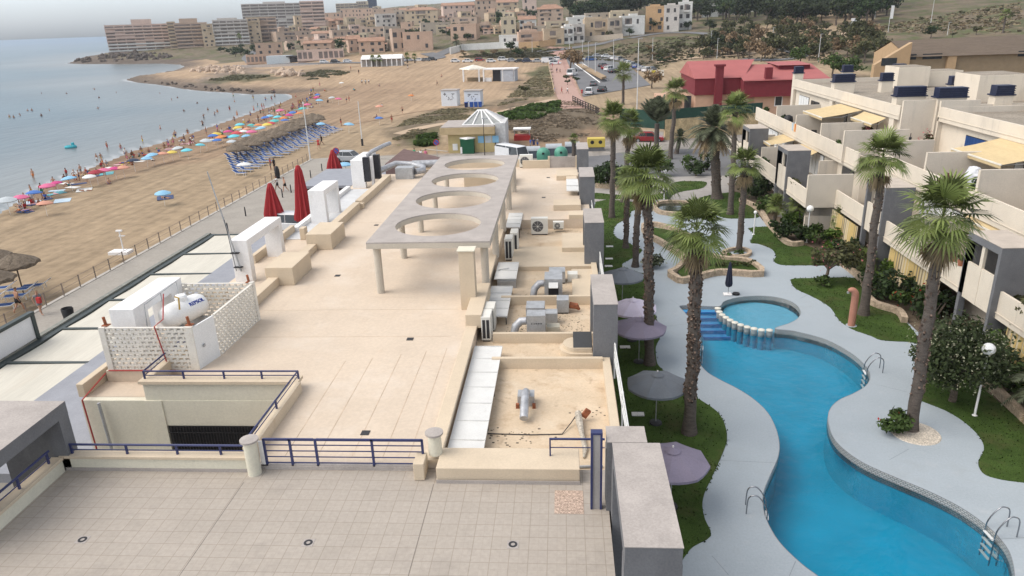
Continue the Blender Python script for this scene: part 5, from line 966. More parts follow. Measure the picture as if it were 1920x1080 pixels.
# awnings
def awning(q,xf,zf,xb,zb,y0,y1,val=.28):
    a=MB(); n=8; V=[];F=[]
    for i in range(n+1):
        y=y0+(y1-y0)*i/n
        for u in (0,.5,1): V.append((xf+(xb-xf)*u,y,zf+(zb-zf)*u-.05*math.sin(math.pi*u)))
    for i in range(n):
        for j in range(2): F.append((3*i+j,3*i+3+j,3*i+4+j,3*i+1+j))
    a.add(V,F); w=a.build('awning',M_yel,q,smooth=1); MB().box(xf-.06,xf+.03,y0,y1,zf-.05,zf+.04).build('front_bar',M_cw,w)
    v=MB(); k=int((y1-y0)/.16)
    for i in range(k):
        a0=y0+(y1-y0)*i/k; b0=y0+(y1-y0)*(i+1)/k; v.add([(xf-.03,a0,zf-.05),(xf-.03,b0,zf-.05),(xf-.03,b0,zf-val+.08),(xf-.03,(a0+b0)/2,zf-val),(xf-.03,a0,zf-val+.08)],[(0,1,2,3,4)])
    v.cut=[]; v.build('valance',M_yel,w)
    t=MB()
    for y in (y0+.1,y1-.1): t.tube([(xf,y,zf-.04),((xf+xb)/2,y,(zf+zb)/2-.3),(xb,y,zb-.1)],.025,5)
    each(t,'arm',M_metal,w)
awning(AF,23.9,7.75,27.4,8.35,69.8,75.4); awning(AF,26.3,7.8,27.4,8.3,64.6,69.3); awning(AN,26.9,7.75,30.0,8.4,46.2,52.3); awning(AF,20.3,4.85,22.6,5.25,72.9,76.9); awning(AF,21.6,4.85,22.6,5.25,66.2,70.8); awning(AN,22.3,4.55,24.2,5.0,27.5,31.5,.4); awning(AN,24.0,5.05,24.3,5.22,37.8,44)
# striped ground floor curtains
for q,x,y0,y1,zl in ((AN,21.35,40.2,47.0,.35),(AN,21.35,22,33.6,.3),(AF,20.9,51.3,56.5,.5)):
    v=MB(); n=int((y1-y0)*9); V=[];F=[]
    for i in range(n+1):
        y=y0+(y1-y0)*i/n; d=.05*math.sin(i*1.57)
        V+=[(x+d,y,2.5),(x+d*1.6-.05,y,zl)]
    F=[(2*i,2*i+2,2*i+3,2*i+1) for i in range(n)]; v.add(V,F).build('striped_curtain',M_strip,q,smooth=1)
# grey entrance frames
for i,(y,l,x) in enumerate(((34.45,'tall grey frame on the apartment front with cream infill, nearest the camera',21.0),(47.7,'tall grey frame on the apartment front behind the leaning palm crown',21.0),(62.2,'tall grey frame on the far apartment block with a pale cap, above the shrub bed',18.95),(75.4,'farthest grey frame on the apartment front, beside the date palm',18.95))):
    q=thing('entrance_portal',l,'entrance portal',(x,y,0),'grey entrance frames on the apartment fronts'); x1=x+1.75; zt=6.12
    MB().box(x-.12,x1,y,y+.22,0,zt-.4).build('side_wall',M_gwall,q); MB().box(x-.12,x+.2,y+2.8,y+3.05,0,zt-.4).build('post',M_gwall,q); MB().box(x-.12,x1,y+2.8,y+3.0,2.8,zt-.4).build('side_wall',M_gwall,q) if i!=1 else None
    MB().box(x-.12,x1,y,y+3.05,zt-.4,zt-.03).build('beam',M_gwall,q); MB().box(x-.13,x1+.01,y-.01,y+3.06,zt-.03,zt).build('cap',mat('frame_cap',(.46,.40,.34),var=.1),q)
    MB().box(x-.02,x+.1,y+.24,y+2.78,2.6,4.55).build('infill',M_apt,q); MB().box(x-.04,x+.1,y+1.5,y+1.75,2.6,zt-.4).build('mullion',M_apt,q)
# things on the terraces
def pot_plant(x,y,z,r,m,label,flower=None,name='potted_plant'):
    q=thing(name,label,'plant',(x,y,z),'pot plants on the terraces'); MB().lathe([(.13,0),(.19,.3),(.17,.32),(.15,.28)],(x,y,z),12).build('pot',mat('terracotta',(.33,.13,.075),var=.12),q,smooth=40)
    rg=random.Random(int(y*10)); leaf_clump(MB(),(x,y,z+.32+r*.7),(r,r,r*.8),int(220*r+60),.11,rg,5).build('leaves',m,q,recalc=False)
    if flower: leaf_clump(MB(),(x,y,z+.32+r*.8),(r,r,r*.8),40,.08,rg,5).build('flowers',flower,q,recalc=False)
for i,(x,y,r,m,l) in enumerate(((21.28,40.6,.25,L_mid,'terracotta pot on the balcony edge, leftmost of three by the frame'),(21.28,39.2,.18,L_dark,'terracotta pot on the balcony edge, middle of three by the frame'),(21.28,38.4,.2,L_olive,'terracotta pot on the balcony edge, rightmost of three by the frame'))): pot_plant(x,y,3.9,r,m,l)
for i,(c,r,m,l) in enumerate((((24.5,47.6,6.6),(.35,1.3,.5),L_purple,'purple-leaved shrub in the upper terrace planter'),((24.6,44.6,6.7),(.35,.7,.75),L_dark,'spiky dark green plant in the upper planter by the big party wall'),((21.55,42.0,3.5),(.22,1.6,.25),L_olive,'dry planting along the lower balcony planter'),((21.55,33,3.7),(.4,1.2,.45),L_olive,'bushy plants in the lower balcony planter right of the grey frame'),((21.6,30.6,3.6),(.4,1,.4),L_dark,'dark plants in the lower balcony planter at the right edge'),((19.3,60.6,3.6),(.3,1.6,.35),L_olive,'dry shrubs in the far lower planter beside the cream wall'),((19.3,70.4,3.7),(.3,1.6,.4),L_dark,'dark shrubs in the far lower planter left of the pale-capped frame'),((22.9,85.5,6.8),(.3,.8,.35),L_mid,'green plant at the far left corner of the upper terrace'),((22.9,62,6.6),(.3,.8,.3),L_mid,'small green plant on the far upper parapet behind the palm crown'),((23.1,79.2,6.7),(.3,.5,.4),L_dark,'dark plant beside the dark barbecue on the far terrace'))): shrub(c,r,int(260*max(r)),.13,m,l,name='planter_plant',cat='plant',group='plants in the terrace planters',stem=False,seed=i)
for p,r,l in (((29.2,60.9,6.9),(.7,.15,.8),'pink bougainvillea climbing the pale terrace wall behind the palm crown'),((26.5,66.0,7.0),(.5,.12,.5),'dark pink climber on the white party wall of the far terrace')): shrub(p,r,150,.12,L_olive,l,name='bougainvillea',cat='plant',flower=L_pink,nf=160,stem=False)
q=thing('wrapped_heater','tall bundle wrapped in white and grey sheeting on the upper terrace','wrapped bundle',(25.4,46.3,5.5)); t=MB(); rg=random.Random(3); V=[];n=12
for z,r in ((5.5,.5),(6.3,.46),(7.2,.42),(7.6,.3),(7.7,.05)):
    for k in range(n): rr=r*rg.uniform(.82,1.1); V.append((25.4+rr*math.cos(6.28*k/n),46.3+rr*1.3*math.sin(6.28*k/n),z))
t.add(V,[(i*n+k,i*n+(k+1)%n,(i+1)*n+(k+1)%n,(i+1)*n+k) for i in range(4) for k in range(n)]); t.build('wrap',mat('white_sheeting',(.62,.63,.66),rough=.5,var=.25,scale=5),q)
def chair(x,y,z,label,m,rz=0,name='terrace_chair'):
    q=thing(name,label,'chair',(x,y,z),'terrace chairs'); 
    for n,c,h,rx in (('seat',(0,0,.42),(.24,.24,.02),0),('backrest',(0,.26,.75),(.24,.02,.34),-.25)): MB().obox((x+c[0]*math.cos(rz)-c[1]*math.sin(rz),y+c[0]*math.sin(rz)+c[1]*math.cos(rz),z+c[2]),h,rz,rx).build(n,m,q)
    for sx in (-1,1):
        for sy in (-1,1): a=Vector((sx*.22,sy*.22)); MB().box(x+a.x-.02,x+a.x+.02,y+a.y-.02,y+a.y+.02,z,z+.42).build('leg',m,q)
chair(23.6,75.6,5.52,'pale blue deck chair on the far terrace by the white wall',mat('pale_blue_canvas',(.34,.40,.50)),2.2); chair(23.6,70.5,5.52,'dark metal chair on the far terrace in front of the white party wall',M_dark,2.6); chair(24.0,68.9,5.52,'second dark metal chair on the far terrace beside a low table',M_dark,4.2); chair(22.0,31.6,2.8,'dark chair on the lower balcony under the white scalloped awning',M_black,1)
q=thing('beach_towel','orange, white and blue towel hanging over the terrace parapet','towel',(22.6,73.1,6.7)); 
for y0,y1,c in ((73.0,73.35,(.62,.22,.05)),(73.35,73.75,(.6,.5,.36)),(73.75,74.1,(.30,.45,.60))): MB().box(22.56,22.6,y0,y1,6.05,6.78).build('towel_band',mat('towel_%d'%int(c[0]*100),c),q)
q=thing('barbecue','round dark covered barbecue on the far terrace','barbecue',(23.2,78.0,5.5)); MB().lathe([(.1,0),(.42,.1),(.48,.7),(.4,1.1),(.1,1.25)],(23.3,78,5.8),14).build('cover',M_black,q,smooth=60)
q=thing('terrace_lamp','thin black lamp post on the terrace by the bougainvillea','lamp',(26.9,58.6,5.5)); MB().tube([(26.9,58.6,5.5),(26.9,58.6,7.9)],.03,6).build('pole',M_black,q); MB().lathe([(.1,0),(.12,.15),(0,.3)],(26.9,58.6,7.4),8).build('lantern',M_black,q)
q=thing('signboard','small white signboard in the shrubs by the grey wall','sign',(18.3,62.0,0)); t=MB(); t.box(18.0,18.6,60.5,60.56,.9,1.25); t.box(18.27,18.33,60.5,60.55,0,.9); t.build('board',M_white,q)
# ================================================================ kits: people, cars, umbrellas, loungers
PARK=(0,-400,-60)   # prototypes are built here in turn and moved to their first place of use
def lthing(name,label,cat,loc,group=None,rz=0):
    o=thing(name,label,cat,loc,group,rz); OFF[o.name]=Vector(); return o
def skin_mesh(name,nodes,edges):
    me=bpy.data.meshes.new(name); me.from_pydata([n[0] for n in nodes],edges,[]); o=bpy.data.objects.new(name,me); COL.objects.link(o)
    s=o.modifiers.new('s','SKIN'); s.branch_smoothing=.4; sv=me.skin_vertices[0].data
    for i,n in enumerate(nodes): sv[i].radius=(n[1],n[2] if len(n)>2 else n[1]); sv[i].use_root=(i==0)
    b=o.modifiers.new('b','SUBSURF'); b.levels=1; bpy.context.view_layer.update()
    r=bpy.data.meshes.new_from_object(o.evaluated_get(bpy.context.evaluated_depsgraph_get())); bpy.data.objects.remove(o); r.shade_smooth(); return r
POSES={ # hip, chest, head, then per side: knee, foot, toe, elbow, hand ; x right, y forward
 'stand':((0,0,.92),(0,0,1.32),(0,.02,1.62),[((.10,.02,.50),(.11,-.02,.07),(.12,.13,.03),(.27,-.02,1.10),(.27,.10,.87)),((-.10,.02,.50),(-.12,-.02,.07),(-.13,.13,.03),(-.27,-.03,1.10),(-.30,.05,.86))]),
 'walk':((0,0,.90),(0,.04,1.31),(0,.08,1.60),[((.10,.18,.50),(.10,.26,.07),(.10,.41,.05),(.25,-.14,1.10),(.25,-.05,.88)),((-.10,-.03,.48),(-.10,-.34,.13),(-.10,-.24,.04),(-.25,.16,1.12),(-.22,.33,.95))]),
 'sit':((0,0,.12),(0,-.10,.52),(0,-.08,.82),[((.12,.42,.36),(.13,.70,.06),(.13,.83,.08),(.26,.08,.34),(.18,.34,.36)),((-.12,.42,.33),(-.14,.72,.06),(-.14,.85,.08),(-.28,-.16,.30),(-.30,-.30,.05))]),
 'lie':((0,0,.13),(0,-.42,.15),(0,-.72,.18),[((.10,.42,.14),(.12,.82,.08),(.12,.90,.17),(.28,-.22,.10),(.30,.04,.07)),((-.10,.42,.12),(-.14,.82,.08),(-.15,.90,.17),(-.28,-.24,.10),(-.33,-.45,.07))]),
 'wave':((0,0,.92),(0,0,1.32),(0,.02,1.62),[((.14,.05,.50),(.17,.0,.07),(.18,.15,.03),(.36,.08,1.35),(.50,.18,1.55)),((-.14,.02,.50),(-.16,-.04,.07),(-.18,.1,.03),(-.33,.05,1.12),(-.42,.18,.98))])}
PERS={}
SKIN=[mat('skin_%d'%i,c,rough=.55,var=.03,fine=0) for i,c in enumerate(((.45,.26,.18),(.33,.175,.11),(.22,.11,.07)))]
M_hair=mat('dark_hair',(.03,.02,.014),rough=.6,var=.2); M_hair2=mat('fair_hair',(.22,.15,.08),rough=.6,var=.2)
CLOTH={k:mat('cloth_'+k.replace(' ','_'),c,rough=.85,var=.06,fine=0) for k,c in {'black':(.018,.018,.02),'red':(.42,.04,.04),'blue':(.04,.10,.36),'white':(.68,.68,.66),'pink':(.55,.16,.24),'yellow':(.62,.50,.06),'navy':(.02,.03,.10),'green':(.05,.25,.14),'grey':(.22,.22,.23),'orange':(.60,.20,.06),'turquoise':(.06,.36,.42)}.items()}
def person_kit(pose):
    hip,ch,hd,sides=POSES[pose]; V=Vector; nodes=[];E=[]
    def nd(p,r,r2=None,par=None):
        nodes.append((tuple(p),r,r2 if r2 else r)); 
        if par is not None: E.append((par,len(nodes)-1))
        return len(nodes)-1
    h,c,d=V(hip),V(ch),V(hd); ax=(c-h).normalized()
    a=nd(h,.15,.11); w=nd(h.lerp(c,.45),.125,.095,a); b=nd(c,.155,.105,w); n0=nd(c.lerp(d,.45),.055,.058,b); j=nd(c.lerp(d,.72),.075,.085,n0); k=nd(d,.085,.10,j); nd(d+(d-c).normalized()*.085,.06,.07,k)
    for sgn,(kn,ft,to,el,hn) in zip((1,-1),sides):
        sd=V((sgn,0,0)); l0=nd(h+sd*.095-ax*.07,.098,.10,a); l1=nd(V(kn),.062,.065,l0); l2=nd(V(kn).lerp(V(ft),.4),.058,.06,l1); l3=nd(V(ft),.04,.042,l2); nd(V(to),.034,.025,l3)
        s0=nd(c+sd*.175+ax*.05,.062,.062,b); e=nd(V(el),.043,.043,s0); hh=nd(V(el).lerp(V(hn),.85),.027,.027,e); pm=nd(V(hn),.038,.02,hh)
        fd=(V(hn)-V(el)).normalized(); cr_=fd.cross(V((0,1,.2))).normalized()
        for q in range(4): f=nd(V(hn)+fd*.06+cr_*(q-1.5)*.018,.010,.010,pm); nd(V(hn)+fd*(.10+.012*(q in(1,2)))+cr_*(q-1.5)*.02-V((0,0,.01)),.008,.008,f)
        t=nd(V(hn)+fd*.02+cr_*.045,.010,.010,pm); nd(V(hn)+fd*.055+cr_*.055,.008,.008,t)
    me=skin_mesh('person_body',nodes,E); bm=bmesh.new(); bm.from_mesh(me)
    up=(d-c).normalized(); fw=V((0,1,0)) if pose!='lie' else V((0,0,1)); fw=(fw-up*fw.dot(up)).normalized(); sd=up.cross(fw)
    def lump(c0,r): 
        m=Matrix.Translation(c0)@Matrix.Diagonal((*r,1)); bmesh.ops.create_icosphere(bm,subdivisions=1,radius=1,matrix=m)
    def sub(sel,off,name,m):
        b2=bmesh.new(); b2.from_mesh(me); b2.normal_update(); bmesh.ops.delete(b2,geom=[f for f in b2.faces if not sel(f.calc_center_median())],context='FACES'); b2.normal_update()
        for v in b2.verts: v.co+=v.normal*off
        r=bpy.data.meshes.new(name); b2.to_mesh(r); b2.free(); r.shade_smooth(); r.materials.append(m); return r
    ths=[(V(s[0])-h).normalized() for s in sides]
    def low(p): 
        q=p-h; return q.dot(ax)<.10 and min((p-(h.lerp(V(s[0]),.5))).length for s in sides)<.30 and min((q-t*max(0,q.dot(t))).length for t in ths)<.17 and max(q.dot(t) for t in ths)<.27
    def top(p): q=p-h; return .12<q.dot(ax)<.50 and abs((q-ax*q.dot(ax)).length)<.24
    hair=sub(lambda p:(p-d).dot(up)>.0 and (p-d).dot(fw)<.035+((p-d).dot(up)-.05)*.8 and (p-d).length<.22,.014,'hair',M_hair)
    trunks=sub(low,.014,'trunks',CLOTH['navy']); shirt=sub(top,.014,'shirt',CLOTH['white'])
    for s in (-1,1): lump(d+fw*.088+sd*s*.034+up*.01,(.012,.010,.010))
    nose=d+fw*.105-up*.015; lump(nose,(.013,.02,.02)); 
    for s in (-1,1): lump(d+sd*s*.082,(.014,.022,.032))
    bm.to_mesh(me); bm.free(); me.shade_smooth(); me.materials.append(SKIN[0]); PERS[pose]=(me,hair,trunks,shirt)
for k in POSES: person_kit(k)
NP=[0]
def person(loc,pose,rz,label,top=None,bottom='navy',skin=None,hair=None,group=None,scale=1.0):
    i=NP[0]; NP[0]+=1; me,ha,tr,sh=PERS[pose]; o=bpy.data.objects.new('person',me); o.location=loc; o.rotation_euler=(0,0,rz); o.scale=(scale,)*3; reg(o,None,loc); tag(o,label,'person',group)
    o.material_slots[0].link='OBJECT'; o.material_slots[0].material=SKIN[i%3 if skin is None else skin]
    for n,m,c in (('hair',ha,M_hair if (i%4 if hair is None else hair) else M_hair2),('trunks',tr,CLOTH[bottom]))+((('shirt',sh,CLOTH[top]),) if top else ()):
        k=bpy.data.objects.new(n,m); COL.objects.link(k); k.parent=o; k.material_slots[0].link='OBJECT'; k.material_slots[0].material=c
    return o
# ---- cars
PAINT={k:mat('car_paint_'+k,c,rough=.25,var=.03,fine=0,spec=.6) for k,c in {'white':(.66,.67,.68),'silver':(.34,.35,.37),'black':(.015,.016,.02),'red':(.25,.02,.025),'blue':(.03,.09,.26),'grey':(.13,.14,.15),'navy':(.02,.03,.07),'turquoise':(.05,.33,.30)}.items()}
M_tyre=mat('tyre_rubber',(.02,.02,.02),rough=.9); M_rim=mat('alloy_rim',(.4,.4,.42),rough=.35,metal=.6); M_lampw=mat('headlamp_glass',(.6,.62,.65),rough=.2); M_lampr=mat('tail_lamp_red',(.35,.01,.01),rough=.3)
CARS={}
def car_kit(kind):
    L,H,hood,rear=dict(hatch=(4.0,1.48,.95,.18),saloon=(4.5,1.45,1.15,.75),suv=(4.4,1.68,1.05,.12),van=(5.2,2.2,.55,.06))[kind]; W=.88 if kind!='van' else .98; h=L/2; bz=.92 if kind!='van' else 1.15
    q=lthing('car','white car','car',(0,-400,-60)); out=[(-h,.38),(-h-.02,.62),(-h+.12,.76),(-h+hood,bz-.04),(h-rear,bz+.02),(h-.05,bz-.04),(h,.6),(h-.03,.36),(h-.35,.24),(-h+.35,.24)]
    b=MB().xprism([(y,z) for y,z in out],-W,W).build('body',PAINT['white'],q,smooth=30,bev=.07)
    c0,c1=-h+hood-.05,h-rear+.02; t0,t1=c0+(.62 if kind!='van' else .35),c1-(.45 if kind!='van' else .08); z0,z1=bz-.03,H-.05
    MB().add([(-W*.96,c0,z0),(W*.96,c0,z0),(W*.96,c1,z0),(-W*.96,c1,z0),(-W*.76,t0,z1),(W*.76,t0,z1),(W*.76,t1,z1),(-W*.76,t1,z1)],[(0,1,5,4),(1,2,6,5),(2,3,7,6),(3,0,4,7),(4,5,6,7)]).build('windows',M_glass,q)
    MB().add([(-W*.78,t0-.05,z1-.02),(W*.78,t0-.05,z1-.02),(W*.78,t1+.05,z1-.02),(-W*.78,t1+.05,z1-.02),(-W*.70,t0+.1,H),(W*.70,t0+.1,H),(W*.70,t1-.1,H),(-W*.70,t1-.1,H)],[(0,1,5,4),(1,2,6,5),(2,3,7,6),(3,0,4,7),(4,5,6,7)]).build('roof',PAINT['white'],q,smooth=50)
    for s in (-1,1):
        p=MB()
        for a,bb in (((W*.965*s,c0,z0),(W*.77*s,t0,z1)),((W*.965*s,(c0+c1)/2+.1,z0),(W*.77*s,(t0+t1)/2+.05,z1)),((W*.965*s,c1,z0),(W*.77*s,t1,z1))): p.tube([a,bb],.04,4)
        if kind=='van': p.box(min(s*W*.9,s*W),max(s*W*.9,s*W),-h+2.2,h-.1,bz,H-.25)
        each(p,'pillar',PAINT['white'],q)
        for y in (-h+.78,h-.82):
            w=MB().add(*_wheel(s*W*.93,y,.32,.20,s)).build('wheel',M_tyre,q); MB().add(*_wheel(s*(W*.93+.085),y,.19,.05,s)).build('rim',M_rim,w)
        MB().box(s*W*.62-.16,s*W*.62+.16,-h-.01,-h+.1,.60,.72).build('headlight',M_lampw,q); MB().box(s*W*.72-.12,s*W*.72+.12,h-.06,h+.01,.66,.82).build('tail_light',M_lampr,q)
    CARS[kind]=[q,False]
def _wheel(x,y,r,w,s,n=14):
    V=[(x+d*w/2,y+r*math.cos(6.2832*k/n),.32+r*math.sin(6.2832*k/n)) for d in (-1,1) for k in range(n)]
    return V,[tuple(range(n)),tuple(range(n,2*n))[::-1]]+[(k,n+k,n+(k+1)%n,(k+1)%n) for k in range(n)]
for k in ('hatch','saloon','suv','van'): car_kit(k)
def car(loc,rz,kind,paint,label,group=None):
    k=CARS[kind]; m={'body':PAINT[paint],'roof':PAINT[paint],'pillar':PAINT[paint]}
    if k[1]: o=copytree(k[0],loc,rz,None,label,group,mats=m)
    else:
        o=k[0]; o.location=loc; o.rotation_euler=(0,0,rz); k[1]=True; o['label']=label
        for c in o.children: recolour(c,m)
    if group: o['group']=group
    return o
# ---- beach umbrellas, loungers, thatched umbrellas
UMB={k:mat('umbrella_'+k.replace(' ','_').replace('-','_'),c,rough=.8,var=.06,fine=0) for k,c in {'pink':(.58,.14,.26),'dark red':(.30,.035,.05),'navy':(.03,.045,.08),'light blue':(.24,.46,.64),'cyan':(.14,.50,.58),'pale grey':(.46,.50,.52),'blue':(.07,.17,.46),'yellow':(.62,.48,.10),'red':(.50,.08,.09),'orange':(.58,.22,.08),'green-blue':(.10,.42,.40),'salmon':(.56,.28,.20),'white':(.66,.67,.66),'magenta':(.50,.06,.20)}.items()}
_um=None
def umb_kit():
    q=lthing('beach_umbrella','beach umbrella','beach umbrella',(0,-400,-60)); n=8; V=[(0,0,2.15)];F=[]
    for f,z in ((.5,2.06),(1,1.80)):
        for k in range(16): r=1.05*f*(1 if k%2==0 else .95); V.append((r*math.cos(6.2832*k/16),r*math.sin(6.2832*k/16),z))
    for k in range(16): F+=[(0,1+k,1+(k+1)%16),(1+k,17+k,17+(k+1)%16,1+(k+1)%16)]
    for k in range(16): x,y,z=V[17+k]; V.append((x,y,z-.1))
    for k in range(16): F.append((17+k,33+k,33+(k+1)%16,17+(k+1)%16))
    MB().add(V,F).build('canopy',UMB['pink'],q,smooth=30); MB().tube([(0,0,-.3),(0,0,2.25)],.02,6).build('pole',M_white,q); return [q,False]
_um=umb_kit(); UPOS=[]
def umbrella(loc,colour,label,tilt=0,rz=0,sc=1):
    m={'canopy':UMB[colour]}
    if _um[1]: o=copytree(_um[0],loc,rz,sc,label,mats=m)
    else:
        o=_um[0]; _um[1]=True; o.location=loc; o['label']=label
        for c in o.children: recolour(c,m)
    o['group']='beach umbrellas on the sand'; o.rotation_euler=(tilt,0,rz); UPOS.append((loc[0],loc[1],colour)); return o
M_sling=mat('lounger_blue_sling',(.028,.072,.22),rough=.8,var=.12,scale=4); M_lfr=mat('lounger_white_frame',(.62,.63,.63),rough=.5,var=.05); M_thatch=mat('dry_thatch',(.15,.12,.09),rough=1,var=.3,scale=6,fine=.35,fscale=30); M_pole=mat('wooden_pole',(.14,.10,.07),rough=.9,var=.2)
def lounge_kit():
    q=lthing('sun_lounger','blue sun lounger on white frame','sun lounger',(0,-400,-60)); t=MB(); t.add([(-.3,-.95,.33),(.3,-.95,.33),(.3,.35,.33),(-.3,.35,.33),(-.3,.95,.68),(.3,.95,.68)],[(0,1,2,3),(3,2,5,4)]); t.build('sling',M_sling,q)
    f=MB()
    for s in (-1,1): f.tube([(s*.32,-.98,.31),(s*.32,.35,.31),(s*.32,.98,.68)],.03,5)
    each(f,'side_rail',M_lfr,q)
    for y in (-.8,.5):
        for s in (-1,1): MB().box(s*.30-.02,s*.30+.02,y-.02,y+.02,0,.3).build('leg',M_lfr,q)
    return [q,False]
def thatch_kit():
    q=lthing('thatched_umbrella','grey thatched beach umbrella on a wooden pole','thatched umbrella',(0,-400,-60)); rng=random.Random(9); pr=[(1.45,1.95),(1.4,2.02),(.75,2.38),(.2,2.6),(0,2.68)]; n=26; V=[];F=[]
    for r,z in pr:
        for k in range(n): j=rng.uniform(.94,1.06); V.append((r*j*math.cos(6.2832*k/n),r*j*math.sin(6.2832*k/n),z+rng.uniform(-.03,.03)))
    for i in range(len(pr)-1):
        for k in range(n): F.append((i*n+k,i*n+(k+1)%n,(i+1)*n+(k+1)%n,(i+1)*n+k))
    for k in range(n):
        x,y,z=V[k]; V.append((x*1.0,y*1.0,z-.12-rng.random()*.1)); 
    o=len(V)-n
    for k in range(n): F.append((k,o+k,o+(k+1)%n,(k+1)%n))
    MB().add(V,F).build('thatch',M_thatch,q); MB().tube([(0,0,-.3),(0,0,2.6)],.05,7).build('pole',M_pole,q); return [q,False]
KITS={'lounger':lounge_kit(),'thatch':thatch_kit()}
def place(kit,loc,rz,label,group,sc=None):
    k=KITS[kit]
    if k[1]: return copytree(k[0],loc,rz,sc,label,group)
    k[1]=True; o=k[0]; o.location=loc; o.rotation_euler=(0,0,rz); o['label']=label; o['group']=group; return o
# ================================================================ promenade, street, middle distance
M_prom=mat('promenade_paving',(.31,.285,.25),rough=.9,var=.08,scale=.5,fine=.08,fscale=5,stain=[((.24,.22,.195),.5,.35,.54),((.36,.325,.28),.5,1.2,.56)])
M_asph=mat('asphalt',(.15,.15,.155),rough=.9,var=.1,scale=.3,fine=.1,fscale=6); M_kerb=mat('kerb_stone',(.40,.375,.34),rough=.9,var=.1)
PR=[(-35.1,18),(-16.2,18),(-16.2,60),(-12,66),(-14,86),(-22,100),(-31,100.5),(-34.9,99)]
fill([PR],-.02).build('promenade',M_prom,kind='structure'); MB().wall([(-35.1,18),(-34.95,99)],.3,-.7,.02).build('promenade_kerb',M_kerb,kind='structure')
RD=[(-20,57),(-12.5,60),(-12,66),(-2,62),(30,84),(30,112),(16,108),(6,97),(-8,93),(-16,97),(-20,84)]; fill([RD],-.012).build('road',M_asph,kind='structure')
k=MB(); k.wall(xy([(640,292),(690,297),(740,299),(775,288),(800,281),(840,285)]),.25,-.3,.14); each(k,'road_kerb',M_kerb,None,kind='structure')
# fence along the promenade
fe=thing('promenade_fence','low post-and-rail fence along the sand edge of the promenade','fence',(-35,60,0)); M_post=mat('weathered_post',(.20,.16,.135),rough=.8,var=.2)
y=36.0
while y<98: MB().box(-35.03,-34.97,y-.03,y+.03,-.1,.95).build('post',M_post,fe); y+=1.85
for z in (.88,.5): MB().box(-35.012,-34.988,36,97.8,z,z+.02).build('rail',M_post,fe)
for i,(p,l) in enumerate([((428,436),'beside the awning corner'),((461,405),'left of the near closed parasol'),((530,370),'right of the near closed parasol'),((546,361),'in front of the walking couple'),((583,333),'left of the tallest red parasol'),((604,320),'behind the tallest red parasol'),((633,352),'by the dark wooden kiosk')]):
    v=gp(*p); q=thing('bollard','dark slim bollard on the promenade '+l,'bollard',tuple(v),'bollards along the promenade'); MB().lathe([(.07,0),(.06,.85),(.03,.92),(0,.93)],(v.x,v.y,0),8).build('shaft',M_dark,q)
v=gp(131,601); q=thing('litter_bin','black litter bin standing on the promenade by the awning','bin',tuple(v)); MB().lathe([(.30,0),(.36,.8),(.33,.86),(.28,.7)],(v.x,v.y,0),12).build('bin',M_black,q,smooth=40)
v=gp(232,472,-.3); q=thing('foot_shower','white beach foot shower beside the promenade fence','beach shower',tuple(v)); MB().cyl(v.x,v.y,-.4,1.5,.05,8).build('pole',M_white,q); MB().box(v.x-1.1,v.x+.6,v.y-.5,v.y+.5,-.45,-.2).build('tray',M_white,q); MB().obox((v.x,v.y,1.55),(.25,.1,.06)).build('head',M_white,q); MB().obox((v.x+.15,v.y,1.1),(.25,.06,.03)).build('arm',M_white,q)
def mastpole(b,t,z,label,r=.07,m=None,name='light_pole',arm=True):
    v=gt(*b) if z is None else gp(*b,z); h=hgt(v,*t); q=thing(name,label,'lamp post',tuple(v)); MB().tube([(v.x,v.y,v.z-.3),(v.x,v.y,v.z+h)],[r,r*.55],7).build('pole',m or M_lfr,q)
    if arm: MB().obox((v.x+.25,v.y,v.z+h),(.4,.1,.06)).build('lamp_head',M_metal,q)
    return q
mastpole((582,300),(568,190),0,'tall white pole on the promenade edge beside the lounger block',.09,arm=False); q=mastpole((680,275),(671,190),-.3,'tall white flagpole with a dark foot on the sand behind the roof flues',.09,arm=False); v=gp(680,275,-.3); MB().box(v.x-.14,v.x+.14,v.y-.14,v.y+.14,-.4,.9).build('foot',M_dark,q)
mastpole((909,291),(908,222),0,'black street lamp in front of the yellow kiosk',.06,M_black); 
for b,t,l in (((820,293),(820,262),'round no-parking sign on a pole left of the green cabin'),((650,318),(633,278),'round no-parking sign leaning beside the third red parasol')):
    v=gp(*b); h=hgt(v,*t); c=gp(t[0],t[1]+3,h-.35) ; q=thing('road_sign',l,'road sign',tuple(v)); MB().tube([tuple(v),(c.x,v.y,h)],.035,6).build('pole',M_metal,q)
    for r,m,d in ((.42,CLOTH['red'],0),(.33,CLOTH['blue'],-.012)):
        n=20; V=[(c.x+r*math.cos(6.28*k/n),v.y-.05+d,h-.35+r*math.sin(6.28*k/n)) for k in range(n)]; MB().add(V+[(a,b_+.02,z) for a,b_,z in V],[tuple(range(n)),tuple(range(n,2*n))[::-1]]+[(k,n+k,n+(k+1)%n,(k+1)%n) for k in range(n)]).build('disc' if d==0 else 'disc_face',m,q)
    MB().obox((c.x,v.y-.075,h-.35),(.40,.008,.05),ry=.78).build('slash',CLOTH['red'],q)
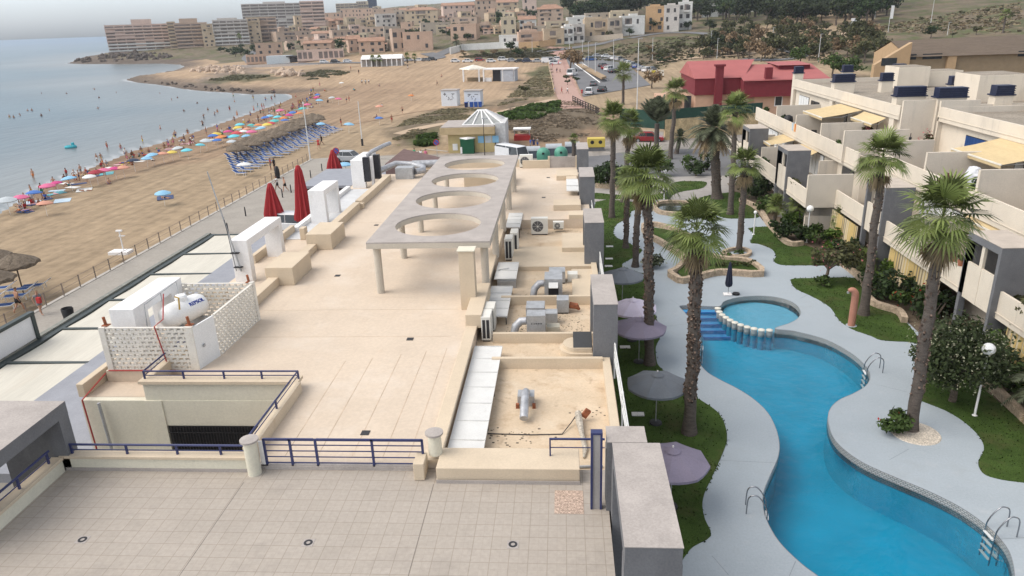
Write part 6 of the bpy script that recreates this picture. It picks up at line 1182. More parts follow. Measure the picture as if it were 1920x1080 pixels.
# red closed parasols on the seafront terrace
M_rcan=mat('red_canvas',(.36,.035,.04),rough=.8,var=.12,scale=2,stretch=(4,4,.3))
for i,(b,t,zb,l) in enumerate((((515,408),(484,345),1.2,'closed red parasol behind the mast arch, leftmost of three'),((572,414),(553,310),1.2,'tallest closed red parasol, directly left of a white arch'),((628,325),(604,282),1.8,'closed red parasol by the dark wooden kiosk, rightmost of three'))):
    v=gp(*b,zb); h=hgt(Vector((v.x,v.y,0)),*t); q=thing('red_parasol',l,'parasol',(v.x,v.y,0),'closed red parasols'); n=20; V=[];F=[]; pr=[(.10,zb+.5),(.80,zb+.1),(.82,zb+.4),(.64,zb+1.2),(.30,h-.5),(.15,h-.05),(.02,h)]
    for r,z in pr:
        for k in range(n): rr=r*(1.1 if k%2 else .72); V.append((v.x+rr*math.cos(6.2832*k/n),v.y+rr*math.sin(6.2832*k/n),z))
    for a in range(len(pr)-1):
        for k in range(n): F.append((a*n+k,a*n+(k+1)%n,(a+1)*n+(k+1)%n,(a+1)*n+k))
    MB().add(V,F).build('folded_canopy',M_rcan,q,smooth=60); MB().cyl(v.x,v.y,0,zb+.6,.06,8).build('pole',M_metal,q); MB().box(v.x-.5,v.x+.5,v.y-.5,v.y+.5,0,.15).build('base',M_dark,q)
q=thing('seafront_kiosk','dark wooden seafront kiosk with sloping brown roof behind the white arches','kiosk',(-20,72,0)); MB().box(-24.5,-16.5,66,74,0,2.9).build('walls',mat('dark_wood',(.06,.04,.03),var=.3,scale=3),q); MB().box(-24.8,-16.2,65.7,74.2,2.9,3.15).build('flat_roof',M_gutter,q); MB().add([(-17.5,70,4.3),(-12.8,70,3.1),(-12.8,79,3.1),(-17.5,79,4.3),(-17.5,70,2.9),(-12.8,70,2.9),(-12.8,79,2.9),(-17.5,79,2.9)],[(0,1,2,3),(0,4,5,1),(1,5,6,2),(2,6,7,3),(3,7,4,0)]).build('brown_roof',mat('brown_roof',(.17,.11,.10),var=.12),q)
w=MB().box(-21.5,-19.4,65.9,66.02,.2,2.6).build('door',mat('brown_door',(.16,.09,.05),var=.2),q); MB().box(-24,-22,65.92,66.02,.6,2.5).build('window',M_glass,q)
for b,rz,k,p,l in (((556,432),1.45,'suv','white','white car parked below the tallest red parasol'),((612,424),1.5,'hatch','black','black car parked behind the second white arch'),((600,405),1.5,'hatch','white','white car beside the foot of the tallest red parasol'),((1215,266),1.45,'saloon','red','dark red car parked in the yard behind the palms'),((1283,252),1.5,'saloon','navy','dark blue car parked against the yellow yard wall'),((1402,241),1.5,'hatch','silver','silver car parked by the yard wall near the far apartments'),((962,304),.75,'van','white','white van on the road behind the roof canopy'),((640,302) if 0 else (655,303),1.4,'hatch','silver','pale car parked by the leaning no-parking sign')): car(tuple(gp(*b)),rz,k,p,l)
# yellow beach kiosk with glazed pyramid roof
A=gp(842,287);B=gp(928,286); y0=(A.y+B.y)/2; x0,x1=A.x,B.x
q=thing('beach_kiosk','yellow beach kiosk with a white-ribbed glass pyramid roof','kiosk',((x0+x1)/2,y0,0)); M_kio=mat('kiosk_yellow',(.50,.40,.20),rough=.9,var=.07,stain=[((.36,.29,.16),.4,1.2,.57)]); MB().box(x0,x1,y0,y0+7,-.1,2.6).build('walls',M_kio,q); MB().box(x0-1.0,x1+.1,y0-.5,y0+7.4,2.6,3.55).build('fascia',mat('kiosk_fascia',(.47,.36,.21),var=.08),q); MB().box(x0-.9,x1,y0-.35,y0+7.2,3.55,3.65).build('flat_roof',M_gtop,q)
MB().box(x1+.1,x1+1.5,y0+.6,y0+6.5,-.1,3.9).build('side_lobby',mat('lobby_white',(.55,.55,.55),var=.15,scale=3),q)
for k in range(3): MB().box(x0+4.2+k*1.0,x0+5.1+k*1.0,y0-.03,y0,1.35,2.3).build('mural',UMB['light blue' if k!=1 else 'pale grey'],q)
MB().box(x0+.6,x0+1.3,y0-.03,y0,.4,1.3).build('notice_board',M_white,q)
ax0,ax1,ay0,ay1=x0+2.0,x1+1.3,y0+.8,y0+6.8; cx_,cy_=(ax0+ax1)/2-.4,(ay0+ay1)/2
MB().add([(ax0,ay0,3.66),(ax1,ay0,3.66),(ax1,ay1,3.66),(ax0,ay1,3.66),(cx_-.6,cy_-.6,5.3),(cx_+.6,cy_-.6,5.3),(cx_+.6,cy_+.6,5.3),(cx_-.6,cy_+.6,5.3)],[(0,1,5,4),(1,2,6,5),(2,3,7,6),(3,0,4,7),(4,5,6,7)]).build('glass_roof',mat('roof_glazing',(.30,.31,.30),rough=.25,var=.15),q)
t=MB(); co=[(ax0,ay0),(ax1,ay0),(ax1,ay1),(ax0,ay1)]; tc=[(cx_-.6,cy_-.6),(cx_+.6,cy_-.6),(cx_+.6,cy_+.6),(cx_-.6,cy_+.6)]
for i in range(4):
    a,b=co[i],co[(i+1)%4]; c,d=tc[i],tc[(i+1)%4]
    for k in range(4): u=k/4; t.tube([(a[0]+(b[0]-a[0])*u,a[1]+(b[1]-a[1])*u,3.72),(c[0]+(d[0]-c[0])*u,c[1]+(d[1]-c[1])*u,5.36)],.11,5)
    t.tube([(*a,3.74),(*b,3.74)],.1,5); t.tube([(*c,5.36),(*d,5.36)],.1,5)
t.cut=[]; t.build('roof_ribs',M_white,q)
v=gp(878,287); q=thing('portable_toilet','dark green portable cabin with a white roof in front of the kiosk','portable toilet',tuple(v)); MB().box(v.x-.95,v.x+.95,v.y-.9,v.y+.9,0,2.05).build('cabin',mat('cabin_green',(.015,.09,.045),rough=.5,var=.08),q,bev=.05); MB().lathe([(1.2,2.05),(1.0,2.2),(0,2.28)],(v.x,v.y,0),4).build('roof',M_white,q); MB().box(v.x-.97,v.x-.7,v.y-.93,v.y-.9,.1,1.0).build('notice',M_white,q)
for i,(a,b,yb) in enumerate(((983,1012,297),(1024,1053,292),(1060,1086,288))):
    A,B=gp(a,yb),gp(b,yb); q=thing('waste_container',['first','second','third'][i]+' silver-lidded waste container from the left behind the roof end','waste container',tuple(A),'containers along the street'); w=B.x-A.x; MB().box(A.x,B.x,A.y,A.y+1.2,0,.95).build('bin',mat('container_blue_grey',(.10,.12,.15),var=.15),q)
    t=MB(); n=9; V=[(x,A.y+.6-.65*math.cos(math.pi*k/(n-1)),.95+.55*math.sin(math.pi*k/(n-1))) for x in (A.x-.05,B.x+.05) for k in range(n)]; t.add(V,[(k,k+1,n+k+1,n+k) for k in range(n-1)]+[tuple(range(n))[::-1],tuple(range(n,2*n))]); t.build('lid',mat('container_lid',(.40,.43,.46),rough=.5,var=.08),q,smooth=50)
for i,(x,yb) in enumerate(((1019,301),(1052,299))):
    v=gp(x,yb); q=thing('bottle_bank','pale green dome bottle bank, '+('left' if i==0 else 'right')+' one of the pair behind the roof end','bottle bank',tuple(v),'containers along the street'); MB().lathe([(.85,0),(.88,.9),(.8,1.25),(.55,1.55),(.2,1.68),(0,1.7)],(v.x,v.y,0),18).build('dome',mat('bank_green',(.10,.30,.22),rough=.5,var=.1),q,smooth=60); MB().obox((v.x,v.y-.86,1.05),(.14,.06,.12)).build('slot',M_black,q)
v=gp(1118,284); q=thing('clothes_bank','yellow recycling bank with round black openings at the street end','recycling bank',tuple(v)); MB().box(v.x-1.2,v.x+1.2,v.y,v.y+1.4,.55,1.75).build('body',mat('bank_yellow',(.55,.43,.10),var=.06),q,bev=.05); MB().box(v.x-1.1,v.x+1.1,v.y+.1,v.y+1.3,0,.55).build('base',M_gwall,q)
for s in (-.55,.55):
    n=16; MB().add([(v.x+s+.26*math.cos(6.28*k/n),v.y-.01,1.25+.26*math.sin(6.28*k/n)) for k in range(n)],[tuple(range(n))]).build('opening',M_black,q)
v=gp(979,268); q=thing('food_cart','small white-roofed cart with a red front behind the kiosk','cart',tuple(v)); MB().box(v.x-1.2,v.x+1.2,v.y,v.y+1.6,.3,1.1).build('body',CLOTH['red'],q); MB().box(v.x-1.3,v.x+1.3,v.y-.1,v.y+1.7,1.9,2.1).build('roof',M_white,q); 
for s in (-1.1,1.1): MB().box(v.x+s-.05,v.x+s+.05,v.y+.1,v.y+.2,0,1.9).build('post',M_metal,q)
# wooden railing, dune path and other street edges
P=[gt(x,y) for x,y in ((1074,191),(1088,199),(1103,206),(1117,213),(1124,218))]; q=thing('wooden_railing','dark wooden railing along the end of the pink footpath','railing',tuple(P[0])); 
for z in (.45,.85,1.25): MB().tube([(p.x,p.y,p.z+z) for p in P],.09,5).build('rail',mat('dark_timber',(.05,.04,.035),var=.2),q)
for i in range(len(P)-1):
    for u in (0,.33,.66): p=P[i].lerp(P[i+1],u); MB().box(p.x-.09,p.x+.09,p.y-.09,p.y+.09,p.z-.3,p.z+1.35).build('post',MATS['dark_timber'],q)
# yard wall with green top, red building, brown building
A=gp(1245,264);B=gp(1425,249); q=thing('yard_wall','yellow stone yard wall with a dark green screen on top','wall',((A.x+B.x)/2,(A.y+B.y)/2,0)); h=hgt(A,1245,224); hh=hgt(A,1245,205); y_=(A.y+B.y)/2
MB().wall([(A.x,A.y),(B.x,B.y)],.4,-.2,h).build('wall',mat('yard_stone',(.47,.37,.22),rough=.95,var=.25,scale=1.2,fine=.2,fscale=4),q); C=gp(1190,262); MB().wall([(A.x,A.y-.1),(B.x,B.y-.1)],.12,h,hh).build('green_screen',mat('screen_green',(.022,.06,.045),var=.15),q); MB().wall([(C.x-2,C.y+3),(A.x,A.y-.1)],.12,h*.55,hh*.95).build('green_screen',MATS['screen_green'],q)
M_rr=mat('red_roof_felt',(.36,.115,.11),rough=.85,var=.06,scale=.5); M_rw=mat('dark_red_cladding',(.16,.022,.03),rough=.8,var=.08); M_pe=mat('peach_render',(.52,.34,.24),rough=.9,var=.06)
y0=137.0
def wx(x,y,Y): d=ray(x,y); t=Y/d.y; p=CAM+d*t; return p.x,p.z
xa,_=wx(1303,205,y0); xm,_=wx(1397,205,y0); xe,_=wx(1535,200,y0); _,zb=wx(1350,177,y0); _,ze=wx(1350,146,y0); _,zr=wx(1350,113,y0+9)
q=thing('red_roofed_building','two-storey building with red roof, dark red cladding and peach base','building',((xa+xe)/2,y0,.2))
MB().box(xa,xm+1,y0,y0+16,-.5,zb).build('base_storey',M_pe,q); MB().box(xm+1,xe,y0-2,y0+16,-.5,zb-.3).build('base_storey',M_pe,q); MB().box(xa-.3,xm-1.3,y0-.4,y0+16,zb,ze).build('cladding',M_rw,q); MB().box(xm-1.3,xe+.2,y0-3.2,y0+14,zb-.3,zb+2.6).build('cladding',M_rw,q)
MB().add([(xa-.5,y0-.6,ze),(xm-.8,y0-.6,ze),(xm+3.2,y0+9,zr),(xa-.4,y0+9,zr),(xa-.5,y0+17,ze),(xm+1,y0+17,ze)],[(0,1,2,3),(3,2,5,4),(0,3,4),(1,5,2)]).build('roof',M_rr,q); MB().add([(xm-1.5,y0-3.6,zb+2.5),(xe+.4,y0-3.6,zb+2.5),(xe+.4,y0+8,zb+4.4),(xm-1,y0+8,zb+4.6)],[(0,1,2,3)]).build('roof',M_rr,q)
MB().box(xm+6.5,xe-1,y0+4,y0+12,zb+3.6,zb+4.5).build('upper_block',M_rw,q); MB().add([(xm+6,y0+3.4,zb+4.5),(xe-.7,y0+3.4,zb+4.5),(xe-.7,y0+12.3,zb+4.7),(xm+6,y0+12.3,zb+4.7)],[(0,1,2,3)]).build('roof',M_rr,q)
a,_=wx(1336,205,y0); b,_=wx(1350,205,y0); _,zc=wx(1345,124,y0); MB().box(a,b,y0-1.3,y0-.4,-.5,zc).build('chimney',M_rw,q); MB().box(a-.25,b+.25,y0-1.5,y0-.2,zc,zc+.35).build('chimney_cap',M_rw,q); a,_=wx(1427,150,y0); MB().box(a,a+1.2,y0-2.8,y0-1.8,zb+1.5,zb+4.6).build('chimney',M_rw,q)
for x in (1459,): a,z=wx(x,190,y0-2); w=MB().box(a-.5,a+.6,y0-2.05,y0-2,z-.7,z+.8).build('window',M_glass,q); MB().box(a-.65,a+.75,y0-2.03,y0-2.0,z-.85,z+.95).build('frame',M_white,w)
for x in (1388,1290): a,z=wx(x,190,y0-.05); MB().box(a-.4,a+.4,y0-.06,y0,z-1.4,z+1).build('doorway',M_glass,q)
MB().box(xa-6.5,xa-1.5,y0+1,y0+8,-.5,zb-.2).build('annexe',M_pe,q)
for x in (1283,1293): a,z=wx(x,190,y0); MB().box(a-.12,a+.12,y0-1,y0-.8,-.5,zb).build('post',M_dark,q)
yb=150.0; xl,_=wx(1628,155,yb); xg,zg=wx(1692,150,yb); xr,_=wx(2060,150,yb); _,zt=wx(1690,76,yb+7); _,ze=wx(1700,103,yb); _,zl=wx(1628,121,yb); M_tan=mat('tan_render',(.40,.28,.165),rough=.9,var=.06); M_brn=mat('khaki_render',(.24,.185,.12),rough=.9,var=.07); M_brf=mat('brown_tiled_roof',(.13,.10,.075),rough=.95,var=.15,scale=1,fine=.2,fscale=5,stretch=(.3,3,1))
q=thing('brown_hall','long brown hall with a mono-pitch tan gable and brown tiled roof','building',(xg,yb,2))
_,za=wx(1690,80,yb-1.9); MB().add([(xl,yb-1.9,-1),(xg,yb-1.9,-1),(xg,yb-1.9,ze),(xg,yb-1.9,za),(xl,yb-.6,-1),(xl,yb-1.9,zl),(xl,yb-.6,zl),(xg,yb-.6,za),(xg,yb-.6,-1)],[(0,1,2,3,5) ,(5,3,7,6),(0,5,6,4),(1,8,7,3,2),(4,6,7,8)]).build('gable_wing',M_tan,q)
MB().box(xg,xr,yb-1,yb+14,-1,ze).build('hall',M_brn,q); MB().xprism([(yb-.55,-1),(yb-.55,ze-.1),(yb+7,zt-.25),(yb+14.4,ze-.1),(yb+14.4,-1)],xg-.25,xg-.05).build('end_wall',M_tan,q); MB().add([(xg-.3,yb-1.8,ze-.3),(xr,yb-1.8,ze-.3),(xr,yb+7,zt+.5),(xg-.3,yb+7,zt),(xr,yb+15,ze),(xg-.3,yb+15,ze)],[(0,1,2,3),(3,2,4,5)]).build('roof',M_brf,q)
xs,_=wx(1768,120,yb); MB().box(xs,xs+1.6,yb-1.6,yb,-1,ze-.4).build('buttress',M_tan,q); _,zw=wx(1700,107,yb-1)
for a,b in ((1692,1718),(1730,1766),(1908,1990)): xa_,_=wx(a,107,yb-1.05); xb_,_=wx(b,107,yb-1.05); MB().box(xa_,xb_,yb-1.06,yb-.99,zw-.5,zw+.5).build('window_strip',M_glass,q)
a,z=wx(1655,115,yb); w=MB().box(a-1,a+1.8,yb-1.96,yb-1.85,z-.7,z+.7).build('window',M_glass,q); MB().box(xs+4,xr,yb-1.3,yb-1,-1,1.6).build('plinth',mat('dark_plinth',(.10,.08,.06),var=.2),q)
v=gp(1881,150,9); q=thing('utility_pole','grey wooden utility pole with wires in front of the brown hall','utility pole',(v.x*1.6,v.y*1.6,2)); X,Y=v.x*1.75,v.y*1.75; zt_=CAMH+(9-CAMH)*1.75; MB().tube([(X,Y,-1),(X,Y,zt_+6)],.18,6).build('pole',M_post,q); t=MB(); t.tube([(X,Y,zt_+5),(X-14,Y+9,zt_+2.5)],.04,4); t.tube([(X,Y,zt_+5),(X+12,Y+6,zt_+3.5)],.04,4); each(t,'wire',M_dark,q); MB().obox((X,Y,zt_+5.2),(.9,.08,.08)).build('crossarm',M_post,q)
# beach lockers, bars, marquee
def blockpx(name,label,cat,x0,x1,yb,yt,depth,m,roofm=None,group=None):
    A=gt(x0,yb);B=gt(x1,yb); z=(A.z+B.z)/2; h=hgt(A,x0,yt); rz=math.atan2(B.y-A.y,B.x-A.x)*.5; q=lthing(name,label,cat,((A.x+B.x)/2,(A.y+B.y)/2,z),group,rz); w=(B-A).length/2
    MB().box(-w,w,0,depth,-.3,h).build('cabin',m,q); 
    if roofm: MB().box(-w-.15,w+.15,-.15,depth+.15,h,h+.18).build('roof',roofm,q)
    return q,w,h
M_box=mat('locker_white',(.62,.65,.69),rough=.5,var=.04)
for i,(x0,x1,yb,yt,l) in enumerate(((829,857,199,170,'white beach cabin with a dark cross emblem, left of the pair'),(872,901,200,171,'white beach cabin with blue bins at its foot, right of the pair'))):
    q,w,h=blockpx('beach_cabin',l,'beach cabin',x0,x1,yb,yt,2.6,M_box,M_gtop,'white cabins on the sand'); t=MB(); rg=random.Random(i)
    if i==0: t.box(-w+.55,-w+1.15,-.02,0,h-.85,h-.65); t.box(-w+.75,-w+.95,-.02,0,h-1.05,h-.45)
    else: t.box(-w+.8,-w+1.5,-.02,0,h-.75,h-.6)
    for k in range(9): x=rg.uniform(-w+.5,w-.8); z=rg.uniform(.9,h-.9); t.box(x,x+.22,-.015,0,z,z+.2)
    t.box(w-1.3,w-.5,-.02,0,h-.75,h-.62); t.cut=[]; t.build('markings',M_gwall,q)
    if i==1:
        for k in range(4):
            v=q.location+Vector((-w+.5+k*.95+.2*(k>0),-.9,0)); b=lthing('wheelie_bin',['dark blue','bright blue','bright blue','bright blue'][k]+' wheelie bin before the white cabin, '+['first','second','third','last'][k]+' from the left','bin',tuple(v),'bins at the white cabin'); MB().add([(-.3,-.3,0),(.3,-.3,0),(.3,.3,0),(-.3,.3,0),(-.36,-.36,1),(.36,-.36,1),(.36,.36,1),(-.36,.36,1)],[(0,3,2,1),(0,1,5,4),(1,2,6,5),(2,3,7,6),(3,0,4,7),(4,5,6,7)]).build('bin',CLOTH['navy'] if k==0 else CLOTH['blue'],b); MB().box(-.4,.4,-.42,.36,1,1.08).build('lid',CLOTH['blue'],b)
A=gt(868,153);B=gt(966,153); q=lthing('beach_bar','white-canopied open beach bar on the far sand','beach bar',tuple(A.lerp(B,.5)),None,math.atan2(B.y-A.y,B.x-A.x)*.6); w=(B-A).length/2; h=hgt(A,868,130)
for x in (-w+.6,-w+5.5,-1.5,w-4,w-.6): MB().box(x-.2,x+.2,-.2,.2,-.3,h).build('post',M_white,q)
MB().lathe([(4.6,h),(4.4,h+.25),(0,h+1.3)],(-w+3.2,2.2,0),4).build('canopy',M_cw,q); MB().box(-1.6,w,-.4,4.5,h-.2,h+.15).build('flat_canopy',M_white,q); MB().box(-w+1,-w+6,2.5,2.7,0,1.1).build('counter',M_brn,q); MB().box(1,4.2,1.2,4,-.2,h-.3).build('bar_unit',M_dark,q); MB().box(w-4.6,w-.3,-.2,3.8,-.3,h-.4).build('store',mat('store_grey',(.40,.42,.46),var=.1),q); MB().box(-1.2,.8,.4,.6,0,1.1).build('counter',M_white,q)
A=gt(677,126);B=gt(755,123); q=lthing('beach_marquee','long white marquee restaurant at the back of the beach','marquee',tuple(A.lerp(B,.5)),None,math.atan2(B.y-A.y,B.x-A.x)*.5); w=(B-A).length/2; h=hgt(A,677,112)
MB().box(-w,w,0,.5,-.6,.35).build('plinth',M_gtop,q); MB().box(-w+.3,w-.3,1,9,0,h-.2).build('interior',M_gtop,q)
for k in range(4): MB().xprism([(-.2,h-.1),(-.2,h+.1),(4,h+1.5),(9.5,h+.1),(9.5,h-.1)],-w+k*w/2,-w+(k+1)*w/2-.1).build('roof',M_white,q)
for k in range(9): x=-w+.2+k*(2*w-.4)/8; MB().box(x-.2,x+.2,-.1,.3,-.4,h).build('post',M_white,q)
# street lamps on the car park and hillside
for b,t,l in (((1194,214),(1198,72),'tall thin street lamp beside the date palm, before the car park'),((1092,126),(1092,75),'white lamp post at the far left of the car park island'),((1103,130),(1103,78),'white lamp post second from left on the car park island'),((1116,142),(1116,80),'white lamp post nearest on the car park island'),((1150,133),(1150,74),'white lamp post in the middle of the car park'),((1223,113),(1224,71),'white lamp post at the right end of the car park'),((1332,96),(1334,58),'white lamp post above the red roof'),((1344,110),(1345,72),'white lamp post just left of the red roof ridge'),((1447,91),(1447,52),'white lamp post among the hillside pines'),((1534,116),(1537,64),'white lamp post above the bright green trees'),((1640,35),(1642,0),'grey lamp post on the hill beside the dark wood'),((1665,60),(1671,10),'lamp post with a long white banner on the hillside'),((1745,44),(1748,-6),'grey lamp post on the dry hillside'),((1776,66),(1778,42),'short white lamp post above the brown roof'),((1068,106),(1070,72),'white lamp post by the dark round tree'),((998,100),(998,70),'white lamp post behind the parked cars')):
    q=mastpole(b,t,None,l,.10)
    if 'banner' in l: v=gt(*b); h=hgt(v,*t); MB().box(v.x+.1,v.x+1.1,v.y-.02,v.y+.02,v.z+h*.5,v.z+h-.1).build('banner',M_white,q)
# parked cars
rng=random.Random(11)
def cars(row,where,grp):
    n=len(row); ORD=['first','second','third','fourth','fifth','sixth','seventh','eighth','ninth','tenth','eleventh','twelfth','thirteenth','fourteenth','fifteenth','sixteenth']
    for i,(x,y,k,p,a) in enumerate(row): car(tuple(gt(x,y)),a,k,p,f'{p} {dict(hatch="hatchback",saloon="saloon",suv="off-roader",van="van")[k]}, {ORD[i]} from the left {where}',grp)
H_=1.5708
cars([(854,117,'hatch','white',H_),(877,117,'saloon','white',H_),(900,115,'suv','red',H_+.05),(921,117,'hatch','white',H_),(943,114,'suv','white',H_-.06),(960,116,'hatch','silver',H_),(975,117,'saloon','black',H_),(989,117,'suv','navy',H_),(1008,117,'saloon','silver',H_)],'in the row behind the sand','cars parked behind the beach')
cars([(608,118,'hatch','white',H_),(629,118,'suv','black',H_),(652,117,'hatch','white',H_)],'left of the white marquee','cars parked behind the beach')
cars([(757,115,'hatch','white',H_),(768,115,'hatch','silver',H_),(786,115,'saloon','white',H_),(799,115,'hatch','grey',H_),(811,114,'suv','black',H_)],'right of the white marquee','cars parked behind the beach')
cars([(1041,121,'suv','white',H_-.2),(1046,113,'hatch','white',H_),(1070,112,'hatch','black',H_),(1087,113,'hatch','white',H_),(1108,114,'suv','blue',H_),(1120,107,'saloon','silver',H_),(1137,108,'saloon','white',H_)],'along the far edge of the car park','cars in the car park')
cars([(1152,112,'hatch','white',2.5),(1161,114,'suv','silver',2.5),(1170,118,'hatch','grey',2.5),(1178,121,'hatch','white',2.5),(1185,125,'suv','silver',2.5),(1194,128,'hatch','blue',2.5),(1203,132,'saloon','silver',2.5),(1213,135,'suv','white',2.5),(1222,133,'hatch','grey',2.5)],'in the diagonal right-hand row','cars in the car park')
cars([(1131,126,'hatch','black',2.4),(1137,130,'hatch','red',2.4),(1143,133,'suv','white',2.4),(1152,137,'saloon','black',2.4)],'in the middle row of the car park','cars in the car park')
cars([(1073,142,'van','white',2.8),(1105,177,'suv','white',3.0),(1113,161,'hatch','grey',3.0),(1129,172,'saloon','black',2.9)],'near the entrance of the car park','cars in the car park')
cars([(1480,59,'suv','navy',1.4),(1405,85,'hatch','grey',1.5),(1292,133,'hatch','navy',1.0)],'on the hillside roads','cars on the hillside')
A=gt(1028,118); car(tuple(A),H_-.2,'van','white','cream camper van at the end of the row behind the sand')
fill([[tuple(gt(x,y)[:2]) for x,y in ((1057,113),(1160,106),(1175,115),(1225,138),(1180,150),(1150,180),(1095,183),(1070,150))]],0).v
m=MB(); G=[]
for j in range(15):
    for i in range(13):
        u,v_=i/12,j/14; a=Vector((1062,112)).lerp(Vector((1160,106)),u); b=Vector((1093,182)).lerp(Vector((1220,160)),u); p=gt(*a.lerp(b,v_**1.4)); G.append((p.x,p.y,p.z+.10))
m.add(G,[(j*13+i,j*13+i+1,(j+1)*13+i+1,(j+1)*13+i) for j in range(14) for i in range(12)]).build('car_park',M_asph,kind='structure',smooth=1)
m=MB(); a=[gt(1080,121),gt(1128,155),gt(1137,152),gt(1092,121)]; m.prism([tuple(p[:2]) for p in a],a[0].z-.3,max(p.z for p in a)+.25).build('car_park_island',mat('island_soil',(.32,.23,.14),var=.15),kind='structure')
for a,b in (((1078,121),(1125,156)),((1094,121),(1139,152))):
    P=[gt(a[0]+(b[0]-a[0])*u,a[1]+(b[1]-a[1])*u) for u in (0,.5,1)]; MB().tube([(p.x,p.y,p.z+.2) for p in P],.16,4).build('island_kerb',M_white,kind='structure')
# ================================================================ beach life
rng=random.Random(21)
UM=[(87,341,'pink'),(103,332,'magenta'),(178,317,'dark red'),(193,313,'pink'),(212,308,'magenta'),(248,295,'navy'),(272,288,'light blue'),(285,284,'light blue'),(303,281,'salmon'),(333,270,'pale grey'),(349,274,'cyan'),(372,263,'cyan'),(398,248,'blue'),(405,255,'blue'),(404,245,'yellow'),(427,242,'magenta'),(443,245,'red'),(461,248,'light blue'),(433,260,'pale grey'),(445,233,'yellow'),(449,229,'cyan'),(462,234,'salmon'),(483,230,'orange'),(500,229,'yellow'),(514,221,'green-blue'),(533,220,'blue'),(497,215,'blue'),(505,211,'light blue'),(525,203,'pink'),(530,214,'orange'),(595,172,'blue'),(594,179,'magenta'),(598,184,'light blue'),(633,181,'pink'),(622,178,'pale grey'),(10,369,'pale grey'),(36,362,'pink'),(80,371,'salmon'),(129,328,'light blue'),(303,353,'light blue'),(456,303,'white'),(770,174,'orange'),(711,194,'salmon'),(652,229,'light blue'),(567,199,'green-blue'),(640,152,'white'),(600,226,'light blue'),(710,215,'blue'),(645,302,'light blue'),(415,252,'orange'),(425,250,'blue'),(438,251,'cyan'),(455,242,'white'),(470,243,'pink'),(489,236,'light blue'),(507,226,'red'),(520,214,'cyan'),(540,211,'magenta'),(548,205,'blue'),(470,228,'green-blue'),(384,259,'pale grey'),(320,277,'yellow'),(228,306,'salmon'),(560,206,'orange'),(575,192,'pink'),(60,352,'blue'),(165,322,'white')]
ORDW=['','second ','third ','fourth ','fifth ','sixth ','seventh ','eighth ','ninth ','tenth ','eleventh ','twelfth ']; cnt={}
tot={}
for u in UM: tot[u[2]]=tot.get(u[2],0)+1
for x,y,c in sorted(UM,key=lambda u:u[0]):
    p=gp(x,y,1.3); z=float(hz(p.x,p.y)); p=gp(x,y,z+2.0); z=float(hz(p.x,p.y)); k=cnt.get(c,0); cnt[c]=k+1
    w=f'only {c} beach umbrella on the sand' if tot[c]==1 else f'{c} beach umbrella, {ORDW[k]}{"leftmost" if k==0 else "from the left"} of the {c} ones'
    if x in (303,): w='light blue umbrella standing alone on open sand with a towel' if c=='light blue' else w
    umbrella((p.x,p.y,z-.05),c,w,rng.uniform(-.12,.12),rng.random()*6,rng.uniform(.75,.95) if x!=303 else .85)
def nearest(x,y):
    d=[(math.hypot(x-a,y-b),c) for a,b,c in UPOS]; m=min(d); return m if m[0]<9 else None
COLS=['black','red','blue','white','pink','navy','green','grey','orange','turquoise','yellow']; seen={}
def bather(p,pose,rz,where='',top=None,bottom=None,sc=1):
    bottom=bottom or rng.choice(COLS); n=nearest(p[0],p[1]); act=dict(stand='standing',walk='walking',sit='sitting',lie='lying',wave='wading with raised arms')[pose]
    w=where or (f'by a {n[1]} umbrella' if n else 'on the open sand'); cl=(f'{top} top and {bottom} shorts' if top else f'{bottom} swimwear')
    lab=f'person in {cl} {act} {w}'; lab=lab if len(lab.replace('-',' ').split())<=16 else f'person {act} {w}'
    return person(p,pose,rz,lab,top,bottom,group='people in the sea' if 'sea' in w else 'people on the beach',scale=sc*rng.uniform(.9,1.05))
# swimmers and waders
for x,y in ((18,216),(26,217),(38,213),(52,204),(60,204),(78,214),(93,204),(184,200),(186,180),(177,164),(125,172),(78,172),(218,170),(322,184),(333,180),(407,167),(390,203),(370,190),(440,187),(300,172),(345,205)):
    p=gp(x,y+4,-2); bather((p.x,p.y,-2.95 if y>195 else -3.05),rng.choice(['stand','stand','wave']),rng.random()*6,'in the sea'+(' far from the shore' if y<190 else ' in the shallows off the left beach' if x<120 else ''))
for x,y in ((438,176),(475,180),(510,205),(445,212),(440,222),(470,212),(330,252),(326,265),(316,272),(193,302),(238,290),(266,282),(63,328),(60,358),(525,200),(555,178),(560,190),(489,208)):
    p=gp(x,y+6,-1.95); bather((p.x,p.y,-2.25),rng.choice(['stand','walk']),rng.random()*6,'ankle deep at the sea edge'+(' by the far umbrellas' if x>430 else ' near the pink umbrellas' if x<250 else ' near the cyan umbrellas'))
def on(x,y): p=gp(x,y,-1); z=float(hz(p.x,p.y)); p=gp(x,y,z); return p.x,p.y,float(hz(p.x,p.y))
STRIP=[(0,425,30),(60,380,26),(130,345,20),(210,318,16),(290,293,14),(370,268,14),(440,248,16),(500,230,14),(550,214,14),(580,196,12),(600,180,10)]
def strip(t):
    i=min(int(t),len(STRIP)-2); f=t-i; a,b=STRIP[i],STRIP[i+1]; return [a[k]+(b[k]-a[k])*f for k in range(3)]
for k in range(140):
    t=rng.random()**.8*9.9; x,y,w=strip(t); pose=rng.choices(['sit','lie','stand','walk'],[5,3,3,1])[0]; p=on(x+rng.uniform(-14,14),y+rng.uniform(-w*.5,w*.6)-6)
    bather(p,pose,rng.random()*6.28,top=rng.choice([None,None,None,'white','grey','red','blue']))
for k in range(26):
    t=rng.uniform(3,9.5); x,y,w=strip(t); p=gp(x-rng.uniform(22,75),y-rng.uniform(8,30),-1.95); bather((p.x,p.y,-2.35-rng.random()*.5),rng.choice(['stand','walk','wave']),rng.random()*6,'in the sea off the crowded umbrellas')
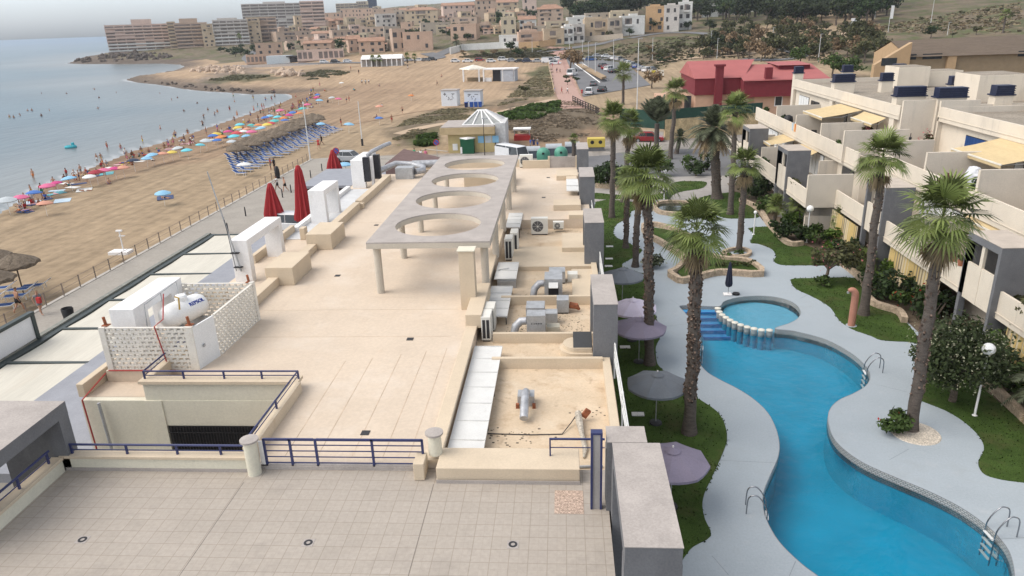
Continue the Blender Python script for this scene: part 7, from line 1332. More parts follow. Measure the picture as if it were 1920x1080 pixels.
M_tow={k:mat('towel_cloth_'+k.replace('-','_').replace(' ','_'),u,rough=.9) for k,u in (('pale blue',(.42,.52,.60)),('white',(.62,.62,.6)),('pink',(.5,.3,.33)),('turquoise',(.12,.36,.4)),('navy',(.05,.07,.15)))}
for k in range(34):
    t=rng.random()*9; x,y,w=strip(t); p=on(x+rng.uniform(-12,12),y+rng.uniform(-w*.3,w*.6)-4); c=rng.choice(list(M_tow)); n=nearest(p[0],p[1]); q=lthing('beach_towel',f'{c} towel spread on the sand '+(f'near a {n[1]} umbrella' if n else 'away from the umbrellas'),'towel',p,'towels on the beach',rng.random()*3); MB().box(-.5,.5,-.95,.95,.03,.07).build('cloth',M_tow[c],q)
for x,y,c in ((158,356,'white'),(117,376,'pale blue'),(310,371,'navy'),(200,325,'turquoise'),(60,380,'pale blue')):
    p=on(x,y); q=lthing('beach_towel',f'{c} towel lying clear on the sand below the umbrellas','towel',p,'towels on the beach',.5); MB().box(-.9,.9,-1.2,1.2,.03,.07).build('cloth',M_tow[c],q)
for x,y,pose,top,bot,w in ((310,372,'lie',None,'black','under the lone light blue umbrella'),(522,359,'walk','white','black','on the promenade beside the tallest red parasol'),(536,360,'walk',None,'black','bare chested on the promenade beside the other walker'),(510,330,'stand','red','grey','by the promenade fence near the black bag'),(517,331,'stand','black','black','by the promenade fence with dark clothes'),(755,213,'walk',None,'black','on the sand left of the kiosk'),(735,230,'walk',None,'red','on the sand by the dune grass'),(820,160,'walk',None,'black','on the empty sand left of the beach bar'),(828,144,'sit',None,'navy','on the far empty sand'),(679,159,'stand','white','black','in the far group on the sand, at its left'),(686,159,'stand','white','grey','in the far group on the sand, in its middle'),(692,158,'stand','white','black','in the far group on the sand, at its right'),(712,162,'sit','grey','grey','alone near the far group'),(664,170,'sit','turquoise','black','on a towel on the wide sand'),(673,139,'stand','black','black','near the marquee, on its left'),(658,132,'stand','orange','grey','left of the marquee on the sand'),(765,130,'stand','black','white','right of the marquee on the sand'),(773,181,'sit',None,'red','below the orange umbrella'),(716,200,'sit','white','blue','below the salmon umbrella'),(706,222,'sit','blue','black','below the blue umbrella beside the track'),(650,192,'stand',None,'navy','on the slope of bare sand, left one'),(655,190,'stand',None,'red','on the slope of bare sand, right one'),(615,192,'sit','black','black','near the pink umbrellas'),(600,163,'stand',None,'pink','far along the shore'),(640,236,'stand','black','red','at the end of the lounger block'),(604,272,'walk','black','black','among the loungers by the fence'),(598,280,'walk','red','red','beside the lounger block'),(862,186,'stand','black','black','between the two white cabins'),(778,300,'stand','green','black','in the road group left of the no-parking sign, at the left'),(790,302,'stand','white','black','in the road group left of the no-parking sign, the tallest'),(799,302,'stand','pink','pink','in the road group left of the no-parking sign, at the right'),(995,280,'stand','blue','grey','by the food cart, left of the group'),(1001,280,'stand','navy','navy','by the food cart, in dark clothes'),(1008,279,'stand','grey','blue','by the food cart, right of the group'),(1044,137,'walk','black','navy','on the pink footpath, left of two'),(1050,138,'walk','black','black','on the pink footpath, right of two'),(1053,176,'walk','red','red','on the pink footpath near its lower end'),(1064,176,'walk','white','grey','on the pink footpath beside the rail'),(1091,180,'stand','red','red','in front of the white off-roader'),(1040,176,'stand','blue','blue','at the left edge of the pink footpath'),(1036,126,'walk','pink','red','at the top of the pink footpath'),(1047,122,'walk','pink','pink','at the far end of the pink footpath'),(160,358,'lie',None,'white','beside the white towel'),(75,385,'sit',None,'black','beside the salmon umbrella, on a towel'),(205,345,'sit',None,'blue','on bare sand below the dark red umbrella')):
    p=gt(x,y) if x>620 else Vector(on(x,y)); bather(tuple(p) if y<330 or x<450 else (p.x,p.y,0),pose,rng.random()*6.28,w,top,bot)
p=gp(38,585,0); person((p.x,p.y,0),'walk',-.3,'bare-chested person in black and yellow shorts walking on the promenade',None,'black',1,True,scale=1.02); p=gp(78,589,0); person((p.x,p.y,0),'walk',-2.0,'person in grey top and skirt with a red bag on the promenade','grey','grey',0,False)
q=thing('shoulder_bag','red bag carried by the promenade walker in grey','bag',(p.x+.2,p.y-.1,1)); MB().obox((p.x+.22,p.y-.18,1.05),(.14,.10,.2)).build('bag',CLOTH['red'],q,bev=.03); MB().tube([(p.x+.22,p.y-.18,1.2),(p.x+.05,p.y-.05,1.38)],.015,5).build('strap',CLOTH['red'],q)
v=gp(521,334); q=thing('promenade_bag','tall black rubbish sack by the promenade fence','sack',(v.x,v.y,0)); MB().lathe([(.25,0),(.32,.4),(.30,1.0),(.2,1.4),(.06,1.5)],(v.x,v.y,0),10).build('sack',M_black,q,smooth=60)
p=gp(133,277,-2); q=lthing('inflatable','turquoise inflatable ring floating in the sea','inflatable',(p.x,p.y,-1.95)); n=16;m_=8; V=[];F=[]
for a in range(n):
    for b in range(m_): r=.75+.28*math.cos(6.2832*b/m_); V.append((r*math.cos(6.2832*a/n),r*math.sin(6.2832*a/n),.28*math.sin(6.2832*b/m_)+.1)); F.append((a*m_+b,((a+1)%n)*m_+b,((a+1)%n)*m_+(b+1)%m_,a*m_+(b+1)%m_))
MB().add(V,F).build('ring',CLOTH['turquoise'],q,smooth=60); MB().obox((.5,0,.5),(.25,.2,.4)).build('head',CLOTH['turquoise'],q,bev=.1)
bather((p.x+.3,p.y,-2.75),'stand',1,'in the sea at the turquoise inflatable')
# rental block: loungers and thatched umbrellas
A,B=gp(450,322,-.5),gp(634,243,-.4); C,D=gp(432,290,-.6),gp(590,226,-.5); nr,nc=7,20
for j in range(nc):
    for i in range(nr):
        u=(j+rng.uniform(-.12,.12))/(nc-1); v=i/(nr-1); p=A.lerp(B,u).lerp(C.lerp(D,u),v); z=float(hz(p.x,p.y))
        if rng.random()<.04: continue
        place('lounger',(p.x+rng.uniform(-.15,.15),p.y,z),1.35+rng.uniform(-.08,.08),'blue rental lounger in the dense block beside the promenade' if i<3 else 'blue rental lounger under the thatched umbrellas','rental loungers on the sand')
for j in range(11):
    for i in range(4):
        u=(j+.3+.5*(i%2)+rng.uniform(-.1,.1))/11; v=.58+.15*i; p=A.lerp(B,u).lerp(C.lerp(D,u),v); place('thatch',(p.x,p.y,float(hz(p.x,p.y))),rng.random()*6,'grey thatched umbrella in the rental block on the far sand','thatched umbrellas of the rental block',rng.uniform(.72,.85))
for i,((x,y),r) in enumerate((((45,548),1.30),((38,560),1.32),((15,578),1.30),((5,546),1.34),((70,541),1.28),((-8,560),1.3))):
    p=gp(x,y,-.35); place('lounger',(p.x,p.y,-.38),r-2.6,'blue lounger at the near left sand corner, '+['under the near thatched umbrella','in the middle of the near row','nearest the walkers','far left of the near row','nearest the fence posts','cut by the picture edge'][i],'loungers at the near left corner')
for i,(x,y) in enumerate(((42,542),(-6,530),(-4,575))): p=gp(x,y,-.38); place('thatch',(p.x,p.y,-.4),i,['grey thatched umbrella with a full round cap at the near left corner','grey thatched umbrella half cut by the left edge, upper one','grey thatched umbrella cut by the left edge, lower one'][i],'thatched umbrellas at the near left corner',1.05)
# dune grass
def scatter(name,polys,n,size,m,z=0,h=.4,seed=1):
    r=random.Random(seed); b=MB()
    for pts in polys:
        P=[tuple(gt(x,y)[:2]) for x,y in pts]; xs=[p[0] for p in P]; ys=[p[1] for p in P]; got=0; tr=0; N=n
        while got<N and tr<N*6:
            tr+=1; K=200; X=np.array([r.uniform(min(xs),max(xs)) for _ in range(K)]); Y=np.array([r.uniform(min(ys),max(ys)) for _ in range(K)]); ok=inpoly(X,Y,P)&(_hash(X,Y,.5)+_hash(X,Y,.17)>-.25); Z=hz(X,Y)
            for x,y,zz,o in zip(X,Y,Z,ok):
                if o and got<N:
                    got+=1; s=size*r.uniform(.5,1.5); a=r.random()*6.28; dx,dy=math.cos(a)*s,math.sin(a)*s; hh=h*r.uniform(.5,1.4); lx,ly=r.uniform(-.5,.5)*s,r.uniform(-.5,.5)*s
                    b.add([(x-dx*.5,y-dy*.5,zz-.03),(x+dx*.5,y+dy*.5,zz-.03),(x+dx*.6+lx,y+dy*.6+ly,zz+hh),(x-dx*.6+lx,y-dy*.6+ly,zz+hh*.9)],[(0,1,2,3)])
    b.cut=[]; return b.build(name,m,label=None,kind='stuff',recalc=False)
scatter('dune_grass',[[(733,252),(760,226),(830,204),(908,204),(870,226),(800,242),(782,278),(748,276)],[(975,162),(1010,135),(1035,128),(1038,182),(1000,186),(930,200)]],2600,.5,leafmat('dune_grass_olive',(.20,.175,.105),.3),h=.16)
scatter('dune_scrub',[[(905,228),(960,203),(1040,190),(1085,190),(1122,215),(1127,240),(1085,262),(1010,268),(965,250)]],3600,.42,leafmat('dune_scrub_brown',(.20,.16,.115),.3),h=.14,seed=2)
scatter('dune_thicket',[[(940,215),(985,200),(1050,192),(1050,210),(1010,224),(950,226)],[(770,262),(815,255),(815,272),(775,278)]],1800,.6,L_mid,h=.5,seed=3)
scatter('shore_scrub',[[(385,150),(440,142),(520,143),(500,150),(400,153)],[(560,140),(600,132),(660,135),(630,146),(580,150)]],700,.8,leafmat('shore_scrub_olive',(.13,.125,.075),.3),h=.4,seed=4)
scatter('dry_hill_tufts',[[(1600,60),(1690,40),(1760,30),(1850,14),(1915,2),(1915,60),(1780,66)]],1500,.9,leafmat('dry_tuft',(.20,.16,.10),.5),h=.4,seed=6)
scatter('hillside_scrub',[[(1060,104),(1200,80),(1340,62),(1480,50),(1600,60),(1640,80),(1560,110),(1440,112),(1300,108),(1240,130)],[(860,108),(960,96),(1050,92),(1040,108)]],2600,1.1,leafmat('hillside_scrub_olive',(.10,.092,.055),.4),h=.45,seed=5)
# ================================================================ town, hillside, headland
TC={'tan':(.47,.355,.275),'peach':(.51,.36,.27),'cream':(.52,.44,.32),'white':(.64,.63,.60),'beige':(.42,.355,.285),'pink':(.60,.46,.39),'grey':(.54,.50,.46),'sand':(.50,.395,.28),'orange':(.52,.34,.19)}
TM={k:mat('town_'+k,c,rough=.92,var=.08,scale=.25,fine=.08,fscale=2) for k,c in TC.items()}
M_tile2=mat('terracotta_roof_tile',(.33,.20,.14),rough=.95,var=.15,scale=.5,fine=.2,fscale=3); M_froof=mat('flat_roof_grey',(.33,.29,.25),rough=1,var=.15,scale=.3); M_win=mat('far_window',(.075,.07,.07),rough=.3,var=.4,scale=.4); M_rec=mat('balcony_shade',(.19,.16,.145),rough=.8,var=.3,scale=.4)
def unit(name,m):
    me=bpy.data.meshes.new(name); me.from_pydata([(-.5,-.5,0),(.5,-.5,0),(.5,.5,0),(-.5,.5,0),(-.5,-.5,1),(.5,-.5,1),(.5,.5,1),(-.5,.5,1)],[],[(0,3,2,1),(4,5,6,7),(0,1,5,4),(1,2,6,5),(2,3,7,6),(3,0,4,7)]); me.materials.append(m); return me
U_win=unit('window',M_win); U_rec=unit('recess_shade',M_rec); U_bal={k:unit('balcony',m) for k,m in TM.items()}  # flat strips whose dark colour stands for the shade of balcony recesses
def ub(me,name,parent,x0,x1,y0,y1,z0,z1):
    o=bpy.data.objects.new(name,me); o.location=((x0+x1)/2,(y0+y1)/2,z0); o.scale=(x1-x0,y1-y0,z1-z0); COL.objects.link(o); o.parent=parent; return o
def house(x0,x1,yb,yt,col,fl,roof,label,style='win',rz=0,name='house',cat='house',dp=None,grp='houses of the hillside town',nw=None,up=0):
    L=gt(x0,yb);Rr=gt(x1,yb); c=gt((x0+x1)/2,yb); dep=(c-CAM).dot(FW); w=(x1-x0)*dep/FPX; h=max(2.6,hgt(c,(x0+x1)/2,yt)); d=dp or max(8,min(.7*w,22)); face=-math.atan2(c.x,c.y)+rz; rg=random.Random(int(x0*7+yb))
    q=lthing(name,label,cat,tuple(c),grp,face); m=TM[col]; h2=w/2; rh=0
    if roof in('hip','gable'): rh=min(2.6,h*.22)
    e=h-rh
    MB().box(-h2,h2,0,d,-6,e).build('walls',m,q)
    if roof=='hip': MB().add([(-h2-.5,-.5,e),(h2+.5,-.5,e),(h2+.5,d+.5,e),(-h2-.5,d+.5,e),(-h2*.5,d*.45,e+rh),(h2*.5,d*.45,e+rh)],[(0,1,5,4),(1,2,5),(2,3,4,5),(3,0,4),(0,3,2,1)]).build('roof',M_tile2,q)
    elif roof=='gable': MB().add([(-h2-.4,-.6,e-.1),(h2+.4,-.6,e-.1),(h2+.4,d*.5,e+rh),(-h2-.4,d*.5,e+rh),(h2+.4,d+.6,e-.1),(-h2-.4,d+.6,e-.1)],[(0,1,2,3),(3,2,4,5),(0,3,5),(1,4,2)]).build('roof',M_tile2,q)
    else:
        MB().box(-h2+.3,h2-.3,.3,d-.3,e-.01,e+.06).build('roof',M_froof,q); p=MB(); p.box(-h2-.08,h2+.08,-.08,.22,e,e+.7); p.box(-h2-.08,-h2+.22,.22,d,e,e+.7); p.box(h2-.22,h2+.08,.22,d,e,e+.7); each(p,'parapet',m,q)
    if up: MB().box(-h2*.55+rg.uniform(-.2,.2)*w,h2*.45,d*.3,d,e,e+up).build('upper_storey',m,q)
    fh=e/fl
    if style=='win':
        n=nw or max(2,int(w/4.2)); 
        for f in range(fl):
            for i in range(n):
                if rg.random()<.16: continue
                x=-h2+w*(i+.5+rg.uniform(-.14,.14))/n; ww=rg.uniform(.5,1.0); z0=fh*f+fh*rg.uniform(.25,.34); ub(U_win,'window',q,x-ww,x+ww,-.06,.05,z0,fh*f+fh*.78)
        if rg.random()<.6 and fl>1: a=rg.uniform(-.7,.1)*h2; ub(U_rec,'recess_shade',q,a,a+h2*.6,-.05,.05,fh*(fl-1)+.3,fh*fl-.5); ub(U_bal[col],'balcony',q,a-.2,a+h2*.6+.2,-1.1,-.06,fh*(fl-1),fh*(fl-1)+.95)
    else:
        n=nw or 4
        for f in range(fl):
            for i in range(n):
                a=-h2+w*i/n+.35; b=-h2+w*(i+1)/n-.35
                if rg.random()<.14: continue
                ub(U_rec,'recess_shade',q,a,b,-.05,.05,fh*f+1.0,fh*(f+1)-.45)
            ub(U_bal['white' if rg.random()<.3 and style=='balw' else col],'balcony',q,-h2-.15,h2+.15,-1.0,-.06,fh*f,fh*f+1.0)
    return q
G2='apartment towers on the headland'
hb=lambda *a,**k: house(*a,name='apartment_tower',cat='apartment building',grp=G2,**k)
for a in ((632,672,30,7,'cream',5,'flat','distant cream apartment block with window rows at the skyline'),(670,692,26,3,'cream',4,'flat','plain cream block beside the dark skyline tower')): hb(*a,style='bal',nw=5,dp=18)
q=hb(691,708,24,-14,'grey',10,'flat','tall dark blue tower rising above the town skyline',style='bal',nw=2,dp=14); 
for c in q.children: c.material_slots[0].link='OBJECT'; c.material_slots[0].material=mat('tower_blue',(.05,.07,.12),rough=.3,var=.2,scale=.2)
hb(462,570,58,7,'grey',9,'flat','long grey apartment block highest on the left skyline',style='balw',nw=7,dp=20,up=3); hb(569,612,60,3,'pink',9,'flat','pink balconied end of the highest skyline block',style='bal',nw=2,dp=22)
hb(212,322,95,47,'pink',8,'flat','pink-grey balconied apartment block at the tip of the headland',style='balw',nw=7,dp=22,up=4.5); hb(322,336,92,42,'sand',8,'flat','narrow stepped stair block between the two headland towers',style='bal',nw=1,dp=18); hb(336,393,89,44,'tan',7,'flat','tan balconied apartment block right of the headland tip',style='bal',nw=2,dp=20,up=4); hb(384,404,88,46,'sand',6,'flat','tall plain tan end block behind the palms on the headland',nw=2,dp=14)
hb(407,468,84,38,'grey',7,'flat','pale grey balconied block in the middle of the headland',style='balw',nw=5,dp=18,up=2); hb(468,492,80,34,'sand',7,'flat','plain tan slab with small windows beside the pale grey block',nw=2,dp=16); hb(490,522,76,33,'tan',6,'flat','balconied tan block under the long grey skyline block',style='bal',nw=2,dp=16)
T=[(520,560,52,25,'sand',3,'flat','tan house group left of the pink skyline block'),(556,606,56,30,'sand',3,'flat','pale tan house below the pink skyline block'),(604,640,48,25,'peach',3,'flat','peach house between the skyline blocks'),(640,700,40,17,'peach',3,'flat','long peach house row under the dark tower'),(700,745,38,17,'tan',3,'flat','tan house on the skyline right of the dark tower'),(634,670,63,48,'white',2,'flat','small white house in the middle of the tan terraces'),(706,744,52,27,'grey',3,'flat','grey and white house left of the arched tan building'),(741,762,48,20,'beige',3,'flat','glass-fronted beige bay beside the arched tan building'),(760,822,46,13,'sand',3,'hip','tan building with two rows of tall arched windows on the skyline'),(832,892,34,4,'pink',3,'gable','pink gabled house on the hill top left of centre'),(893,935,30,-6,'tan',3,'gable','tan house with dark loggias on the hill crest'),(932,972,28,-2,'sand',3,'gable','tan house with a low garden wall on the hill crest'),(980,1006,32,-10,'pink',3,'gable','pink house partly hidden by cypress trees'),(1008,1056,47,8,'tan',4,'hip','tall tan villa with a terracotta hip roof and balconies'),
(520,585,75,60,'tan',2,'flat','long low tan terrace with a row of dark openings'),(585,625,78,58,'tan',2,'gable','tan terraced house with a pale roof'),(570,622,97,76,'peach',2,'gable','peach house with a pitched roof behind the restaurant'),(482,531,103,82,'peach',2,'flat','peach flat-roofed house above the seafront restaurant'),(625,662,80,58,'tan',2,'flat','brown-tan house with dark windows in the terrace'),(655,678,98,66,'peach',2,'gable','narrow stepped peach house between two larger ones'),(674,722,100,70,'peach',2,'gable','peach house with a pitched roof in front of the stepped terrace'),(676,722,72,52,'tan',2,'flat','tan house with small square windows on the middle terrace'),(722,752,78,52,'beige',2,'flat','beige house with a glazed stair in the middle terrace'),(738,762,96,56,'tan',2,'flat','plain tan gable end beside the peach house'),(757,812,95,62,'peach',2,'flat','large peach house nearest the road, with a parapet'),(790,845,62,44,'beige',2,'flat','beige terrace house under the arched tan building'),(845,894,76,47,'peach',2,'flat','peach house right of the road fork'),(845,895,50,34,'tan',2,'flat','tan house above the peach house by the fork'),(940,968,68,34,'cream',2,'flat','narrow cream house among dark trees'),(968,1006,58,30,'white',2,'gable','white house below the tall tan villa'),(936,973,86,68,'white',1,'flat','small white annexe at the end of the long white wall')]
for a in T: house(*a,rz=random.Random(int(a[0])).uniform(-.25,.25))
for i,(x0,x1,yb,yt,c,f,l) in enumerate([(973,1022,86,62,'peach','','first peach house of the lower terraced row'),(1020,1058,85,56,'sand','','second terraced house, sandy front with dark windows'),(1056,1076,82,52,'white','','slim white terraced house right of the sandy one'),(1072,1096,80,48,'grey','','terraced house with a large glazed bay'),(1096,1142,74,38,'sand','','sandy terraced house with a long balcony'),(1140,1166,70,36,'beige','','beige terraced house left of the white end house'),(1164,1208,66,32,'white','','white end house of the terraced row with one dark opening'),(1024,1066,58,42,'cream','','cream house in the upper row above the slim white one'),(1064,1110,50,34,'white','','white house in the upper row with a flat roof'),(1098,1146,42,26,'beige','','beige house in the upper row near the pines'),(1144,1196,40,24,'cream','','cream house in the upper row with roof terraces')]): house(x0,x1,yb,yt,c,2,'flat',l,rz=.12,dp=9,grp='terraced houses by the road',up=0 if i%2 else 1.6)
for x0,x1,yb,yt,c,f,l in [(1210,1246,60,14,'orange',3,'ochre and white apartment house right of the terraced row'),(1244,1272,60,12,'grey',3,'pale middle part of the white apartment house'),(1270,1296,56,6,'white',3,'white tall end of the apartment house on the hill'),(1316,1346,32,12,'white',2,'white villa with a stepped garden wall'),(1344,1382,28,8,'grey',2,'grey villa behind two palm trees'),(1398,1420,22,4,'white',2,'white house with a pale terrace among the pines'),(1440,1484,14,-4,'white',2,'white house at the top of the pine slope'),(1480,1560,6,-8,'cream',1,'cream bungalow on the top edge of the hill'),(1290,1320,22,-2,'beige',2,'beige house above the white apartment house')]: house(x0,x1,yb,yt,c,f,'flat',l,dp=9,grp='villas on the right hillside',up=1.5)
ORD=['first','second','third','fourth','fifth','sixth','seventh','eighth','ninth','tenth','eleventh','twelfth','thirteenth','fourteenth','fifteenth','sixteenth']; rg=random.Random(77)
for row,xs,yb,hp,fl in (('in the row under the skyline blocks',range(532,700,17),49,15,2),('in the crowded row behind the stepped terrace',range(524,690,19),66,15,2),('in the row above the road fork',range(752,930,22),63,15,2),('in the lower row behind the restaurants',range(540,735,24),92,15,2),('in the top row beside the arched building',range(700,1000,21),30,16,2),('in the row below the long terrace',range(560,700,19),82,15,2),('in the row on the crest',range(760,980,26),40,15,2),('in the row behind the white annexe',range(880,1010,20),64,17,2)):
    for k,x in enumerate(xs):
        c=rg.choice(['tan','peach','sand','beige','pink','tan','sand','cream']); w=rg.uniform(13,24); y=yb+rg.uniform(-3,3); house(x,x+w,y,y-hp*rg.uniform(.75,1.2),c,fl,rg.choice(['flat','flat','gable']),f'{c} small house, {ORD[k]} from the left {row}',rz=rg.uniform(-.5,.5),dp=8,up=rg.choice([0,0,1.5]))
# long white wall, orange garden walls, restaurant, rock armour
def pwall(pts,h,th,m,name,label):
    P=[gt(x,y) for x,y in pts]; q=thing(name,label,'wall',tuple(P[0])); b=MB()
    for i in range(len(P)-1):
        a,c=P[i],P[i+1]; t=(c-a); n=Vector((-t.y,t.x,0)).normalized()*th; b.add([a-Vector((0,0,2)),c-Vector((0,0,2)),c+Vector((0,0,h)),a+Vector((0,0,h)),a+n-Vector((0,0,2)),c+n-Vector((0,0,2)),c+n+Vector((0,0,h)),a+n+Vector((0,0,h))],[(0,1,2,3),(7,6,5,4),(3,2,6,7),(0,4,5,1),(0,3,7,4),(1,5,6,2)])
    each(b,'wall_panel',m,q); return q
pwall([(845,102),(868,95),(900,93),(940,91),(972,90)],3.0,.4,TM['white'],'garden_wall','long white garden wall climbing beside the road fork'); pwall([(973,91),(1010,89),(1048,84)],2.8,.4,TM['orange'],'garden_wall','orange garden wall below the peach terraced house'); pwall([(1056,82),(1100,77),(1168,72)],2.2,.4,TM['beige'],'garden_wall','beige garden wall below the right half of the terraced row')
for a in ((465,530,119,104,'peach','low seafront restaurant with white pillars on the left'),(560,645,113,95,'pink','long seafront restaurant with a row of dark arches')): q=house(a[0],a[1],a[2],a[3],a[4],1,'flat',a[5],style='bal',nw=9,name='seafront_restaurant',cat='restaurant',dp=10,grp='seafront restaurants')
q=lthing('blue_kiosk','white and blue seafront bar with dark awning beside the restaurant','bar',tuple(gt(540,118))); w=11; MB().box(-w,w*.1,0,6,-1,3.6).build('walls',UMB['pale grey'],q); MB().box(0,w,-1.5,5,2.8,3.4).build('awning',M_dark,q); MB().box(.5,w-.5,.5,5,-1,2.6).build('bar_front',M_win,q)
rk=[mat('armour_rock',(.44,.34,.26),rough=1,var=.25,scale=1),mat('dark_reef_rock',(.10,.082,.07),rough=1,var=.3,scale=.6)]
def boulder(name):
    r=random.Random(4); bm=bmesh.new(); bmesh.ops.create_icosphere(bm,subdivisions=2,radius=1)
    for v in bm.verts: v.co*=r.uniform(.75,1.15)
    me=bpy.data.meshes.new(name); bm.to_mesh(me); bm.free(); return me
bme=boulder('boulder'); bme.materials.append(rk[0]); rng=random.Random(8)
def rocks(n,poly,s0,s1,m,label,grp):
    P=[tuple(p) for p in poly]; xs=[p[0] for p in P]; ys=[p[1] for p in P]; k=0
    while k<n:
        x,y=rng.uniform(min(xs),max(xs)),rng.uniform(min(ys),max(ys))
        if not inpoly([x],[y],P)[0]: continue
        k+=1; p=gt(x,y); o=bpy.data.objects.new('boulder',bme); s=rng.uniform(s0,s1); o.location=p; o.scale=(s*1.2,s,s*.7); o.rotation_euler=(rng.random()*6,rng.random()*6,rng.random()*6); reg(o,None,p); o.material_slots[0].link='OBJECT'; o.material_slots[0].material=m; tag(o,label,'boulder',grp)
rocks(70,[(362,128),(400,126),(460,126),(468,138),(430,139),(360,136)],.8,1.7,rk[0],'pale boulder in the rock bank below the seafront road','boulders of the seafront bank'); rocks(26,[(505,136),(540,131),(580,134),(560,145),(520,147)],.8,1.8,rk[0],'pale boulder in the small heap right of the rock bank','boulders right of the bank')
rocks(60,[(132,117),(160,111),(200,101),(330,100),(320,111),(260,114),(180,117)],1.2,3.0,rk[1],'dark weathered rock on the headland shore','rocks of the headland'); rocks(40,[(238,151),(300,157),(420,173),(520,174),(420,167),(320,154)],.4,.9,rk[1],'dark flat reef rock at the tip of the sandy spit','reef rocks of the spit')
P=[gt(x,y) for x,y in ((438,127),(520,125),(600,121))]; q=thing('seafront_barrier','grey concrete barrier along the seafront road','barrier',tuple(P[0])); b=MB(); b.wall([tuple(p[:2]) for p in P],.6,P[0].z-2.5,P[0].z+1.2); b.build('barrier',M_gtop,q)
# trees: a few shared kits, each copy a tree of its own
TK=[]
def tree_kit(i,flat,n,size,clump):
    q=tree((0,0,0),6,(3.3,3.0,2.3 if not flat else 1.7),n,size,L_pine,'tree','pine_tree' if not flat else 'shrub',seed=i,clump=clump,lean=(1.0 if i==1 else .2,0)); q.location=(0,0,0); OFF[q.name]=Vector(); return q
TKS=[tree_kit(0,False,520,.42,11),tree_kit(1,False,520,.42,9),tree_kit(2,True,420,.40,8)]; used=[False]*3
def put(kit,p,s,m,label,grp,sz=1.0,name=None):
    mm={'crown':m}; r=rng.random()*6.28 if kit!=1 else rng.uniform(-.3,.3)
    if used[kit]: o=copytree(TKS[kit],p,r,(s,s,s*sz),label,grp,mats=mm)
    else:
        o=TKS[kit]; used[kit]=True; o.location=p; o.rotation_euler=(0,0,r); o.scale=(s,s,s*sz); o['label']=label; o['group']=grp
        for c in o.children: recolour(c,mm)
    if name: o.name=name
    return o
def tpx(x,yb,yt,kit,m,label,grp,sz=1): p=gt(x,yb); put(kit,p,max(.3,hgt(p,x,yt)/6/sz),m,label,grp,sz)
for x,yb,yt,k,m,l in ((1070,133,88,0,L_dry,'big dark purple-grown round tree at the edge of the car park'),(1222,166,128,0,L_dry,'bare brownish tree beside the car park palm'),(1062,153,138,2,L_dark,'dark shrub beside the white van on the footpath'),(1082,157,141,2,L_dark,'dark round shrub right of the white van'),(958,98,76,0,L_dark,'dark rounded tree in front of the white annexe'),(970,108,88,0,L_dark,'dark tree behind the parked cars'),(1010,92,84,2,L_dark,'small dark tree under the orange garden wall'),(1143,72,56,0,L_olive,'small tree before the sandy terraced house'),(1180,68,52,0,L_dark,'dark tree before the white end house'),(1225,60,36,0,L_dark,'dark round tree at the foot of the ochre house'),(1290,56,38,0,L_dark,'dark tree under the white tall end house'),(1310,100,66,1,L_olive,'wide olive tree sloping right above the car park'),(1335,98,60,1,L_pine,'leaning pine by two lamp posts'),(1318,112,92,1,L_olive,'low leaning tree over the ridge of the red roof'),(1368,104,72,1,L_pine,'single leaning pine on the pale track'),(1405,80,48,1,L_pine,'leaning pine left of the hillside car park'),(1330,60,36,0,L_pine,'pine below the grey villa'),(1365,62,34,0,L_olive,'olive tree below the two palms'),(1395,52,28,0,L_olive,'olive tree right of the two palms'),(1450,42,22,0,L_pine,'pine below the top white house, left'),(1440,100,62,1,L_pine,'dark pine left of the bright green tree'),(1480,98,64,1,L_olive,'brown-green pine above the navy car'),(1500,122,84,0,L_mid,'round bright green tree above the first chimney'),(1475,56,30,0,L_dry,'reddish tree by the navy car'),(1520,54,28,0,L_olive,'large reddish olive tree on the hillside'),(1545,70,52,2,L_dark,'dark shrub left of the white banner'),(1600,72,48,1,L_dark,'dark leaning tree beside the hillside billboard'),(1560,146,98,0,L_mid,'bright green tree left of the brown hall'),(1595,146,104,0,L_mid,'second bright green tree left of the brown hall'),(1620,118,70,0,L_olive,'big olive-brown tree behind the tan gable'),(1650,100,66,0,L_olive,'olive-brown tree above the tan gable'),(1745,72,46,0,L_dark,'dark tree above the brown tiled roof'),(1785,72,58,2,L_olive,'low shrub above the brown tiled roof'),(1830,66,46,2,L_olive,'shrub right of the dry slope palm'),(985,180,156,2,L_olive,'small palm-like shrub on the dry dune'),(1064,160,155,2,L_dark,'low shrub on the kerb')): tpx(x,yb,yt,k,m,l,'trees of the hillside and car park')
AREA=[('dark tree among the houses of the tan town',[(480,96),(700,60),(830,42),(900,50),(940,80),(830,84),(700,104),(520,100)],60,.5,.9,L_dark,0),('dark cypress-like tree on the town crest',[(825,20),(905,38),(1010,28),(1000,50),(900,48),(830,40)],16,.7,1.2,L_dark,0),('shrub on the dry slope above the car park',[(1180,100),(1300,96),(1420,78),(1500,78),(1440,100),(1250,118)],60,.3,.7,L_olive,2),('dark pine in the wood on the right hillside',[(1060,32),(1210,14),(1330,6),(1480,30),(1700,6),(1640,46),(1480,50),(1300,40),(1200,34),(1080,42)],130,1.2,2.2,L_pine,0),('shrub on the dry hill at the upper right',[(1650,60),(1760,30),(1910,10),(1910,52),(1780,66)],36,.18,.4,L_olive,2),('dark tree at the foot of the headland towers',[(395,98),(470,92),(500,100),(480,116),(440,108)],14,.5,.9,L_dark,0),('shrub on the bank above the parked cars',[(860,104),(960,98),(1030,98),(1030,104),(940,110),(870,110)],16,.3,.5,L_olive,2),('olive tree on the slope behind the red roof',[(1290,104),(1400,60),(1500,50),(1640,70),(1620,110),(1450,120)],58,.7,1.25,L_olive,1),('hedge shrub along the pale track',[(1215,114),(1340,102),(1350,106),(1240,122)],16,.3,.45,L_dark,2)]
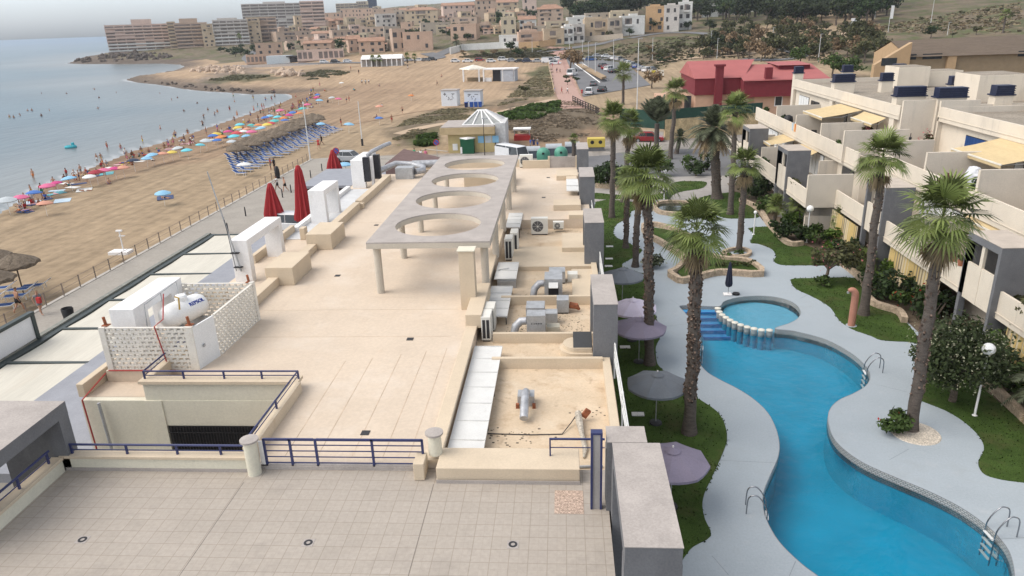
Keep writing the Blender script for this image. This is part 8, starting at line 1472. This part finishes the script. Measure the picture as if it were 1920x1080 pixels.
for l,poly,n,s0,s1,m,k in AREA:
    xs=[p[0] for p in poly]; ys=[p[1] for p in poly]; j=0
    while j<n:
        x,y=rng.uniform(min(xs),max(xs)),rng.uniform(min(ys),max(ys))
        if inpoly([x],[y],poly)[0]: j+=1; put(k,gt(x,y),rng.uniform(s0,s1),m if rng.random()<.75 else L_pine if m is L_dark else L_dry if m is L_olive else L_dark,l,l,rng.uniform(.85,1.2))
# far palms
fpal=None
def fp(x,yb,yt,R0,label,kind='fan'):
    b=gt(x,yb); h=hgt(b,x,yt); palm(b,(b.x,b.y,b.z+h),R0,kind,label,r0=.3,r1=.25,seed=int(x),n=20,dead=0,group='palms farther off')
for a in ((1168,196,140,3.2,'fan palm at the car park entrance with a red-brown trunk'),(856,96,76,4.5,'dark date palm at the road fork','date'),(1355,38,14,3.2,'left of two palms before the grey villa'),(1366,38,12,3.2,'right of two palms before the grey villa'),(1880,62,30,2.8,'lone palm above the brown tiled roof'),(1076,302,262,1.0,'young palm on the verge by the waste containers'),(968,66,38,2.6,'palm in front of the narrow cream house'),(245,96,78,3,'palm before the pink-grey headland block'),(452,92,68,3,'palm at the foot of the plain tan slab'),(700,125,110,2.0,'palm standing at the marquee front'),(712,125,111,2.0,'second palm at the marquee front'),(764,118,106,2.0,'palm right of the marquee, left one'),(778,118,107,2.0,'palm right of the marquee, right one')): fp(*a)
# hillside billboard, tracks, roads
for a in ((1603,50,34,'white billboard with a pale blue sign on the hillside'),): b=gt(a[0],a[1]); h=hgt(b,a[0],a[2]); q=thing('billboard',a[3],'billboard',tuple(b)); MB().box(b.x-1.8,b.x+1.8,b.y,b.y+.2,b.z+h*.2,b.z+h).build('panel',M_white,q); MB().box(b.x-.7,b.x+.7,b.y-.03,b.y,b.z+h*.45,b.z+h*.85).build('sign',UMB['pale grey'],q); each(MB().box(b.x-1.5,b.x-1.3,b.y,b.y+.2,b.z-.5,b.z+h*.2).box(b.x+1.3,b.x+1.5,b.y,b.y+.2,b.z-.5,b.z+h*.2),'post',M_metal,q)
b=gt(1226,142); q=thing('yellow_sign','low pale wall with a yellow sign beside the car park','sign',tuple(b)); MB().box(b.x-2,b.x+3,b.y,b.y+.3,b.z-.5,b.z+1.6).build('board',M_cw,q); MB().box(b.x-.7,b.x+.5,b.y-.03,b.y,b.z+.6,b.z+1.6).build('panel',mat('sign_yellow',(.6,.5,.05)),q)
def strip_road(name,pts,w,m,dz=.12):
    P=cr([tuple(gt(x,y)[:2]) for x,y in pts],8,False); V=[]
    for i,p in enumerate(P):
        a=Vector(P[max(i-1,0)]);c=Vector(P[min(i+1,len(P)-1)]); t=(c-a).normalized(); n=Vector((-t.y,t.x))*w/2
        for s in (-1,-.33,.33,1): x,y=p[0]+n.x*s,p[1]+n.y*s; V.append((x,y,float(hz(x,y))+dz))
    MB().add(V,[(4*i+j,4*i+j+1,4*i+5+j,4*i+4+j) for i in range(len(P)-1) for j in range(3)]).build(name,m,kind='structure')
M_track=mat('pale_track',(.42,.32,.225),rough=1,var=.12,scale=.2)
strip_road('road',[(1168,73),(1110,85),(1060,92),(1000,99),(950,103)],6.5,M_asph,.2); strip_road('road',[(800,100),(822,108),(790,112),(700,118),(600,119),(520,121),(470,123)],7,M_asph,.2); strip_road('road',[(858,88),(835,98),(815,106)],7,M_asph,.25); strip_road('road',[(478,95),(464,108),(474,118)],7,M_asph,.25)
strip_road('path',[(1230,118),(1320,108),(1400,102),(1450,92),(1520,82),(1590,62)],3.2,M_track,.2); strip_road('path',[(1345,88),(1385,80),(1440,70)],2.6,M_track,.2); strip_road('road',[(1340,72),(1420,82),(1500,102),(1470,112),(1390,112)],4.5,M_asph,.2); strip_road('road',[(1180,72),(1260,62),(1340,66)],5,M_asph,.2); strip_road('path',[(745,252),(860,228),(960,205),(1040,186)],2.5,M_track,.06); strip_road('path',[(640,236),(700,226),(770,212),(860,200)],.9,mat('track_brown',(.28,.19,.12),rough=1,var=.15),.05)
strip_road('path',[(1040,113),(1044,130),(1052,150),(1066,180),(1080,200)],5.5,mat('pink_paving',(.40,.26,.215),rough=.9,var=.08),.08)
q=thing('path_fence','low pale timber fence on the dune side of the pink footpath','fence',tuple(gt(1032,150))); F_=[gt(x,y) for x,y in ((1028,120),(1032,140),(1036,160),(1040,178))]
for z in (.5,1.0): MB().tube([(p.x,p.y,p.z+z) for p in F_],.08,4).build('rail',mat('pale_timber',(.40,.32,.2),var=.15),q)
for i in range(3):
    for u in (0,.25,.5,.75): p=F_[i].lerp(F_[i+1],u); MB().box(p.x-.09,p.x+.09,p.y-.09,p.y+.09,p.z-.2,p.z+1.1).build('post',MATS['pale_timber'],q)
# ================================================================ camera, light
for k in list(CARS.values())+list(KITS.values())+[_um]:
    if not k[1]:
        for c in list(k[0].children_recursive)+[k[0]]: bpy.data.objects.remove(c)
cd=bpy.data.cameras.new('camera'); cam=bpy.data.objects.new('camera',cd); COL.objects.link(cam)
cam.matrix_world=Matrix((( RT.x,UP.x,-FW.x,CAM.x),(RT.y,UP.y,-FW.y,CAM.y),(RT.z,UP.z,-FW.z,CAM.z),(0,0,0,1)))
cd.sensor_width=36; cd.lens=36*FPX/1920; cd.clip_start=.2; cd.clip_end=90000; SC.camera=cam
SUN_EL,SUN_AZ=R(52),R(-104)   # azimuth from +Y, clockwise
w=bpy.data.worlds.new('World'); SC.world=w; w.use_nodes=True; nt=w.node_tree; Ln=nt.links.new
sk=nt.nodes.new('ShaderNodeTexSky'); sk.sky_type='NISHITA'; sk.sun_disc=False; sk.sun_elevation=SUN_EL; sk.sun_rotation=SUN_AZ
sk.air_density=1.0; sk.dust_density=1.2; sk.ozone_density=1.0; sk.altitude=0
hs=nt.nodes.new('ShaderNodeHueSaturation'); hs.inputs['Saturation'].default_value=.42; Ln(sk.outputs[0],hs.inputs['Color'])
tc=nt.nodes.new('ShaderNodeTexCoord'); sp=nt.nodes.new('ShaderNodeSeparateXYZ'); Ln(tc.outputs['Generated'],sp.inputs[0])
rp=nt.nodes.new('ShaderNodeValToRGB'); e=rp.color_ramp.elements; e[0].position=0; e[0].color=(.56,.62,.73,1); e[1].position=.4; e[1].color=(1.35,1.27,1.16,1); k=e.new(.09); k.color=(1.0,1.04,1.12,1); Ln(sp.outputs['Z'],rp.inputs[0])
mu=nt.nodes.new('ShaderNodeVectorMath'); mu.operation='MULTIPLY'; Ln(hs.outputs[0],mu.inputs[0]); Ln(rp.outputs[0],mu.inputs[1]); Ln(mu.outputs[0],nt.nodes['Background'].inputs[0]); nt.nodes['Background'].inputs[1].default_value=.15
sd=bpy.data.lights.new('sun','SUN'); sd.energy=1.35; sd.angle=R(45); sd.color=(1,.95,.88)
so=bpy.data.objects.new('sun',sd); COL.objects.link(so)
dv=Vector((math.sin(SUN_AZ)*math.cos(SUN_EL),math.cos(SUN_AZ)*math.cos(SUN_EL),math.sin(SUN_EL)))
so.rotation_euler=dv.to_track_quat('Z','Y').to_euler(); so.location=(0,0,60)
SC.view_settings.view_transform='Standard'; SC.view_settings.look='None'; SC.view_settings.exposure=0.64; SC.view_settings.gamma=1
SC.cycles.max_bounces=6; SC.cycles.transparent_max_bounces=12; SC.cycles.caustics_reflective=False; SC.cycles.caustics_refractive=False
hzb=MB().box(-1150,1150,-30,1500,-6,75).build('haze',bpy.data.materials.new('haze'),kind='stuff'); hm=hzb.data.materials[0]; hm.use_nodes=True; nt=hm.node_tree; nt.nodes.clear(); vo=nt.nodes.new('ShaderNodeVolumePrincipled'); vo.inputs['Color'].default_value=(.86,.92,1,1); vo.inputs['Density'].default_value=.00011; vo.inputs['Anisotropy'].default_value=.2; ou=nt.nodes.new('ShaderNodeOutputMaterial'); nt.links.new(vo.outputs[0],ou.inputs['Volume'])
